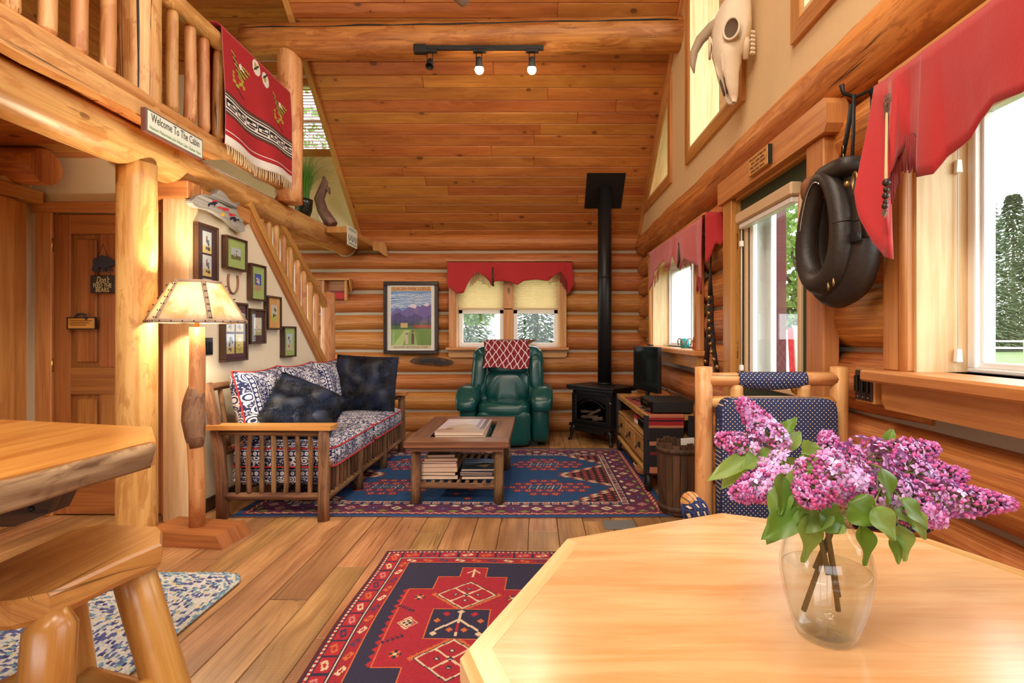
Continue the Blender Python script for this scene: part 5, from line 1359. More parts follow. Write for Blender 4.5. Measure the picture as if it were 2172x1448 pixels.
# ------------------------------------------------------------------ media cart
cart = thing('media_cart', 'wood and iron media cart with drawers and caster wheels', 'cabinet')
cx0, cx1, cy0, cy1 = .825, 1.195, 3.93, 5.34
for k in range(3):
    a = cx0 + (cx1 - cx0) * k / 3; MB().box(a + .001, a + (cx1 - cx0) / 3 - .001, cy0, cy1, .545, .587, .003, grain=1).build('top_plank', 'mango_drawer', cart)
for x in (cx0, cx1 - .04):
    for y in (cy0, cy1 - .045):
        p = MB().box(x - .006, x + .04, y - .006, y + .045, .14, .582, .003).build('corner_post', 'rail_steel', cart)
        for z in (.20, .40, .555): MB().ball((x - .008 if x < 1 else x + .042, y + .02, z), .008, 6, 4).build('bolt', 'black_iron', p); MB().ball((x + .018, y - .008, z), .008, 6, 4).build('bolt', 'black_iron', p)
MB().box(cx0 + .01, cx1 - .01, cy0 + .01, cy1 - .01, .40, .42, .002, grain=1).build('shelf', 'mango_drawer', cart)
MB().box(cx0 + .025, cx1 - .01, cy0 + .02, cy1 - .02, .19, .40, grain=1).build('drawer_case', 'mango_drawer', cart)
MB().box(cx0, cx1, cy0 + .01, cy1 - .01, .135, .165, .003, grain=1).build('bottom_shelf', 'mango_drawer', cart)
for k in range(3):
    a = cy0 + .055 + k * .438; d = MB().box(cx0 + .008, cx0 + .03, a, a + .42, .205, .385, .004, grain=1).build('drawer', 'mango_drawer', cart)
    MB().box(cx0 + .004, cx0 + .009, a + .18, a + .24, .285, .33, .001).build('pull_plate', 'black_iron', d)
    MB().tube([(cx0 + .003, a + .185, .315), (cx0 - .022, a + .19, .29), (cx0 - .026, a + .21, .275), (cx0 - .022, a + .23, .29), (cx0 + .003, a + .235, .315)], .004, 6).build('pull', 'black_iron', d)
for x in (cx0 + .02, cx1 - .02):
    for y in (cy0 + .02, cy1 - .03):
        M = TR(x, y, .0775, 0, 0, HP)
        w = MB(M).lathe([(.012, -.016), (.064, -.016), (.067, -.008), (.067, .008), (.064, .016), (.012, .016)], 20).build('wheel', 'black_iron', cart)
        MB().box(x - .026, x - .02, y - .018, y + .018, .06, .15).build('fork', 'black_iron', w); MB().box(x + .02, x + .026, y - .018, y + .018, .06, .15).build('fork', 'black_iron', w)
# woven runner
cv = Canvas(.27, 1.55, .006, rgb(150, 22, 34))
BK, TN, DR_ = rgb(24, 18, 22), rgb(176, 112, 80), rgb(110, 20, 28)
yy = 0.0; rs = random.Random(3)
for h, c2 in ((.05, TN), (.09, BK), (.02, DR_), (.05, BK), (.03, TN), (.10, BK), (.02, TN), (.03, rgb(150, 22, 34)), (.012, BK), (.02, rgb(150, 22, 34)), (.028, TN), (.13, rgb(160, 20, 34)), (.10, rgb(40, 40, 70)), (.05, TN), (.06, rgb(80, 30, 40)), (.08, rgb(60, 56, 80)), (.05, TN)):
    cv.rect(0, 1, yy, yy + h, c2); yy += h
cv.m((cv.Y > .44) & (np.abs(cv.Y - .485 - .008 * np.sin(cv.X * 90)) < .010), TN)
for k in range(2):
    for (ddx, ddy) in ((0, 0), (.012, .012), (-.012, .012), (.012, -.012), (-.012, -.012)): cv.dia(.07 + k * .14 + ddx, .56 + ddy, .009, .009, BK)
for k in range(14): cv.rect(0, .27, .93 + k * .042, .93 + k * .042 + .018, (rgb(120, 40, 44), TN, rgb(40, 36, 60))[k % 3])
def runner(u, v):
    L = v * 1.55; x = .852 + u * .265
    if L < .44: return Vector((x + .004 * math.sin(L * 14), 3.915 - .004 * math.sin(u * 8 + L * 9), .148 + L))
    return Vector((x, 3.918 + (L - .44), .5905 + .001))
settag(cv.sheet(runner, 'woven_runner', 'cloth_print', thick=.004), 'red and black woven runner draped over the media cart end', 'runner')
# players and television
dv = thing('disc_player', 'flat black disc player on top of the media cart', 'player')
MB().box(.885, 1.195, 3.945, 4.34, .60, .685, .004).build('case', 'matte_black', dv)
MB().box(.868, .886, 3.95, 4.335, .602, .683, .005).build('front_panel', 'gloss_black', dv)
MB().box(.864, .869, 4.06, 4.22, .645, .665, .001).build('disc_tray', 'matte_black', dv)
for k in range(4): MB().box(.864, .869, 3.975 + k * .018, 3.985 + k * .018, .62, .628).build('button', 'steel', dv)
for x in (.90, 1.17):
    for y in (3.97, 4.30): MB().lathe([(.001, 0), (.014, 0), (.014, .0075), (.001, .0075)], 10, (x, y, .5927)).build('foot', 'matte_black', dv)
for y in (3.9445,):
    for x in (.97, 1.12): MB(TR(x, y, .62, 0, HP)).lathe([(.0005, -.001), (.005, -.001), (.005, .001)], 10).build('screw', 'black_iron', dv)
sb2 = thing('cable_box', 'small black set top box on the cart shelf', 'player')
MB().box(.86, 1.06, 4.10, 4.40, .428, .495, .006).build('case', 'matte_black', sb2); MB().box(.856, .861, 4.115, 4.385, .435, .488).build('front_panel', 'gloss_black', sb2)
for x in (.88, 1.04):
    for y in (4.12, 4.38): MB().box(x - .008, x + .008, y - .008, y + .008, .421, .428).build('foot', 'matte_black', sb2)
bxx = thing('red_box', 'small red and white carton on the cart shelf', 'box')
MB().box(.87, 1.0, 4.48, 4.62, .4215, .455, .002).build('carton_base', 'paper_white', bxx); MB().box(.868, 1.002, 4.478, 4.622, .455, .485, .003).build('carton_lid', 'red_paint', bxx)
tv = thing('television', 'small flat television angled on the media cart', 'television')
p0, p1 = Vector((1.055, 4.50, 0)), Vector((.940, 5.0, 0)); e = (p1 - p0).normalized(); nrm = Vector((-e.y, e.x, 0))
TM = basis((p0.x, p0.y, .68), e, (0, 0, 1), -nrm); TL = (p1 - p0).length
if (TM @ Vector((0, 0, 1)) - TM @ Vector((0, 0, 0))).x > 0: TM = basis((p0.x, p0.y, .68), e, (0, 0, 1), nrm)
MB(TM).box(0, TL, 0, .405, -.035, 0, .004).build('back_case', 'matte_black', tv)
MB(TM).box(.010, TL - .010, .018, .395, .0, .002).build('screen', 'screen_glass', tv)
for a, b, c, d in ((0, TL, 0, .018), (0, TL, .395, .405), (0, .01, .018, .395), (TL - .01, TL, .018, .395)): MB(TM).box(a, b, c, d, 0, .006, .001).build('bezel', 'gloss_black', tv)
MB(TM).box(TL / 2 - .03, TL / 2 + .03, -.08, .04, -.03, -.012).build('stand_neck', 'matte_black', tv)
MB(TM).box(TL / 2 - .13, TL / 2 + .13, -.0835, -.0735, -.10, .09, .004).build('stand_base', 'gloss_black', tv)
MB().tube([(1.08, 4.62, .78), (1.14, 4.55, .72), (1.19, 4.45, .62), (1.20, 4.40, .59)], .003, 6).build('power_cable', 'matte_black', tv)
bk = thing('wicker_basket', 'low wicker basket with coiled white cord under the cart', 'basket')
MB().lathe([(.001, 0), (.10, 0), (.125, .04), (.13, .07), (.122, .07), (.116, .04), (.09, .01), (.001, .01)], 22, (.96, 4.42, .0165)).build('body', 'basket', bk)
MB().tube([(.96 + .127 * math.cos(a * .3), 4.42 + .127 * math.sin(a * .3), .09) for a in range(22)], .009, 8).build('rim', 'basket', bk)
MB().tube([(.95 + (.05 + .02 * math.sin(a * .7)) * math.cos(a * .5), 4.40 + .06 * math.sin(a * .5), .09 + .012 * math.sin(a * .9)) for a in range(40)], .003, 6).build('cord', 'cable_white', bk)
# barrel
br = thing('stave_bucket', 'dark wooden stave bucket beside the media cart', 'bucket')
bxc, byc = .955, 3.50
NSt = 18
for k in range(NSt):
    a0, a1 = 2 * math.pi * k / NSt + .012, 2 * math.pi * (k + 1) / NSt - .012
    V = []
    for z, r in ((.012, .125), (.24, .137), (.47 + .008 * (k % 3), .142)):
        for rr_ in (r, r - .014):
            for a in (a0, a1): V.append((bxc + rr_ * math.cos(a), byc + rr_ * math.sin(a), z))
    F_ = []
    for q in (0, 4):
        F_ += [(q, q + 1, q + 5, q + 4), (q + 3, q + 2, q + 6, q + 7), (q + 2, q, q + 4, q + 6), (q + 1, q + 3, q + 7, q + 5)]
    F_ += [(8, 9, 11, 10), (1, 0, 2, 3)]
    MB().add(V, F_, [[(V[i][0] + V[i][1], V[i][2]) for i in f] for f in F_]).build('stave', 'barrel_oak', br)
for z, r in ((.05, .129), (.43, .1435)): MB().lathe([(r - .003, -.016), (r + .004, -.016), (r + .004, .016), (r - .003, .016)], 28, (bxc, byc, z)).build('hoop', 'barrel_oak', br)
MB().lathe([(.001, 0), (.122, 0), (.122, .012), (.001, .012)], 20, (bxc, byc, .0155)).build('bottom', 'barrel_oak', br)
nb = MB(TR(bxc + .07, byc + .02, .0285, .3)).box(-.05, .05, -.004, .004, 0, .465); settag(nb.build('paper_sheet', 'paper_white'), 'white paper standing in the wooden bucket', 'paper')
# dough bowl on the back sill
bo = thing('dough_bowl', 'long dark wooden dough bowl on the back window sill', 'bowl')
MB().lathe([(.001, 0), (.40, .0), (.62, .02), (1.0, .085), (1.0, .093), (.96, .093), (.60, .034), (.38, .018), (.001, .018)], 36, (-.31, 6.30, 1.0405), squash=(.31, .085)).build('bowl_body', 'oak_brown', bo)
for k, (a, b) in enumerate(((-.50, 6.30), (-.41, 6.31), (-.30, 6.30), (-.21, 6.305), (-.12, 6.30))):
    mb = MB()
    for q in range(6): mb.lathe([(.001, 0), (.022 - abs(q - 2) * .004, .004), (.001, .012)], 9, (a, b, 1.098 + q * .006 - (.014 if k % 2 else 0)))
    settag(mb.build('pine_cone', 'bark_edge'), f'{["first", "second", "middle", "fourth", "last"][k]} brown pine cone in the dough bowl counted from the poster side', 'pine cone', 'pine cones in the dough bowl')
# little wall shelf with red pouch by the newel
wsf = thing('wall_shelf', 'small bracketed pine wall shelf beside the stair newel', 'shelf')
MB().box(-2.62, -2.25, 6.285, 6.32, 1.72, 1.845, .004).build('back_board', 'door_fir', wsf)
MB().box(-2.64, -2.24, 6.20, 6.33, 1.845, 1.862, .003).build('shelf_board', 'trim_pine', wsf)
for x in (-2.575, -2.305): MB().box(x, x + .03, 6.22, 6.29, 1.60, 1.845, .004).build('bracket', 'trim_pine', wsf)
MB().prism([(6.29, 1.845), (6.21, 1.845), (6.225, 1.80), (6.26, 1.74), (6.29, 1.70)], -2.25, -2.235, axis=0).build('scroll_bracket', 'trim_pine', wsf)
rp = thing('red_pouch', 'dark red pouch hanging below the small wall shelf', 'pouch'); MB().box(-2.50, -2.27, 6.235, 6.285, 1.62, 1.70, .015).build('pouch_body', 'red_hide', rp); MB().box(-2.49, -2.28, 6.24, 6.28, 1.70, 1.715).build('pouch_band', 'wine_ink', rp)
# ------------------------------------------------------------------ poster on the back wall
po = thing('framed_poster', 'framed lodge travel poster of mountains on the back log wall', 'poster')
p_x0, p_x1, p_z0, p_z1, p_y = -1.855, -1.19, .955, 1.835, 6.295
for a, b, c, d in ((p_x0, p_x1, p_z0, p_z0 + .045), (p_x0, p_x1, p_z1 - .045, p_z1), (p_x0, p_x0 + .045, p_z0 + .045, p_z1 - .045), (p_x1 - .045, p_x1, p_z0 + .045, p_z1 - .045)): MB().box(a, b, p_y - .025, p_y + .02, c, d, .006).build('frame', 'dark_frame', po)
MB().box(p_x0 + .04, p_x1 - .04, p_y, p_y + .006, p_z0 + .04, p_z1 - .04).build('mat_board', 'paper_white', po)
pw, ph_ = .415, .645
cv = Canvas(pw, ph_, .0055, rgb(110, 150, 200))
for k in range(9): cv.path([(0, .56 - k * .018 + .012 * math.sin(k)), (.15, .575 - k * .018), (.30, .56 - k * .016), (.415, .58 - k * .018)], .005 if k % 2 else .003, rgb(206, 214, 228))
cv.poly([(0, .36), (.06, .43), (.12, .39), (.22, .47), (.30, .44), (.37, .48), (.415, .45), (.415, .28), (0, .28)], rgb(112, 96, 160))
cv.poly([(.17, .44), (.22, .47), (.27, .45), (.25, .42), (.21, .43)], rgb(226, 214, 230)); cv.poly([(.33, .455), (.37, .48), (.40, .458), (.37, .44)], rgb(226, 214, 230))
cv.poly([(0, .33), (.08, .38), (.16, .33), (.25, .37), (.34, .32), (.415, .36), (.415, .24), (0, .24)], rgb(76, 70, 128))
for k in range(26): x = k * .016; h = .03 + .05 * abs(math.sin(k * 2.3)); cv.poly([(x, .235), (x + .016, .235), (x + .008, .235 + h)], rgb(40, 70, 52))
cv.rect(0, pw, .205, .24, rgb(70, 104, 66)); cv.rect(.24, .415, .215, .25, rgb(150, 62, 52)); cv.rect(.10, .17, .22, .27, rgb(206, 172, 110)); cv.rect(0, pw, 0, .205, rgb(136, 168, 84))
cv.poly([(0, 0), (.14, .2), (.20, .2), (.10, 0)], rgb(178, 196, 120)); cv.poly([(.28, 0), (.24, .2), (.415, .2), (.415, 0)], rgb(104, 140, 66))
for xx, c2, hgt in ((.165, rgb(206, 178, 156), .13), (.225, rgb(66, 48, 60), .15)): cv.rect(xx - .013, xx + .013, .05, .05 + hgt * .75, c2); cv.disc(xx, .05 + hgt * .85, .012, rgb(120, 84, 66)); cv.rect(xx - .016, xx + .016, .05 + hgt * .9, .05 + hgt * .94, c2)
cv.rect(0, pw, .60, .645, rgb(222, 168, 104)); cv.rect(0, pw, 0, .038, rgb(214, 200, 160))
pz0 = (p_z0 + p_z1) / 2 - ph_ / 2; pxm = (p_x0 + p_x1) / 2
pw, ph_ = .49, .755; pz0 = (p_z0 + p_z1) / 2 - ph_ / 2
cv.sheet(flat_sheet((pxm - pw / 2, p_y - .001, pz0), (pw, 0, 0), (0, 0, ph_)), 'print', 'print_paper', po)
text_mesh('GLACIER PARK LODGE', .054, 'lettering', 'wine_ink', po, M=basis((pxm, p_y - .002, pz0 + .728), (1, 0, 0), (0, 0, 1), (0, -1, 0)), width=.465)
text_mesh('GLACIER NATIONAL PARK', .028, 'lettering', 'dark_ink', po, M=basis((pxm, p_y - .002, pz0 + .022), (1, 0, 0), (0, 0, 1), (0, -1, 0)), width=.42)
MB().box(p_x0 + .04, p_x1 - .04, p_y - .006, p_y - .004, p_z0 + .04, p_z1 - .04).build('glazing', 'frame_glass', po)
# ------------------------------------------------------------------ pictures on the stair wall
def pic(label, px0, px1, pyt, pyb, mat_, mats, prints, fw=.015, dep=.045):
    """frame face corners in the photo; the wall plane gives the distance"""
    Xf = XS + dep
    a, b = atX(px0, pyt, Xf), atX(px1, pyt, Xf); Y0, Y1 = a.y, b.y
    zt_, zb_ = a.z, atX(px0, pyb, Xf).z
    f = thing('picture_frame', label, 'picture', 'framed pictures on the stair wall')
    for p, q, c, d in ((Y0, Y1, zb_, zb_ + fw), (Y0, Y1, zt_ - fw, zt_), (Y0, Y0 + fw, zb_ + fw, zt_ - fw), (Y1 - fw, Y1, zb_ + fw, zt_ - fw)): MB().box(XS + .002, Xf, p, q, c, d, .003).build('frame', mat_, f)
    MB().box(XS + .003, Xf - .014, Y0 + fw * .8, Y1 - fw * .8, zb_ + fw * .8, zt_ - fw * .8).build('mat_board', mats, f)
    W0, H0 = Y1 - Y0, zt_ - zb_
    for (u0, u1, v0, v1, cols) in prints:
        w, h = (u1 - u0) * W0, (v1 - v0) * H0
        cv = Canvas(w, h, .006, cols[0])
        rs = random.Random(label)
        cv.rect(0, w, 0, h * .35, cols[1])
        for k in range(9): cv.disc(w * rs.uniform(.3, .75), h * rs.uniform(.2, .75), w * rs.uniform(.05, .16), cols[2 + k % (len(cols) - 2)], h * rs.uniform(.04, .12))
        cv.sheet(flat_sheet((Xf - .0135, Y0 + u0 * W0, zb_ + v0 * H0), (0, w, 0), (0, 0, h)), 'print', 'print_paper', f)
    MB().box(Xf - .010, Xf - .008, Y0 + fw, Y1 - fw, zb_ + fw, zt_ - fw).build('glazing', 'frame_glass', f)
    return f
ck = [rgb(206, 214, 214), rgb(214, 192, 120), rgb(60, 70, 90), rgb(120, 90, 70), rgb(90, 110, 120)]
pic('tall narrow frame with two cowboy prints on dark mat', 420, 465, 469, 617, 'walnut_frame', 'mat_dark', [(.30, .72, .58, .90, ck), (.30, .72, .24, .55, ck), (.30, .72, .02, .20, ck)])
pic('landscape frame with green mat and cabin print', 482, 526, 497, 568, 'walnut_frame', 'mat_green', [(.27, .73, .32, .68, [rgb(190, 204, 206), rgb(110, 120, 80), rgb(70, 80, 60), rgb(214, 214, 206), rgb(120, 104, 84)])])
pic('portrait frame with green mat and blue sky print', 535, 566, 557, 636, 'walnut_frame', 'mat_green', [(.28, .72, .28, .74, [rgb(40, 100, 190), rgb(190, 160, 120), rgb(226, 226, 226), rgb(150, 90, 70), rgb(230, 220, 210)])])
pic('large plum matted frame with four western prints', 477, 527.6, 638, 768, 'walnut_frame', 'mat_plum', [(.14, .46, .50, .84, ck), (.52, .84, .50, .84, ck), (.14, .46, .13, .46, ck), (.52, .84, .13, .46, [rgb(222, 206, 110), rgb(196, 186, 90), rgb(240, 236, 200), rgb(160, 150, 70)])], fw=.018)
pic('small dark matted frame with document print', 533.5, 566, 653.5, 729.5, 'walnut_frame', 'mat_dark', [(.26, .76, .25, .75, [rgb(222, 216, 196), rgb(170, 166, 110), rgb(214, 208, 190), rgb(196, 190, 170)])])
pic('small orange matted frame with meadow print', 570, 598.7, 626, 698.7, 'walnut_frame', 'mat_orange', [(.30, .72, .24, .74, [rgb(206, 206, 190), rgb(196, 196, 90), rgb(90, 100, 60), rgb(210, 204, 160)])])
pic('lowest frame with green mat and woman print near stair foot', 604, 629.7, 691.5, 758.4, 'walnut_frame', 'mat_green', [(.28, .74, .24, .76, [rgb(190, 210, 226), rgb(206, 190, 160), rgb(110, 70, 50), rgb(226, 206, 190), rgb(190, 180, 90)])])
# horseshoe, switch
hsx = XS + .006; cy_ = atX(494, 600, hsx); hp = []
for k in range(21):
    t = math.pi * (1 + k / 20); hp.append(Vector((hsx, cy_.y + .060 * math.cos(t) * (1.0 if True else 1), cy_.z - .005 + .072 * math.sin(t))))
hp = [hp[0] + Vector((0, .006, .065))] + [hp[0] + Vector((0, -.002, .03))] + hp + [hp[-1] + Vector((0, .002, .03)), hp[-1] + Vector((0, -.006, .065))]
hs_ = thing('horseshoe', 'rusty horseshoe nailed to the cream stair wall', 'horseshoe')
MB().tube(hp, .011, 8, flat=(.45, 1)).build('shoe', 'rust_shoe', hs_)
for k in (4, 8, 16, 20): MB().ball(hp[k] + Vector((.005, 0, 0)), .0035, 6, 4).build('nail_hole', 'matte_black', hs_)
sw = thing('light_switch', 'black double light switch on the cream stair wall behind the lamp', 'switch')
a, b = atX(434, 716, XS + .008), atX(452, 716, XS + .008); zb_ = atX(434, 753, XS + .008).z
MB().box(XS + .001, XS + .008, a.y, b.y, zb_, a.z, .002).build('plate', 'gloss_black', sw)
for k in range(2): MB().box(XS + .008, XS + .013, a.y + (b.y - a.y) * (.18 + .36 * k), a.y + (b.y - a.y) * (.44 + .36 * k), zb_ + .03, a.z - .03, .001).build('rocker', 'matte_black', sw)
# painted driftwood above the pictures
dwf = thing('painted_driftwood', 'grey driftwood with painted running horses on the stair wall', 'wall art')
P = lambda x, y: atX(400 + x / 14.48, 400 + y / 14.48, XS + .05)
outl = [(80, 370), (110, 330), (170, 300), (200, 230), (330, 190), (430, 170), (540, 190), (640, 230), (700, 180), (830, 130), (880, 50), (930, 35), (1010, 80), (1120, 180), (1210, 300), (1260, 380), (1380, 440), (1520, 430), (1550, 470), (1470, 540), (1450, 640), (1500, 780), (1560, 860), (1640, 960), (1720, 1200), (1710, 1300), (1650, 1340), (1580, 1330), (1450, 1210), (1330, 1080), (1180, 960), (1010, 860), (880, 770), (700, 670), (500, 620), (300, 590), (170, 520), (100, 440)]
poly3 = [P(x, y) for x, y in outl]
MB().prism([(p.y, p.z) for p in poly3], XS + .012, XS + .055, axis=0).build('driftwood', 'grey_drift', dwf)
def horse(pts, mat_):
    q = [P(x, y) for x, y in pts]; MB().prism([(p.y, p.z) for p in q], XS + .0548, XS + .0562, axis=0).build('painted_horse', mat_, dwf)
horse([(560, 520), (600, 440), (680, 420), (760, 400), (830, 400), (880, 460), (820, 470), (800, 510), (740, 580), (770, 500), (700, 500), (640, 490), (600, 560)], 'navy_ink')
horse([(690, 410), (730, 350), (800, 350), (860, 390), (800, 400)], 'red_paint')
horse([(850, 580), (920, 545), (1010, 580), (1100, 590), (1190, 600), (1220, 650), (1200, 690), (1130, 670), (1080, 690), (1000, 620), (920, 600)], 'red_paint')
horse([(960, 790), (1010, 740), (1080, 750), (1090, 800), (1030, 850)], 'yellow_paint')
horse([(1240, 890), (1320, 860), (1400, 870), (1460, 940), (1540, 930), (1530, 980), (1450, 970), (1420, 1020), (1360, 1000), (1340, 930), (1260, 970)], 'navy_ink')
horse([(1200, 800), (1270, 740), (1330, 790), (1410, 790), (1430, 850), (1330, 830), (1280, 860)], 'red_paint')
# ------------------------------------------------------------------ signs on the hall door
bs = thing('bear_sign', 'hanging bear cut-out sign on the hall door', 'sign')
Q = lambda x, y: atY(180 + x / 6.58, 500 + y / 6.58, HY - .02)
bear = [(105, 480), (110, 440), (125, 410), (118, 360), (130, 320), (170, 305), (200, 285), (250, 275), (300, 290), (345, 320), (365, 315), (385, 335), (430, 350), (445, 375), (430, 395), (400, 405), (375, 425), (345, 425), (360, 455), (395, 478), (390, 492), (345, 490), (320, 455), (300, 445), (290, 470), (308, 500), (260, 505), (245, 470), (240, 440), (205, 440), (190, 470), (208, 505), (165, 505), (150, 485), (120, 500)]
q = [Q(x, y) for x, y in bear]; MB().prism([(p.x, p.z) for p in q], HY - .026, HY - .016, axis=1).build('bear_cutout', 'bear_slate', bs)
a, b = Q(80, 550), Q(435, 800); MB().box(a.x, b.x, HY - .028, HY - .014, b.z, a.z, .006).build('plaque', 'sign_brown', bs)
for t, y_, sz, shx, wd in (("Don't", 620, .062, .35, .085), ('FEED THE', 697, .040, 0, .118), ('BEARS', 760, .040, 0, .085)):
    c = Q(258, y_); text_mesh(t, sz, 'lettering', 'tan_ink', bs, M=basis((c.x, HY - .0285, c.z), (1, 0, 0), (0, 0, 1), (0, -1, 0)), shear=shx, width=wd)
MB().tube([Q(165, 310), Q(255, 115), Q(320, 300)], .002, 5).build('wire', 'dark_frame', bs)
for x in (150, 360): MB().tube([Q(x, 500), Q(x, 556)], .002, 5).build('link', 'dark_frame', bs)
wsn = thing('wooden_sign', 'small reddish wooden sign with bow on the hall door', 'sign')
a, b = atY(144, 673, HY - .02), atY(203.5, 697.5, HY - .02)
MB().box(a.x, b.x, HY - .024, HY - .014, b.z, a.z, .002).build('board', 'slab_gold', wsn)
for p, q_, c, d in ((a.x, b.x, a.z - .004, a.z + .002), (a.x, b.x, b.z - .002, b.z + .004), (a.x - .002, a.x + .004, b.z, a.z), (b.x - .004, b.x + .002, b.z, a.z)): MB().box(p, q_, HY - .027, HY - .014, c, d).build('edge', 'matte_black', wsn)
for k in range(3): MB().box(a.x + .02, b.x - .02 - .02 * k, HY - .0248, HY - .024, a.z - .024 - k * .014, a.z - .020 - k * .014).build('burnt_line', 'burnt_ink', wsn)
MB().tube([atY(157, 673, HY - .03), atY(166, 667, HY - .035), atY(174, 665, HY - .03), atY(180, 668, HY - .035), atY(183, 678, HY - .03)], [.004, .010, .006, .010, .005], 7).build('bow', 'bear_slate', wsn)
# ------------------------------------------------------------------ horse collar on the right wall
hc = thing('horse_collar', 'black leather horse collar hung beside the green door', 'horse collar')
CC = Vector((1.07, 1.945, 1.585))
def egg(hw, hh, n, x):
    out = []
    for k in range(n + 1):
        t = 2 * math.pi * k / n; s_ = math.sin(t); w = hw * (1 - .22 * s_)
        out.append(Vector((x, CC.y - w * math.cos(t), CC.z + hh * s_)))
    return out
MB().tube(egg(.118, .196, 44, 1.075), [.034 + .006 * (1 - math.sin(2 * math.pi * k / 44)) for k in range(45)], 14, caps=False, rough=.05, seed=3).build('roll', 'black_leather', hc)
MB().tube(egg(.148, .226, 44, 1.135), [.040 + .020 * max(0, -math.sin(2 * math.pi * k / 44 - .2)) for k in range(45)], 14, caps=False, rough=.06, seed=5).build('body_pad', 'black_leather', hc)
MB().tube(egg(.140, .214, 44, 1.095), .010, 8, caps=False).build('rim_welt', 'matte_black', hc)
MB().tube(egg(.180, .258, 44, 1.165)[24:44], .005, 6).build('stitch_cord', 'brown_leather', hc)
MB().tube(egg(.190, .265, 44, 1.155)[23:44], .004, 6).build('stitch_cord', 'brown_leather', hc)
MB().tube([p + Vector((-.034, 0, 0)) for p in egg(.105, .182, 44, 1.075)[8:30]], .003, 6).build('hame_wire', 'steel', hc)
mb = MB(); supere(mb, (1.085, 2.02, 1.765), (.045, .055, .05), .7, .7, 18, 10); mb.build('throat_pad', 'brown_leather', hc)
mb = MB(); supere(mb, (1.12, 1.90, 1.795), (.07, .11, .035), .6, .6, 22, 10); mb.build('crown_cap', 'black_leather', hc)
MB().tube([(1.12, 1.90, 1.84), (1.13, 1.885, 1.93), (1.14, 1.875, 2.03)], .009, 8, flat=(.35, 1)).build('strap', 'matte_black', hc)
MB().tube([(1.12, 1.84, 1.82), (1.13, 1.85, 1.92), (1.14, 1.862, 2.06)], .007, 8, flat=(.5, 1)).build('strap', 'matte_black', hc)
for z in (1.875, 1.845): MB(TR(1.118, 1.895, z, 0, HP * .2, HP)).lathe([(.012, -.002), (.016, 0), (.012, .002)], 12).build('buckle', 'aged_brass', hc)
def torus(mb, M, R0, r, n=20, m=8):
    return mb.tube([M @ Vector((R0 * math.cos(2 * math.pi * k / n), R0 * math.sin(2 * math.pi * k / n), 0)) for k in range(n + 1)], r, m, caps=False)
g = atX(1813, 384, 1.05); torus(MB(), TR(g.x, g.y, g.z, 0, .3, HP), .028, .0045).build('brass_ring', 'aged_brass', hc)
g = atX(1797, 390, 1.05); MB().ball(g, .011, 8, 6).build('brass_knob', 'aged_brass', hc)
g = atX(1798, 506, 1.075); mb = MB(); supere(mb, g + Vector((.012, 0, 0)), (.010, .05, .018), .4, .6, 18, 8); mb.build('hame_clip', 'matte_black', hc)
g = atX(1806, 480, 1.085); mb = MB(); supere(mb, g + Vector((.03, 0, 0)), (.012, .05, .048), .3, .3, 16, 8); mb.build('side_patch', 'black_leather', hc)
for (px, py) in ((1757, 607), (1768, 598)): g = atX(px, py, 1.03); torus(MB(), TR(g.x, g.y, g.z, 0, .6, HP), .013, .003, 14, 6).build('buckle', 'aged_brass', hc)
hk = thing('iron_hook', 'black iron hook on the log above the horse collar', 'hook')
g = Vector((1.20, 1.865, 2.075))
MB().tube([g + Vector((.02, 0, -.05)), g + Vector((.0, 0, .0)), g + Vector((-.05, .01, -.02)), g + Vector((-.085, .02, .0)), g + Vector((-.09, .022, .03))], [.008, .008, .007, .007, .010], 8).build('hook_arm', 'black_iron', hk)
MB().box(1.205, 1.235, 1.852, 1.878, 1.99, 2.09, .004).build('hook_plate', 'black_iron', hk)
# sleigh bells strap
sbell = thing('sleigh_bells', 'leather strap of brass sleigh bells hanging between window and green door', 'sleigh bells')
C4 = lambda x, y, X=1.185: atX(1340 + x / 3.292, 420 + y / 3.292, X)
MB().tube([C4(552, 398), C4(551, 480), C4(548, 560), C4(550, 680)], [.006, .006, .012, .018], 8, flat=(.3, 1)).build('strap', 'black_leather', sbell)
MB().tube([C4(548, 680), C4(543, 860), C4(530, 1050), C4(520, 1190)], .018, 8, flat=(.25, 1)).build('strap', 'black_leather', sbell)
MB().tube([C4(556, 680), C4(556, 860), C4(572, 1050), C4(600, 1240)], .016, 8, flat=(.25, 1)).build('strap', 'black_leather', sbell)
for x, y in ((540, 695), (538, 750), (540, 805), (542, 858), (544, 912), (545, 965), (552, 1018), (558, 1073), (575, 1128), (597, 1180), (515, 1140)):
    b = MB().ball(C4(x, y, 1.16), .0155, 12, 8).build('bell', 'aged_brass', sbell); MB().tube([C4(x - 6, y, 1.145), C4(x + 6, y, 1.145)], .0022, 5).build('bell_slit', 'matte_black', b)
MB().ball(C4(552, 398, 1.20), .007, 8, 6).build('nail', 'black_iron', sbell)
# engraved plaque above the door
pq = thing('engraved_plaque', 'small engraved wooden plaque on the green door head casing', 'plaque')
MB().box(1.158, 1.179, 2.60, 2.835, 2.055, 2.15, .002, grain=1).build('board', 'trim_pine', pq)
MB().box(1.160, 1.181, 2.594, 2.600, 2.053, 2.152).build('dark_edge', 'matte_black', pq)
for k, t in enumerate(('Everyone brings joy', 'here. Some when', 'they enter, others', 'when they leave.')):
    text_mesh(t, .021, 'lettering', 'burnt_ink', pq, M=basis((1.1575, 2.7175, 2.135 - k * .0215), (0, -1, 0), (0, 0, 1), (-1, 0, 0)), width=(.20, .155, .185, .165)[k])
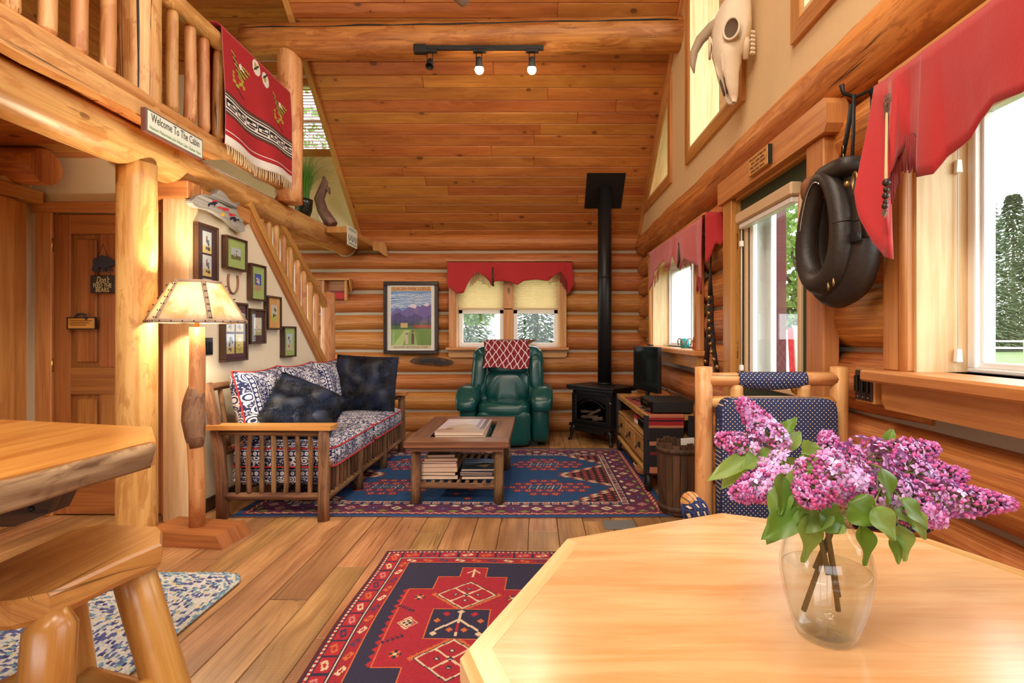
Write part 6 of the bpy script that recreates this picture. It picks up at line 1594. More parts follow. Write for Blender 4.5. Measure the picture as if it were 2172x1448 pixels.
# triple switch on the log wall
s3 = thing('wall_switch', 'brown triple switch plate on wooden block by the near window', 'switch')
MB().box(1.215, 1.25, 1.865, 1.975, .945, 1.075, .003).build('wood_block', 'trim_pine', s3)
MB().box(1.208, 1.216, 1.872, 1.968, .955, 1.065, .002).build('plate', 'dark_frame', s3)
for k in range(3): r_ = MB().box(1.198, 1.209, 1.880 + k * .030, 1.900 + k * .030, .985, 1.045, .002).build('rocker', 'gloss_black', s3)
for k in range(3): MB().ball((1.207, 1.89 + k * .03, .966), .003, 6, 4).build('screw', 'steel', s3)
# sill objects
vt = thing('votive_holder', 'teal glass votive ringed with little horseshoes on the window sill', 'candle holder')
g = Vector((1.32, 4.62, 1.0755))
MB().lathe([(.001, 0), (.032, 0), (.040, .03), (.042, .085), (.037, .085), (.034, .03), (.001, .008)], 20, g).build('glass_cup', 'teal_glass', vt)
for k in range(4):
    a = k * HP + .5; M = Matrix.Translation(g) @ Matrix.Rotation(a, 4, 'Z') @ Matrix.Translation((0, -.052, .045)) @ Matrix.Rotation(.25, 4, 'X')
    MB().tube([M @ Vector((.030 * math.cos(t * .26 - .55), 0, .040 * math.sin(t * .26 - .55))) for t in range(17)], .0055, 6).build('small_horseshoe', 'rust_shoe', vt)
hf = thing('horse_figurine', 'small red wooden horse figurine on the window sill', 'figurine')
hz = 1.0755; hx, hy = 1.27, 4.12
mb = MB(); supere(mb, (hx, hy, hz + .085), (.02, .055, .026), .8, .8, 16, 10); mb.build('body', 'figurine_red', hf)
MB().tube([(hx, hy - .04, hz + .095), (hx, hy - .065, hz + .135), (hx, hy - .07, hz + .15)], [.022, .016, .014], 8).build('neck', 'figurine_red', hf)
MB().tube([(hx, hy - .062, hz + .152), (hx, hy - .09, hz + .142), (hx, hy - .108, hz + .132)], [.014, .013, .009], 8).build('head', 'figurine_red', hf)
for a, b in ((-.04, -.011), (-.04, .011), (.04, -.011), (.04, .011)): MB().tube([(hx + b, hy + a, hz + .075), (hx + b, hy + a, hz)], [.010, .007], 6).build('leg', 'figurine_red', hf)
for s_ in (-1, 1): MB().tube([(hx + s_ * .006, hy - .062, hz + .16), (hx + s_ * .008, hy - .06, hz + .18)], [.005, .001], 5).build('ear', 'figurine_red', hf)
MB().tube([(hx, hy + .055, hz + .095), (hx, hy + .075, hz + .08), (hx, hy + .078, hz + .05)], [.008, .007, .003], 6).build('tail', 'figurine_red', hf)
rm = MB().box(1.17, 1.21, 5.35, 5.50, 1.0755, 1.088, .004); rmo = thing('remote_control', 'dark remote control on the far end of the window sill', 'remote'); rm.build('case', 'matte_black', rmo); MB().box(1.18, 1.20, 5.37, 5.48, 1.088, 1.090).build('key_pad', 'rail_steel', rmo)
# ------------------------------------------------------------------ animal skull on the gable
sk = thing('animal_skull', 'weathered horned animal skull mounted beside the gable window', 'skull')
g = atX(1596, 6, 1.27)
KM = basis((1.265, g.y, g.z), (.25, -.968, 0), (-.968, -.25, 0), (0, 0, 1)) @ Matrix.Diagonal((1.05, 1.05, 1.12, 1))
prof = [(.02, .05, .045, .10), (-.02, .085, .07, .105), (-.08, .105, .085, .12), (-.16, .118, .09, .13), (-.23, .116, .09, .14), (-.28, .095, .078, .148), (-.33, .072, .064, .152), (-.40, .058, .052, .15), (-.46, .05, .044, .142), (-.51, .038, .034, .132), (-.54, .022, .02, .125)]
V, F_ = [], []; n = 28
for j, (z, hw, hd, yc) in enumerate(prof):
    for k in range(n):
        a = 2 * math.pi * k / n; cx_, sy = math.cos(a), math.sin(a)
        r = 1 + .05 * noise.noise(Vector((cx_ * 2, sy * 2, z * 14)))
        xx = hw * math.copysign(abs(cx_) ** .8, cx_) * r; yy = yc + hd * math.copysign(abs(sy) ** .85, sy) * r
        if -.32 < z < -.1:  # eye hollows
            for s_ in (-1, 1):
                d = math.hypot((z + .215) / .05, (xx - s_ * .095) / .045)
                if d < 1 and sy > .0: xx -= s_ * .045 * (1 - d); yy -= .05 * (1 - d)
        if z < -.33 and sy > 0: yy -= .02 * math.exp(-(xx / .016) ** 2)
        V.append((xx, yy, z))
for j in range(len(prof) - 1):
    for k in range(n): k2 = (k + 1) % n; F_.append((j * n + k, j * n + k2, (j + 1) * n + k2, (j + 1) * n + k))
F_.append(list(range(n))); F_.append([(len(prof) - 1) * n + k for k in range(n)][::-1])
MB(KM).add(V, F_, None, True).build('cranium', 'bone', sk)
for s_ in (-1, 1):
    M = KM @ Matrix.Translation((s_ * .100, .200, -.215)) @ Matrix.Rotation(-s_ * .55, 4, 'Z') @ Matrix.Rotation(HP, 4, 'X')
    r_ = torus(MB(), M @ Matrix.Diagonal((.95, 1.15, 1, 1)), .046, .007, 24, 8).build('eye_rim', 'bone', sk)
    mb = MB(M); mb.lathe([(.001, .012), (.022, .010), (.038, .005), (.047, -.002)], 18); mb.build('eye_hollow', 'bone_hollow', sk)
    MB(KM).tube([(s_ * .022, .188, -.36), (s_ * .020, .180, -.43), (s_ * .012, .165, -.50)], [.004, .010, .005], 8).build('nasal_hollow', 'bone_hollow', sk)
    MB(KM).tube([(s_ * .028, .196, -.20), (s_ * .030, .205, -.30), (s_ * .024, .198, -.38), (s_ * .014, .190, -.42)], [.012, .014, .010, .004], 8).build('nasal_bone', 'bone', sk)
    MB(KM).tube([(s_ * .075, .13, -.21), (s_ * .085, .10, -.26), (s_ * .07, .09, -.34)], [.02, .022, .014], 8, rough=.15).build('cheek_bone', 'bone', sk)
    for k in range(6): MB(KM).box(s_ * .083 - .012, s_ * .083 + .012, .045, .075, -.215 - k * .021, -.200 - k * .021, .004).build('tooth', 'bone', sk)
MB(KM).tube([(-.09, .12, -.06), (-.16, .15, -.07), (-.215, .19, -.11), (-.24, .215, -.17), (-.245, .22, -.24), (-.24, .215, -.285)], [.036, .034, .030, .024, .016, .004], 12, rough=.08, seed=2).build('horn', 'horn_grey', sk)
MB(KM).tube([(.09, .12, .0), (.13, .15, .05), (.16, .19, .10), (.155, .23, .14), (.12, .26, .15), (.08, .27, .13)], [.036, .034, .030, .025, .016, .005], 12, rough=.08, seed=4).build('horn', 'horn_grey', sk)
# ------------------------------------------------------------------ track light under the purlin
tk = thing('track_light', 'black track light bar with three heads under the log purlin', 'track light')
ty, tz_ = 4.505, 3.665
def tX(px): return (px - PX) * ty / FPX
MB().box(tX(880), tX(1153), ty - .017, ty + .017, tz_, tz_ + .035, .003).build('track_bar', 'matte_black', tk)
MB().box(tX(878), tX(905), ty - .03, ty + .03, tz_ - .03, tz_ + .04, .004).build('feed_box', 'matte_black', tk)
for px, lit in ((912, False), (1016, True), (1128, True)):
    x = tX(px)
    h = MB().box(x - .05, x + .06, ty - .02, ty + .02, tz_ - .022, tz_, .003).build('adapter', 'matte_black', tk)
    for s_ in (-1, 1): MB().tube([(x + s_ * .022, ty, tz_ - .022), (x + s_ * .026, ty, tz_ - .07), (x + s_ * .022, ty, tz_ - .10)], .004, 6).build('yoke_arm', 'matte_black', h)
    M = TR(x, ty, tz_ - .115, 0, (-.55 if not lit else .55), 0)
    MB(M).lathe([(.001, .05), (.018, .05), (.026, .03), (.032, -.03), (.036, -.045), (.030, -.045), (.022, .0), (.001, .01)], 18).build('lamp_head', 'matte_black', tk)
    if lit:
        q = M @ Vector((0, -.006, -.050)); MB().ball(q, .038, 24, 16).build('bulb', 'bulb_glow', tk)
        d = bpy.data.lights.new('track_spot', 'SPOT'); d.energy = 45; d.color = (1, .8, .55); d.spot_size = 1.9; d.spot_blend = .8; d.shadow_soft_size = .03
        o = bpy.data.objects.new('track_spot', d); COL.objects.link(o); o.location = M @ Vector((0, -.006, -.10)); o.rotation_euler = (.55 - .9, 0, 0)
        d = bpy.data.lights.new('track_glow', 'POINT'); d.energy = 3.0; d.color = (1, .8, .55); d.shadow_soft_size = .03
        o = bpy.data.objects.new('track_glow', d); COL.objects.link(o); o.location = M @ Vector((0, -.05, -.06))
# carved pendant tip at the top of the view
hg = thing('hanging_carving', 'grey carved wooden tip hanging from the ceiling above the room', 'ornament')
g = atY(985, 14, 3.6)
MB().tube([g, g + Vector((-.008, 0, .02)), g + Vector((-.02, 0, .06)), g + Vector((-.025, 0, .14)), g + Vector((-.02, 0, .24))], [.004, .03, .062, .075, .05], 12, rough=.12, seed=8).build('carved_tip', 'brown_drift', hg)
MB().tube([g + Vector((-.02, 0, .2)), Vector((g.x - .02, g.y, roof(g.y)))], .004, 6).build('cord', 'twine', hg)
# ------------------------------------------------------------------ loft edge items
ws_ = thing('welcome_sign', 'cream welcome sign fixed to the loft rim board', 'sign')
wy0, wy1, wz0, wz1 = 2.775, 3.25, 2.288, 2.415
MB().box(-2.119, -2.092, wy0, wy1, wz0, wz1, .002).build('board', 'sign_edge', ws_)
MB().box(-2.093, -2.090, wy0 + .004, wy1 - .004, wz0 + .004, wz1 - .004).build('border', 'grey_mat', ws_)
MB().box(-2.091, -2.0885, wy0 + .012, wy1 - .012, wz0 + .011, wz1 - .011).build('face', 'sign_cream', ws_)
EL = lambda y, z: basis((-2.088, y, z), (0, 1, 0), (0, 0, 1), (1, 0, 0))
text_mesh('Welcome To The Cabin', .066, 'lettering', 'dark_ink', ws_, M=EL((wy0 + wy1) / 2, 2.372), width=.40)
text_mesh('Hunters Fishermen and Other Liars Gather Here', .026, 'lettering', 'green_ink', ws_, M=EL((wy0 + wy1) / 2, 2.317), width=.425)
ledge = thing('loft_ledge', 'short pine ledge at the far end of the loft beam', 'shelf')
MB().box(-2.19, -1.978, 5.40, 6.33, 2.255, 2.32, .004, grain=1).build('ledge_board', 'trim_pine', ledge)
MB().prism([(-1.978, 2.32), (-1.978, 2.21), (-1.90, 2.20), (-1.86, 2.16), (-1.80, 2.13), (-1.82, 2.26), (-1.84, 2.31)], 6.27, 6.31, axis=1).build('scroll_trim', 'trim_pine', ledge)
hsn = thing('horseplay_sign', 'small cream sign with three horseshoe drawings on the ledge end', 'sign')
sy0, sy1, sz0, sz1 = 5.405, 5.70, 2.13, 2.335
MB().box(-1.976, -1.970, sy0, sy1, sz0, sz1, .003).build('plate', 'sign_cream', hsn)
EL2 = lambda y, z: basis((-1.9695, y, z), (0, 1, 0), (0, 0, 1), (1, 0, 0))
text_mesh('HORSEPLAY', .045, 'lettering', 'green_ink', hsn, M=EL2((sy0 + sy1) / 2, 2.305), width=.24)
text_mesh('COMMON HERE', .036, 'lettering', 'green_ink', hsn, M=EL2((sy0 + sy1) / 2, 2.155), width=.24)
for k in range(3):
    yc = sy0 + .06 + k * .088; MB().tube([(-1.969, yc + .026 * math.cos(t), 2.225 - .040 * math.sin(t)) for t in [-.5 + q * .3 for q in range(15)]], .004, 5).build('horseshoe_drawing', 'dark_ink', hsn)
dr = thing('driftwood_piece', 'upright brown driftwood piece standing on the loft ledge', 'driftwood')
D5 = lambda x, y, Y=5.62: atY(x, y, Y)
MB().tube([D5(706, 478), D5(698, 468), D5(684, 446), D5(677, 422), D5(684, 402), D5(689, 385), D5(687, 375)], [.075, .085, .072, .070, .060, .045, .022], 14, rough=.15, seed=6, flat=(1, .7)).build('trunk', 'brown_drift', dr)
MB().tube([D5(690, 398), D5(697, 402), D5(700, 412)], [.03, .024, .008], 8).build('knob', 'brown_drift', dr)
MB().tube([D5(672, 452, 5.50), D5(678, 464, 5.50), D5(684, 473, 5.50)], [.010, .014, .010], 8).build('bleached_edge', 'bone', dr)
pg = thing('potted_grass', 'tall green ornamental grass in dark ceramic pot on the loft beam', 'plant')
pc = Vector((-2.335, 5.20, 2.383))
MB().lathe([(.001, 0), (.062, 0), (.078, .05), (.085, .12), (.090, .16), (.080, .165), (.070, .15), (.001, .14)], 24, pc).build('pot', 'ceramic_dark', pg)
V, F_ = [], []; rs = random.Random(5)
for k in range(420):
    a = rs.uniform(0, 2 * math.pi); r = .05 * math.sqrt(rs.random()); p = pc + Vector((r * math.cos(a), r * math.sin(a), .14)); H = rs.uniform(.35, .70); lean = rs.uniform(.04, .26) * (1.3 if math.cos(a) > .2 else 1); w = rs.uniform(.0022, .004)
    dirv = Vector((math.cos(a + rs.uniform(-.5, .5)), math.sin(a + rs.uniform(-.5, .5)), 0)); sd = Vector((-dirv.y, dirv.x, 0)) * w
    prev = None
    for q in range(6):
        t = q / 5; c_ = p + dirv * (lean * t ** 2.2) + Vector((0, 0, H * (t - .35 * (lean / .26) * t ** 3)))
        ww = sd * (1 - .85 * t); b = len(V); V += [c_ - ww, c_ + ww]
        if prev is not None: F_.append((prev, prev + 1, b + 1, b))
        prev = b
MB().add(V, F_, None, True).build('blades', 'grass_blade', pg, kind='stuff')
# serape over the loft rail
BR, BLK2, WH = rgb(176, 32, 38), rgb(26, 18, 18), rgb(236, 226, 214)
cv = Canvas(.96, .84, .0062, BR)  # v=0 at the bottom hem
cv.rect(0, 1, 0, .07, WH); cv.rect(0, 1, .085, .089, WH); cv.rect(0, 1, .10, .103, WH)
cv.rect(0, 1, .215, .395, BLK2); cv.rect(0, 1, .225, .235, rgb(110, 64, 40)); cv.rect(0, 1, .375, .385, rgb(110, 64, 40)); cv.rect(0, 1, .245, .365, WH)
cv.rect(0, 1, .250, .262, BLK2); cv.rect(0, 1, .348, .360, BLK2)
for k in range(7):
    x = k * .14 + .01
    for a, b in (((x, .330), (x + .12, .330)), ((x + .12, .330), (x + .12, .300)), ((x + .12, .300), (x + .04, .300)), ((x, .280), (x + .10, .280)), ((x, .280), (x, .315)), ((x, .315), (x + .07, .315))): cv.line(a, b, .006, BLK2)
YG, OL = rgb(176, 176, 52), rgb(60, 56, 30)
def eagle(x, y, f):
    for k in range(9): cv.line((x - f * (.09 - k * .010), y + .15 - k * .018), (x - f * (.05 - k * .012), y + .13 - k * .018), .006, BLK2 if k % 2 else YG)
    for k in range(7): cv.line((x - f * .01 + f * k * .010, y + .03 + k * .012), (x + f * .05 + f * k * .012, y + .0 + k * .014), .006, OL if k % 2 else YG)
    cv.disc(x + f * .02, y + .09, .020, WH); cv.line((x + f * .02, y + .09), (x + f * .055, y + .075), .007, WH)
    for k in range(6): cv.disc(x - f * .06 + f * k * .024, y - .055 - .025 * math.sin(k * 1.2), .014, YG)
    for k in range(3): cv.disc(x - f * .075, y - .0 - k * .03, .013, YG)
    cv.line((x - f * .06, y - .085), (x + f * .06, y - .135), .005, BLK2)
eagle(.20, .585, 1); eagle(.76, .555, 1)
for k in range(2):
    x = .42 + k * .13; cv.disc(x, .775 - .03 * k, .055, WH, .06); cv.disc(x - .01, .78 - .03 * k, .02, YG, .03); cv.line((x - .03, .75), (x + .03, .80), .007, BLK2)
sr_ = thing('woven_blanket', 'red woven blanket with eagles draped over the loft railing', 'blanket')
def ser(u, v):
    y = 3.52 + u * .97 + .03 * (1 - v) * (u - .5); z = 2.485 + v * .80 - .02 * math.sin(u * 5) * (1 - v)
    x = -2.135 + .018 * math.sin(u * 11 + v * 3) * (1.1 - v) + .03 * (1 - v) * (1 if True else 0)
    return Vector((x, y, z))
cv.sheet(ser, 'front_panel', 'cloth_print', sr_, thick=.006)
top = MB().grid(lambda u, v: Vector((-2.215 + .082 * math.cos(v * math.pi), 3.52 + u * .97, 3.28 + .045 * math.sin(v * math.pi))), 20, 8, .006).build('fold', 'red_hide', sr_)
MB().grid(lambda u, v: Vector((-2.30 - .015 * math.sin(u * 9 + v), 3.55 + u * .93, 3.28 - v * .80)), 24, 12, .006).build('back_panel', 'red_hide', sr_)
fr = MB()
for k in range(46):
    u = (k + .5) / 46; p = ser(u, 0); q = p + Vector((R.uniform(-.01, .012), R.uniform(-.012, .012), -R.uniform(.05, .09))); fr.tube([p + Vector((0, 0, .01)), p.lerp(q, .5) + Vector((.004, R.uniform(-.006, .006), 0)), q], [.004, .0045, .003], 5)
fr.build('fringe', 'twine', sr_, kind='stuff')
# ------------------------------------------------------------------ dining table
dt = thing('dining_table', 'octagonal honey maple dining table with banded edge', 'table')
TC = Vector((.455, .725)); TRd = .562; TZ = .76
def octo(r, z): return [(TC.x + r * math.cos(math.pi / 4 * k), TC.y + r * math.sin(math.pi / 4 * k)) for k in range(8)]
MB().prism(octo(TRd - .045, 0), TZ - .04, TZ - .0006, axis=2).build('table_top', 'maple_table', dt)
O, I = octo(TRd, 0), octo(TRd - .045, 0); Ob = octo(TRd - .012, 0)
for k in range(8):
    a, b = k, (k + 1) % 8
    V = [(*I[a], TZ), (*Ob[a], TZ), (*Ob[b], TZ), (*I[b], TZ), (*O[a], TZ - .014), (*O[b], TZ - .014), (*O[a], TZ - .045), (*O[b], TZ - .045), (*Ob[a], TZ - .058), (*Ob[b], TZ - .058), (*I[a], TZ - .058), (*I[b], TZ - .058)]
    F_ = [(0, 1, 2, 3), (1, 4, 5, 2), (4, 6, 7, 5), (6, 8, 9, 7), (8, 10, 11, 9), (10, 0, 3, 11), (0, 10, 8, 6, 4, 1), (2, 5, 7, 9, 11, 3)]
    e = Vector((O[b][0] - O[a][0], O[b][1] - O[a][1])).normalized()
    UV = [[(Vector((V[i][0], V[i][1])).dot(Vector((-e.y, e.x))) + V[i][2] * .7, Vector((V[i][0], V[i][1])).dot(e)) for i in f] for f in F_]
    MB().add(V, F_, UV).build('edge_band', 'maple_table', dt)
MB().log((TC.x, TC.y, .09), (TC.x, TC.y, .70), .085, .075, n=18, rough=.04, seed=4).build('pedestal', 'log_pale', dt)
for k in range(4):
    a = HP * k + .4; MB().log((TC.x + .06 * math.cos(a), TC.y + .06 * math.sin(a), .16), (TC.x + .38 * math.cos(a), TC.y + .38 * math.sin(a), .045), .042, .036, n=12, rough=.05, seed=k).build('foot', 'log_pale', dt)
    MB().log((TC.x + .05 * math.cos(a), TC.y + .05 * math.sin(a), .62), (TC.x + .30 * math.cos(a), TC.y + .30 * math.sin(a), .69), .03, n=10, rough=.05, seed=k + 9).build('brace', 'log_pale', dt)
# ------------------------------------------------------------------ dining chair
s = NT('chair_cloth')
uv = s.n('ShaderNodeUVMap').outputs[0]; sp = s.n('ShaderNodeSeparateXYZ'); s.l(uv, sp.inputs[0])
P_ = .0165
a = s.math('FRACT', s.math('DIVIDE', s.math('ADD', sp.outputs[0], sp.outputs[1]), P_)); b = s.math('FRACT', s.math('DIVIDE', s.math('SUBTRACT', sp.outputs[0], sp.outputs[1]), P_))
la = s.math('LESS_THAN', s.math('ABSOLUTE', s.math('SUBTRACT', a, .5)), .07); lb = s.math('LESS_THAN', s.math('ABSOLUTE', s.math('SUBTRACT', b, .5)), .07)
da = s.math('MINIMUM', a, s.math('SUBTRACT', 1.0, a)); db = s.math('MINIMUM', b, s.math('SUBTRACT', 1.0, b))
dot = s.math('LESS_THAN', s.math('ADD', da, db), .26)
c = s.mix(s.math('MAXIMUM', la, lb), rgb(26, 32, 66), rgb(44, 62, 118)); c = s.mix(dot, c, rgb(206, 184, 160)); s.set(Base_Color=c, Roughness=.9)
chn = thing('dining_chair', 'log dining chair with navy diamond upholstery behind the table', 'chair')
CY = 1.95; xl, xr = .6275, 1.138
for i, x in enumerate((xl, xr)): MB().log((x, CY, 0), (x + (.0 if i else .0), CY, 1.076), .034, .032, n=14, rough=.06, seed=i + 70, bow=.008, dome=.12).build('back_post', 'log_pale', chn)
MB().log((xl, CY, 1.028), (xr, CY, 1.032), .027, n=12, rough=.05, seed=73).build('top_rail', 'log_pale', chn)
hp_ = MB(); hp_.grid(lambda u, v: Vector((xl + .125 + .255 * u, CY - .030 * math.cos((v - .5) * 2.9) * 1.02, 1.030 + .0285 * math.sin((v - .5) * 2.9) - (.0 if v > .5 else (.012 * math.sin(math.pi * u) * (1 - 2 * v))))), 26, 10, .003, uvs=lambda u, v: (u * .255, v * .08)); hp_.build('head_pad', 'chair_cloth', chn)
for x in (.752, 1.005): MB().log((x, CY, .95), (x, CY, 1.01), .024, n=10, rough=.06, seed=x).build('spindle', 'log_pale', chn)
MB().log((xl, CY, .945), (xr, CY, .945), .022, n=10, rough=.05, seed=75).build('cross_rail', 'log_pale', chn)
mb = MB(); supere(mb, ((xl + xr) / 2, CY - .035, .71), (.213, .04, .255), .16, .16, 40, 16)
for i, f in enumerate(mb.f): mb.uv[i] = [(mb.v[k][0], mb.v[k][2]) for k in f]
mb.build('back_pad', 'chair_cloth', chn)
mb = MB(); supere(mb, ((xl + xr) / 2, CY - .24, .45), (.25, .25, .05), .3, .25, 32, 10)
for i, f in enumerate(mb.f): mb.uv[i] = [(mb.v[k][0], mb.v[k][1]) for k in f]
mb.build('seat', 'chair_cloth', chn)
for i, (p0, p1) in enumerate((((.60, 1.93, .535), (.436, 1.47, .725)), ((1.13, 1.93, .535), (1.10, 1.50, .69)))):
    p0, p1 = Vector(p0), Vector(p1)
    a_ = MB().log(p0, p1, .026, .028, n=14, rough=.04, seed=i + 80, dome=.25).build('arm', 'log_pale', chn)
    of_ = Vector((.008, -.012, -.020)); mb = MB().log(p0.lerp(p1, .25) + of_, p0.lerp(p1, 1.0) + of_, .036, .038, n=18, rough=.0, seed=1, dome=.25); mb.build('arm_pad', 'chair_cloth', a_)
    MB().log((p1.x + .05, 1.56, 0), p0.lerp(p1, .75), .028, n=10, rough=.05, seed=i + 84).build('front_post', 'log_pale', chn)
for y in (1.56, 1.95): MB().log((xl, y, .385), (xr, y, .385), .022, n=10, rough=.05, seed=y).build('seat_rail', 'log_pale', chn)
# ------------------------------------------------------------------ vase and lilacs
VX, VY = .424, .760
vs = thing('glass_vase', 'clear glass vase half full of water on the dining table', 'vase')
outp = [(.001, .0), (.036, .0), (.041, .004), (.047, .022), (.055, .050), (.0615, .085), (.0625, .105), (.058, .128), (.046, .148), (.034, .162), (.031, .172), (.036, .186), (.048, .198)]
inn = [(r - .0028 if r > .01 else r, z + (.006 if i < 3 else 0)) for i, (r, z) in enumerate(outp)][::-1]
s = NT('clear_glass')
gl = s.n('ShaderNodeBsdfGlass'); gl.inputs['IOR'].default_value = 1.42; gl.inputs['Roughness'].default_value = 0.0
tr_ = s.n('ShaderNodeBsdfTransparent'); mx = s.n('ShaderNodeMixShader'); mx.inputs[0].default_value = .42
s.l(gl.outputs[0], mx.inputs[1]); s.l(tr_.outputs[0], mx.inputs[2]); s.l(mx.outputs[0], s.out.inputs['Surface'])
s = NT('vase_water')
gl = s.n('ShaderNodeBsdfGlass'); gl.inputs['IOR'].default_value = 1.2; gl.inputs['Color'].default_value = (.97, .985, .98, 1)
tr_ = s.n('ShaderNodeBsdfTransparent'); mx = s.n('ShaderNodeMixShader'); mx.inputs[0].default_value = .5
s.l(gl.outputs[0], mx.inputs[1]); s.l(tr_.outputs[0], mx.inputs[2]); s.l(mx.outputs[0], s.out.inputs['Surface'])
thin_glass('water_film', (.985, .99, .985, 1), .8)
MB().lathe(outp + inn, 48, (VX, VY, TZ)).build('glass_body', 'vase_glass', vs)
MB().lathe([(.001, .0075), (.034, .008), (.044, .022), (.0515, .050), (.058, .085), (.0590, .098), (.056, .0985), (.001, .0985)], 48, (VX, VY, TZ)).build('water', 'water_film', vs)
s = NT('lilac_petal')
geo = s.n('ShaderNodeNewGeometry').outputs['Random Per Island']
at = s.n('ShaderNodeAttribute'); at.attribute_name = 'Col'
v1_ = s.math('MULTIPLY_ADD', geo, .5, .72)
hs = s.n('ShaderNodeHueSaturation'); s.l(at.outputs['Color'], hs.inputs['Color']); s.l(v1_, hs.inputs['Value']); s.l(s.math('MULTIPLY_ADD', geo, .03, .485), hs.inputs['Hue'])
s.set(Base_Color=hs.outputs[0], Roughness=.6); s.b.inputs['Subsurface Weight'].default_value = 0.0
s = NT('lilac_leaf')
at = s.n('ShaderNodeTexCoord').outputs['Object']; oi = s.n('ShaderNodeObjectInfo').outputs['Random']
c = s.mix(oi, rgb(82, 122, 38), rgb(136, 164, 84))
tl = s.n('ShaderNodeBsdfTranslucent'); s.l(s.mix(.5, c, rgb(170, 200, 40)), tl.inputs[0])
s.set(Base_Color=c, Roughness=.38)
mx = s.n('ShaderNodeMixShader'); mx.inputs[0].default_value = .35; s.l(s.b.outputs[0], mx.inputs[1]); s.l(tl.outputs[0], mx.inputs[2]); s.l(mx.outputs[0], s.out.inputs['Surface'])
BUD, OPEN, PALE = np.array(rgb(186, 78, 142)[:3]), np.array(rgb(212, 140, 204)[:3]), np.array(rgb(218, 186, 236)[:3])
def panicle(parent, base, tip, rad, n, openf, seed):
    rs = random.Random(seed); base, tip = Vector(base), Vector(tip); ax = (tip - base); L = ax.length; ax.normalize()
    u = ax.cross(Vector((0, 0, 1))).normalized(); w = ax.cross(u)
    V, F_, C = [], [], []; ST = MB()
    ST.tube([base, base.lerp(tip, .5), tip], [.0022, .0018, .0008], 5)
    for k in range(n):
        t = rs.random() ** .75; rr_ = rad * (1 - t) ** .75 * (.55 + .45 * min(1, t * 6)) * (.65 + .35 * rs.random()) + .004
        a = rs.uniform(0, 2 * math.pi); d = (u * math.cos(a) + w * math.sin(a)); p = base + ax * (L * t) + d * rr_
        nrm = (d + ax * rs.uniform(.1, .7) + Vector((rs.uniform(-.3, .3), rs.uniform(-.3, .3), rs.uniform(-.3, .3)))).normalized()
        if rs.random() < .25: ST.tube([base + ax * (L * t * .95), p], .0008, 4, caps=False)
        e1 = nrm.cross(Vector((rs.uniform(-1, 1), rs.uniform(-1, 1), rs.uniform(-1, 1)))).normalized(); e2 = nrm.cross(e1)
        if rs.random() < openf * (1 - .75 * t):
            sz = rs.uniform(.0075, .0105); col = OPEN * .4 + PALE * .6 if rs.random() < .5 else (OPEN if rs.random() < .45 else PALE)
            for q in range(4):
                an = q * HP; c_ = e1 * math.cos(an) + e2 * math.sin(an); sdv = nrm.cross(c_)
                b = len(V); V += [p, p + c_ * sz * .55 + sdv * sz * .38 + nrm * .0012, p + c_ * sz * 1.05 + nrm * (-.0006), p + c_ * sz * .55 - sdv * sz * .38 + nrm * .0012]
                F_.append((b, b + 1, b + 2, b + 3)); C += [col] * 4
            b = len(V); V += [p - nrm * .007 + e1 * .0008, p - nrm * .007 - e1 * .0008, p]; F_.append((b, b + 1, b + 2)); C += [BUD] * 3
        else:
            l = rs.uniform(.009, .0125); r_ = rs.uniform(.0024, .0036); col = BUD * rs.uniform(.8, 1.15) if rs.random() < .7 else OPEN * .85
            b = len(V); q0 = p - nrm * l * .4; V += [q0]
            for q in range(5): an = q * 2 * math.pi / 5; V.append(q0 + nrm * l * .7 + (e1 * math.cos(an) + e2 * math.sin(an)) * r_)
            V.append(q0 + nrm * l)
            for q in range(5): F_.append((b, b + 1 + q, b + 1 + (q + 1) % 5)); F_.append((b + 6, b + 1 + (q + 1) % 5, b + 1 + q)); C += [col] * 6
    ST.build('flower_stalk', 'twig_green', parent)
    C = np.clip(np.array(C), 0, 1); C = np.concatenate([C, np.ones((len(C), 1))], 1)
    MB().add(V, F_, None, True).build('blossom', 'lilac_petal', parent, cols=C, kind='stuff')
def leaf(parent, b, t, w, bend=.25, roll=0.0, fold=.25):
    b, t = Vector(b), Vector(t); ax = t - b; L = ax.length; ax.normalize()
    up = Vector((0, -.75, .65)); sd = ax.cross(up).normalized(); sd = (Matrix.Rotation(roll, 3, ax) @ sd); nn = sd.cross(ax)
    def fn(u, v):
        x = (2 * u - 1); prof = max(.015, (1.9 * v ** .5 * (1 - v) ** .9) * (1.0 if v > .0 else 0))
        return b + ax * (L * v) + sd * (x * w / 2 * prof) + nn * (fold * abs(x) * w / 2 * prof - bend * L * (v - .0) ** 2 * .6 + .06 * w * math.sin(v * 9 + x * 2) * abs(x))
    MB().grid(fn, 10, 14, 0).build('leaf', 'lilac_leaf', parent)
E = atY
neck = lambda k: Vector((VX + .016 * math.cos(k * 2.1), VY + .016 * math.sin(k * 2.1), TZ + .172))
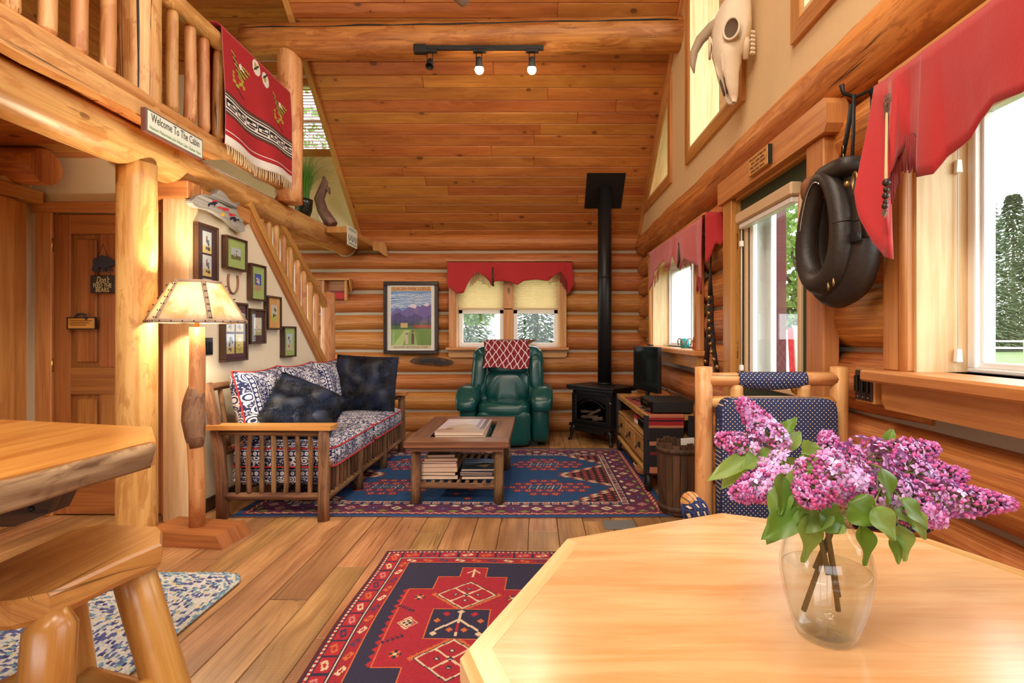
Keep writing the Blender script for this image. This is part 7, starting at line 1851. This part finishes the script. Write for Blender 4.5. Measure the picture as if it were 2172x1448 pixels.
sprigs = [
    ('lilac sprig reaching up highest in front of the chair back', (1640, 945, .86), [((1655, 950, .86), (1568, 848, .87), .030, 260, .55), ((1610, 955, .85), (1520, 928, .86), .026, 170, .45)], [((1625, 955, .84), (1500, 1010, .82), .055), ((1590, 960, .84), (1528, 1035, .83), .05), ((1640, 960, .84), (1575, 985, .80), .06), ((1650, 930, .86), (1690, 880, .87), .04), ((1660, 950, .85), (1705, 915, .86), .045)]),
    ('lilac sprig with drooping pale cluster over the left of the vase', (1680, 1010, .76), [((1690, 1000, .76), (1556, 1050, .74), .040, 360, .75)], [((1690, 1060, .71), (1625, 1150, .69), .06), ((1665, 1030, .72), (1640, 1105, .70), .055), ((1660, 1005, .72), (1664, 1090, .69), .058)]),
    ('lilac sprig with tight dark pink cluster facing the viewer', (1735, 1010, .74), [((1742, 1005, .74), (1712, 1062, .66), .040, 340, .35)], [((1700, 1085, .70), (1620, 1140, .68), .060), ((1712, 1090, .69), (1716, 1195, .67), .075), ((1735, 1085, .68), (1800, 1118, .68), .060)]),
    ('lilac sprig standing upright behind the vase centre', (1765, 1000, .80), [((1775, 1010, .80), (1752, 918, .82), .032, 260, .75), ((1800, 1030, .79), (1815, 950, .80), .036, 300, .8)], [((1700, 960, .82), (1745, 955, .80), .06), ((1690, 985, .80), (1740, 985, .78), .05), ((1700, 1000, .79), (1650, 975, .79), .05)]),
    ('lilac sprig with long magenta cluster pointing to the wall', (1830, 980, .78), [((1800, 985, .78), (1985, 950, .82), .040, 460, .5)], [((1880, 940, .80), (1895, 908, .80), .028), ((1760, 1075, .69), (1690, 1125, .68), .06), ((1700, 1000, .72), (1672, 1075, .70), .055), ((1868, 990, .70), (1895, 1068, .68), .058)]),
    ('lilac sprig with slender budded cluster above the longest one', (1880, 1010, .76), [((1850, 1000, .76), (2046, 1008, .80), .036, 420, .55)], [((1800, 1065, .70), (1866, 1110, .68), .075), ((1910, 1060, .69), (1975, 1120, .68), .055), ((1850, 1075, .69), (1905, 1145, .67), .06), ((1885, 1070, .70), (1945, 1115, .69), .062)]),
    ('lilac sprig with the longest violet cluster reaching over the table edge', (1890, 1055, .74), [((1870, 1050, .74), (2150, 1068, .78), .036, 560, .7)], [((1930, 1080, .70), (1970, 1145, .69), .045), ((1905, 1110, .70), (1930, 1190, .68), .060)]),
    ('lilac sprig with full mauve cluster low on the right', (1880, 1060, .72), [((1850, 1030, .74), (2000, 1108, .72), .042, 420, .85), ((1790, 1020, .74), (1850, 1060, .72), .040, 260, .8)], [((1825, 1110, .69), (1846, 1200, .67), .062), ((1895, 1130, .69), (1912, 1198, .68), .035), ((1790, 1100, .69), (1740, 1120, .68), .05)]),
]
for k, (lab, js, pans, lvs) in enumerate(sprigs):
    sp_ = thing('lilac_sprig', lab, 'flower', 'lilac sprigs in the glass vase')
    n0 = neck(k); foot = Vector((VX + .030 * math.cos(k * 2.1 + 2.6), VY + .026 * math.sin(k * 2.1 + 2.6), TZ + (.028 if k in (0, 3, 5) else .05)))
    j = E(js[0], js[1], js[2])
    long_ = k in (0, 2, 3, 5)
    pts = ([foot] if long_ else [foot.lerp(n0, .35)]) + [n0, n0.lerp(j, .5) + Vector((0, 0, .01)), j]
    MB().tube(pts, [.0038, .0034, .003, .0025], 8, rough=.1, seed=k).build('stem', 'stem_brown', sp_)
    for q, (b, t, rad, n_, of) in enumerate(pans):
        bb = E(*b); MB().tube([j, bb], .002, 5).build('twig', 'twig_green', sp_); panicle(sp_, bb, E(*t), rad, int(n_ * .95), of, k * 10 + q)
    for b, t, w in lvs:
        bb = E(*b); MB().tube([j.lerp(bb, .4) if (j - bb).length > .02 else j, bb], .0013, 5).build('leaf_stalk', 'twig_green', sp_); leaf(sp_, bb, E(*t), w * .80, .22, R.uniform(-.6, .6))
# ------------------------------------------------------------------ bar counter and stool
bc = thing('bar_counter', 'live edge wooden slab bar counter with bark edge', 'counter')
CZ = .92
p1, p2, p3, p4 = atZ(0, 1015, CZ), atZ(321, 936, CZ), atZ(313, 905, CZ), atZ(0, 889, CZ)
e1 = (p1 - p2).normalized(); e2 = (p4 - p3).normalized()
q1 = p2 + e1 * 1.0; q4 = p3 + e2 * 1.3
edge = [p2 + e1 * t + Vector((e1.y, -e1.x, 0)) * (.006 * noise.noise(Vector((t * 9, 0, 0)))) for t in [k * .05 for k in range(21)]]
poly = [(p3.x, p3.y)] + [(p.x, p.y) for p in edge] + [(q4.x, edge[-1].y), (q4.x, q4.y)]
MB().prism(poly, CZ - .055, CZ, axis=2).build('slab', 'slab_gold', bc)
def barke(u, v):
    t = u * 1.0; p = p2 + e1 * t; out = Vector((-e1.y, e1.x, 0)); out = out if out.x > 0 else -out
    bulge = .010 + .005 * math.sin(math.pi * v) - .012 * v + .008 * noise.noise(Vector((t * 8, v * 3, 4)))
    return Vector((p.x, p.y, CZ - .002 - v * .066 - .004 * noise.noise(Vector((t * 5, 2, 0))))) + out * (bulge if .02 < v else .004)
MB().grid(barke, 60, 8, .004, uvs=lambda u, v: (v * .07, u)).build('bark_edge', 'bark_edge', bc)
mb = MB(); pe = [(p3.x, p3.y), (p2.x, p2.y)]
MB().prism([(p2.x + .012, p2.y), (p3.x + .006, p3.y + .008), (p3.x - .01, p3.y), (p2.x - .01, p2.y - .01)], CZ - .062, CZ - .001, axis=2).build('corner_face', 'slab_gold', bc)
prof = [(-1.75, CZ - .056), (-1.13, CZ - .056), (-1.15, .855), (-1.25, .84), (-1.32, .78), (-1.36, .70), (-1.45, .665), (-1.75, .66)]
MB().prism(prof, 1.44, 1.51, axis=1).build('corbel', 'barrel_oak', bc)
MB().ball((-1.40, 1.436, .715), .008, 6, 4).build('bolt', 'black_iron', bc)
MB().box(-2.35, -1.75, .45, 1.40, 0, CZ - .056, .004, grain=2).build('bar_base', 'door_fir', bc)
st = thing('bar_stool', 'golden log bar stool with slab seat at the counter', 'stool')
SZ = .62
sp_px = [(-70, 1222), (160, 1120), (215, 1110), (336, 1115), (345, 1124), (343, 1150), (250, 1190), (105, 1258), (22, 1276), (-70, 1283)]
pts = [atZ(x, y, SZ) for x, y in sp_px]
cxs = sum(p.x for p in pts) / len(pts); cys = sum(p.y for p in pts) / len(pts)
def ringz(k, z): return [(cxs + (p.x - cxs) * k, cys + (p.y - cys) * k, z) for p in pts]
V = ringz(.97, SZ) + ringz(1.0, SZ - .008) + ringz(1.0, SZ - .052) + ringz(.96, SZ - .066); n = len(pts)
F_ = [list(range(n))[::-1], [3 * n + k for k in range(n)]] + [(j * n + k, j * n + (k + 1) % n, (j + 1) * n + (k + 1) % n, (j + 1) * n + k) for j in range(3) for k in range(n)]
MB().add(V, F_, [[(V[i][0] + V[i][2], V[i][1]) for i in f] for f in F_], False).build('seat', 'stool_gold', st)
legs = [((-1.125, 1.435, .575), (-.925, 1.40, .002)), ((-1.105, 1.185, .575), (-1.075, 1.10, .002)), ((-1.35, 1.46, .575), (-1.355, 1.55, .0)), ((-1.40, 1.20, .575), (-1.50, 1.10, .002))]
for k, (a, b) in enumerate(legs): MB().log(b, a, .052, .050, n=16, rough=.05, seed=k + 90, taper_ends=.04).build('leg', 'stool_gold', st)
def pl_(k, z): a, b = Vector(legs[k][0]), Vector(legs[k][1]); return b.lerp(a, z / .575)
for i, j, z in ((0, 2, .20), (1, 3, .20), (0, 1, .26), (2, 3, .26)): MB().log(pl_(i, z), pl_(j, z), .032, n=12, rough=.05, seed=i + j).build('rung', 'stool_gold', st)
# ------------------------------------------------------------------ outside the windows
MB().grid(lambda u, v: Vector((-60 + 160 * u, -40 + 160 * v, -.45)), 10, 10).build('ground', 'lawn', tag=('green lawn around the cabin', 'lawn', None, 'structure'))
def foliage_mat(name, c1, c2):
    s = NT(name); g = s.n('ShaderNodeNewGeometry').outputs['Random Per Island']; c = s.mix(g, c1, c2)
    tl = s.n('ShaderNodeBsdfTranslucent'); s.l(c, tl.inputs[0]); s.set(Base_Color=c, Roughness=.7)
    mx = s.n('ShaderNodeMixShader'); mx.inputs[0].default_value = .4; s.l(s.b.outputs[0], mx.inputs[1]); s.l(tl.outputs[0], mx.inputs[2]); s.l(mx.outputs[0], s.out.inputs['Surface'])
foliage_mat('maple_leaf', rgb(92, 122, 52), rgb(132, 160, 78)); foliage_mat('pine_needle', rgb(84, 104, 74), rgb(118, 138, 98))
def leaves(cs, n, size, seed):
    rs = random.Random(seed); V, F_ = [], []
    for k in range(n):
        c, r = rs.choice(cs); d = Vector((rs.gauss(0, 1), rs.gauss(0, 1), rs.gauss(0, 1))).normalized() * (rs.random() ** .4)
        p = Vector(c) + Vector((d.x * r[0], d.y * r[1], d.z * r[2])); a = Vector((rs.gauss(0, 1), rs.gauss(0, 1), rs.gauss(0, 1))).normalized(); b = a.cross(Vector((rs.gauss(0, 1), rs.gauss(0, 1), rs.gauss(0, 1)))).normalized()
        sz = size * rs.uniform(.6, 1.3); q = len(V); V += [p, p + a * sz * .5 + b * sz * .35, p + a * sz, p + a * sz * .5 - b * sz * .35]; F_.append((q, q + 1, q + 2, q + 3))
    return MB().add(V, F_)
mt = thing('maple_tree', 'leafy green tree seen through the door glass', 'tree')
MB().tube([(7.2, 13, -.45), (7.0, 13, 1.5), (6.2, 12.6, 3.4)], [.16, .13, .09], 8, rough=.1).build('trunk', 'trunk_bark', mt)
for k, (a, b) in enumerate((((7.0, 13, 1.5), (5.2, 11.8, 3.3)), ((6.2, 12.6, 3.2), (4.6, 12, 4.6)), ((7, 13, 1.2), (5.4, 12, 1.9)))): MB().log(a, b, .06, .025, n=7, rough=.1, seed=k).build('branch', 'trunk_bark', mt)
leaves([((5.4, 12.2, 4.4), (1.8, 1.2, 1.3)), ((6.6, 12.8, 3.4), (1.6, 1.3, 1.2)), ((4.8, 11.6, 3.2), (1.0, 1.0, .9)), ((6.2, 12.2, 1.9), (.8, .7, .6))], 5200, .16, 2).build('foliage', 'maple_leaf', mt, kind='stuff')
bt = thing('yard_tree', 'young leafy tree outside the back window', 'tree')
MB().tube([(-2.2, 13.2, -.45), (-2.0, 13, 2.2)], [.12, .08], 8, rough=.1).build('trunk', 'trunk_bark', bt)
leaves([((-1.9, 12.8, 3.0), (1.2, 1.0, 1.5)), ((-1.4, 12.2, 2.0), (.5, .4, .6))], 2600, .13, 3).build('foliage', 'maple_leaf', bt, kind='stuff')
lt = thing('loft_tree', 'tree crown outside the dormer window', 'tree')
MB().tube([(-8.6, 17, -.45), (-8.4, 17, 7)], [.2, .1], 8).build('trunk', 'trunk_bark', lt)
leaves([((-8.2, 17, 7.0), (2.4, 1.6, 2.2))], 1300, .22, 4).build('foliage', 'maple_leaf', lt, kind='stuff')
def conifer(x, y, h, r, seed):
    t = thing('conifer_tree', '', 'tree', 'conifers beyond the white fence')
    MB().tube([(x, y, -.45), (x, y, h * .92)], [r * .08, .03], 8).build('trunk', 'trunk_bark', t)
    rs = random.Random(seed); V, F_ = [], []
    for k in range(7000):
        tt = rs.random() ** 1.3; z = h * (.05 + .95 * tt); a = rs.uniform(0, 6.283); rr_ = r * (1 - tt) ** .8 * rs.random() ** .35 + .1
        p = Vector((x + rr_ * math.cos(a), y + rr_ * math.sin(a), z - rr_ * .25)); d = Vector((math.cos(a), math.sin(a), -.35)).normalized(); sd = Vector((-d.y, d.x, 0)); l = .10 * r + .35
        q = len(V); V += [p, p + d * l * .6 + sd * l * .22, p + d * l, p + d * l * .6 - sd * l * .22]; F_.append((q, q + 1, q + 2, q + 3))
    MB().add(V, F_).build('needles', 'pine_needle', t, kind='stuff'); return t
for k, (x, y, h, r, lab) in enumerate(((43.0, 51, 19, 3.7, 'tall conifer close behind the white fence on the lawn'), (52.0, 53, 17, 3.9, 'broad conifer behind the far end of the white fence'), (47, 61, 22, 4.2, 'tallest conifer in the row further behind the fence'), (57, 62, 18, 4.0, 'conifer at the far end of the row behind the fence'), (35.5, 56, 18, 3.8, 'conifer between the leafy tree and the fence'), (18, 48, 15, 3.4, 'lone conifer far behind the leafy tree by the door'), (6, 45, 14, 3.6, 'conifer far beyond the stove side of the back window'), (-7, 46, 15, 3.6, 'conifer far beyond the poster side of the back window'), (0, 56, 16, 3.8, 'conifer straight beyond the back window mullion'))):
    conifer(x, y, h, r, k)['label'] = lab
fn_ = thing('rail_fence', 'white two rail fence across the lawn', 'fence')
F0, F1 = Vector((30, 47, -.45)), Vector((46, 37.5, -.45)); fd = (F1 - F0).normalized(); fp = Vector((-fd.y, fd.x, 0))
for k in range(8):
    p = F0.lerp(F1, k / 7); MB(basis(p, fd, fp, (0, 0, 1))).box(-.07, .07, -.07, .07, 0, 1.2).build('post', 'white_paint', fn_)
for k in range(7):
    a, b = F0.lerp(F1, k / 7), F0.lerp(F1, (k + 1) / 7)
    for z in (.45, 1.0): MB(basis(a, fd, fp, (0, 0, 1))).box(0, (b - a).length, -.11, -.07, z, z + .14).build('rail', 'white_paint', fn_)
fl = thing('striped_flag', 'red and white striped flag hanging outside the door', 'flag')
g = atY(1660, 740, 6.6)
MB().tube([g + Vector((.5, 0, .75)), g + Vector((-.1, 0, -2.2))], .014, 8).build('flag_pole', 'white_paint', fl)
for k in range(7):
    def fs(u, v, k=k): return g + Vector((.02 + k * .055 + .055 * u + .10 * (1 - v) * .3, .03 * math.sin(k * 1.3 + u * 2), -.38 + .62 * v + .07 * k * .4))
    MB().grid(fs, 3, 8, .002).build('stripe', 'red_paint' if k % 2 else 'white_paint', fl)
pp = MB().box(2.30, 2.42, 5.02, 5.14, -.45, 3.0, .004); settag(pp.build('porch_post', 'barn_red'), 'dark red porch post outside the green door', 'post', None, 'structure')

# made-up housings, out of view, built around the two added fill lights
for nm, lab, c, a in (('kitchen_pendant', 'added pine framed housing of the fill light over the kitchen side', (-1.2, -.6, 3.4), .55), ('dining_pendant', 'added pine framed housing of the fill light high over the dining table', (.2, .9, 4.6), .35)):
    f = thing(nm, lab, 'lamp'); M = TR(*c, 0, a)
    w, d = (.86, .66) if nm[0] == 'k' else (.66, .66)
    MB(M).box(-w, w, -d, d, .03, .05).build('reflector', 'white_paint', f)
    for b in ((-w, w, -d - .03, -d), (-w, w, d, d + .03), (-w - .03, -w, -d, d), (w, w + .03, -d, d)): MB(M).box(*b, -.03, .06).build('frame', 'trim_pine', f)
    for sx in (-1, 1):
        p = M @ Vector((sx * (w - .1), 0, .05)); MB().tube([p, (p.x, p.y, rr2(p.y))], .005, 6).build('cord', 'matte_black', f)
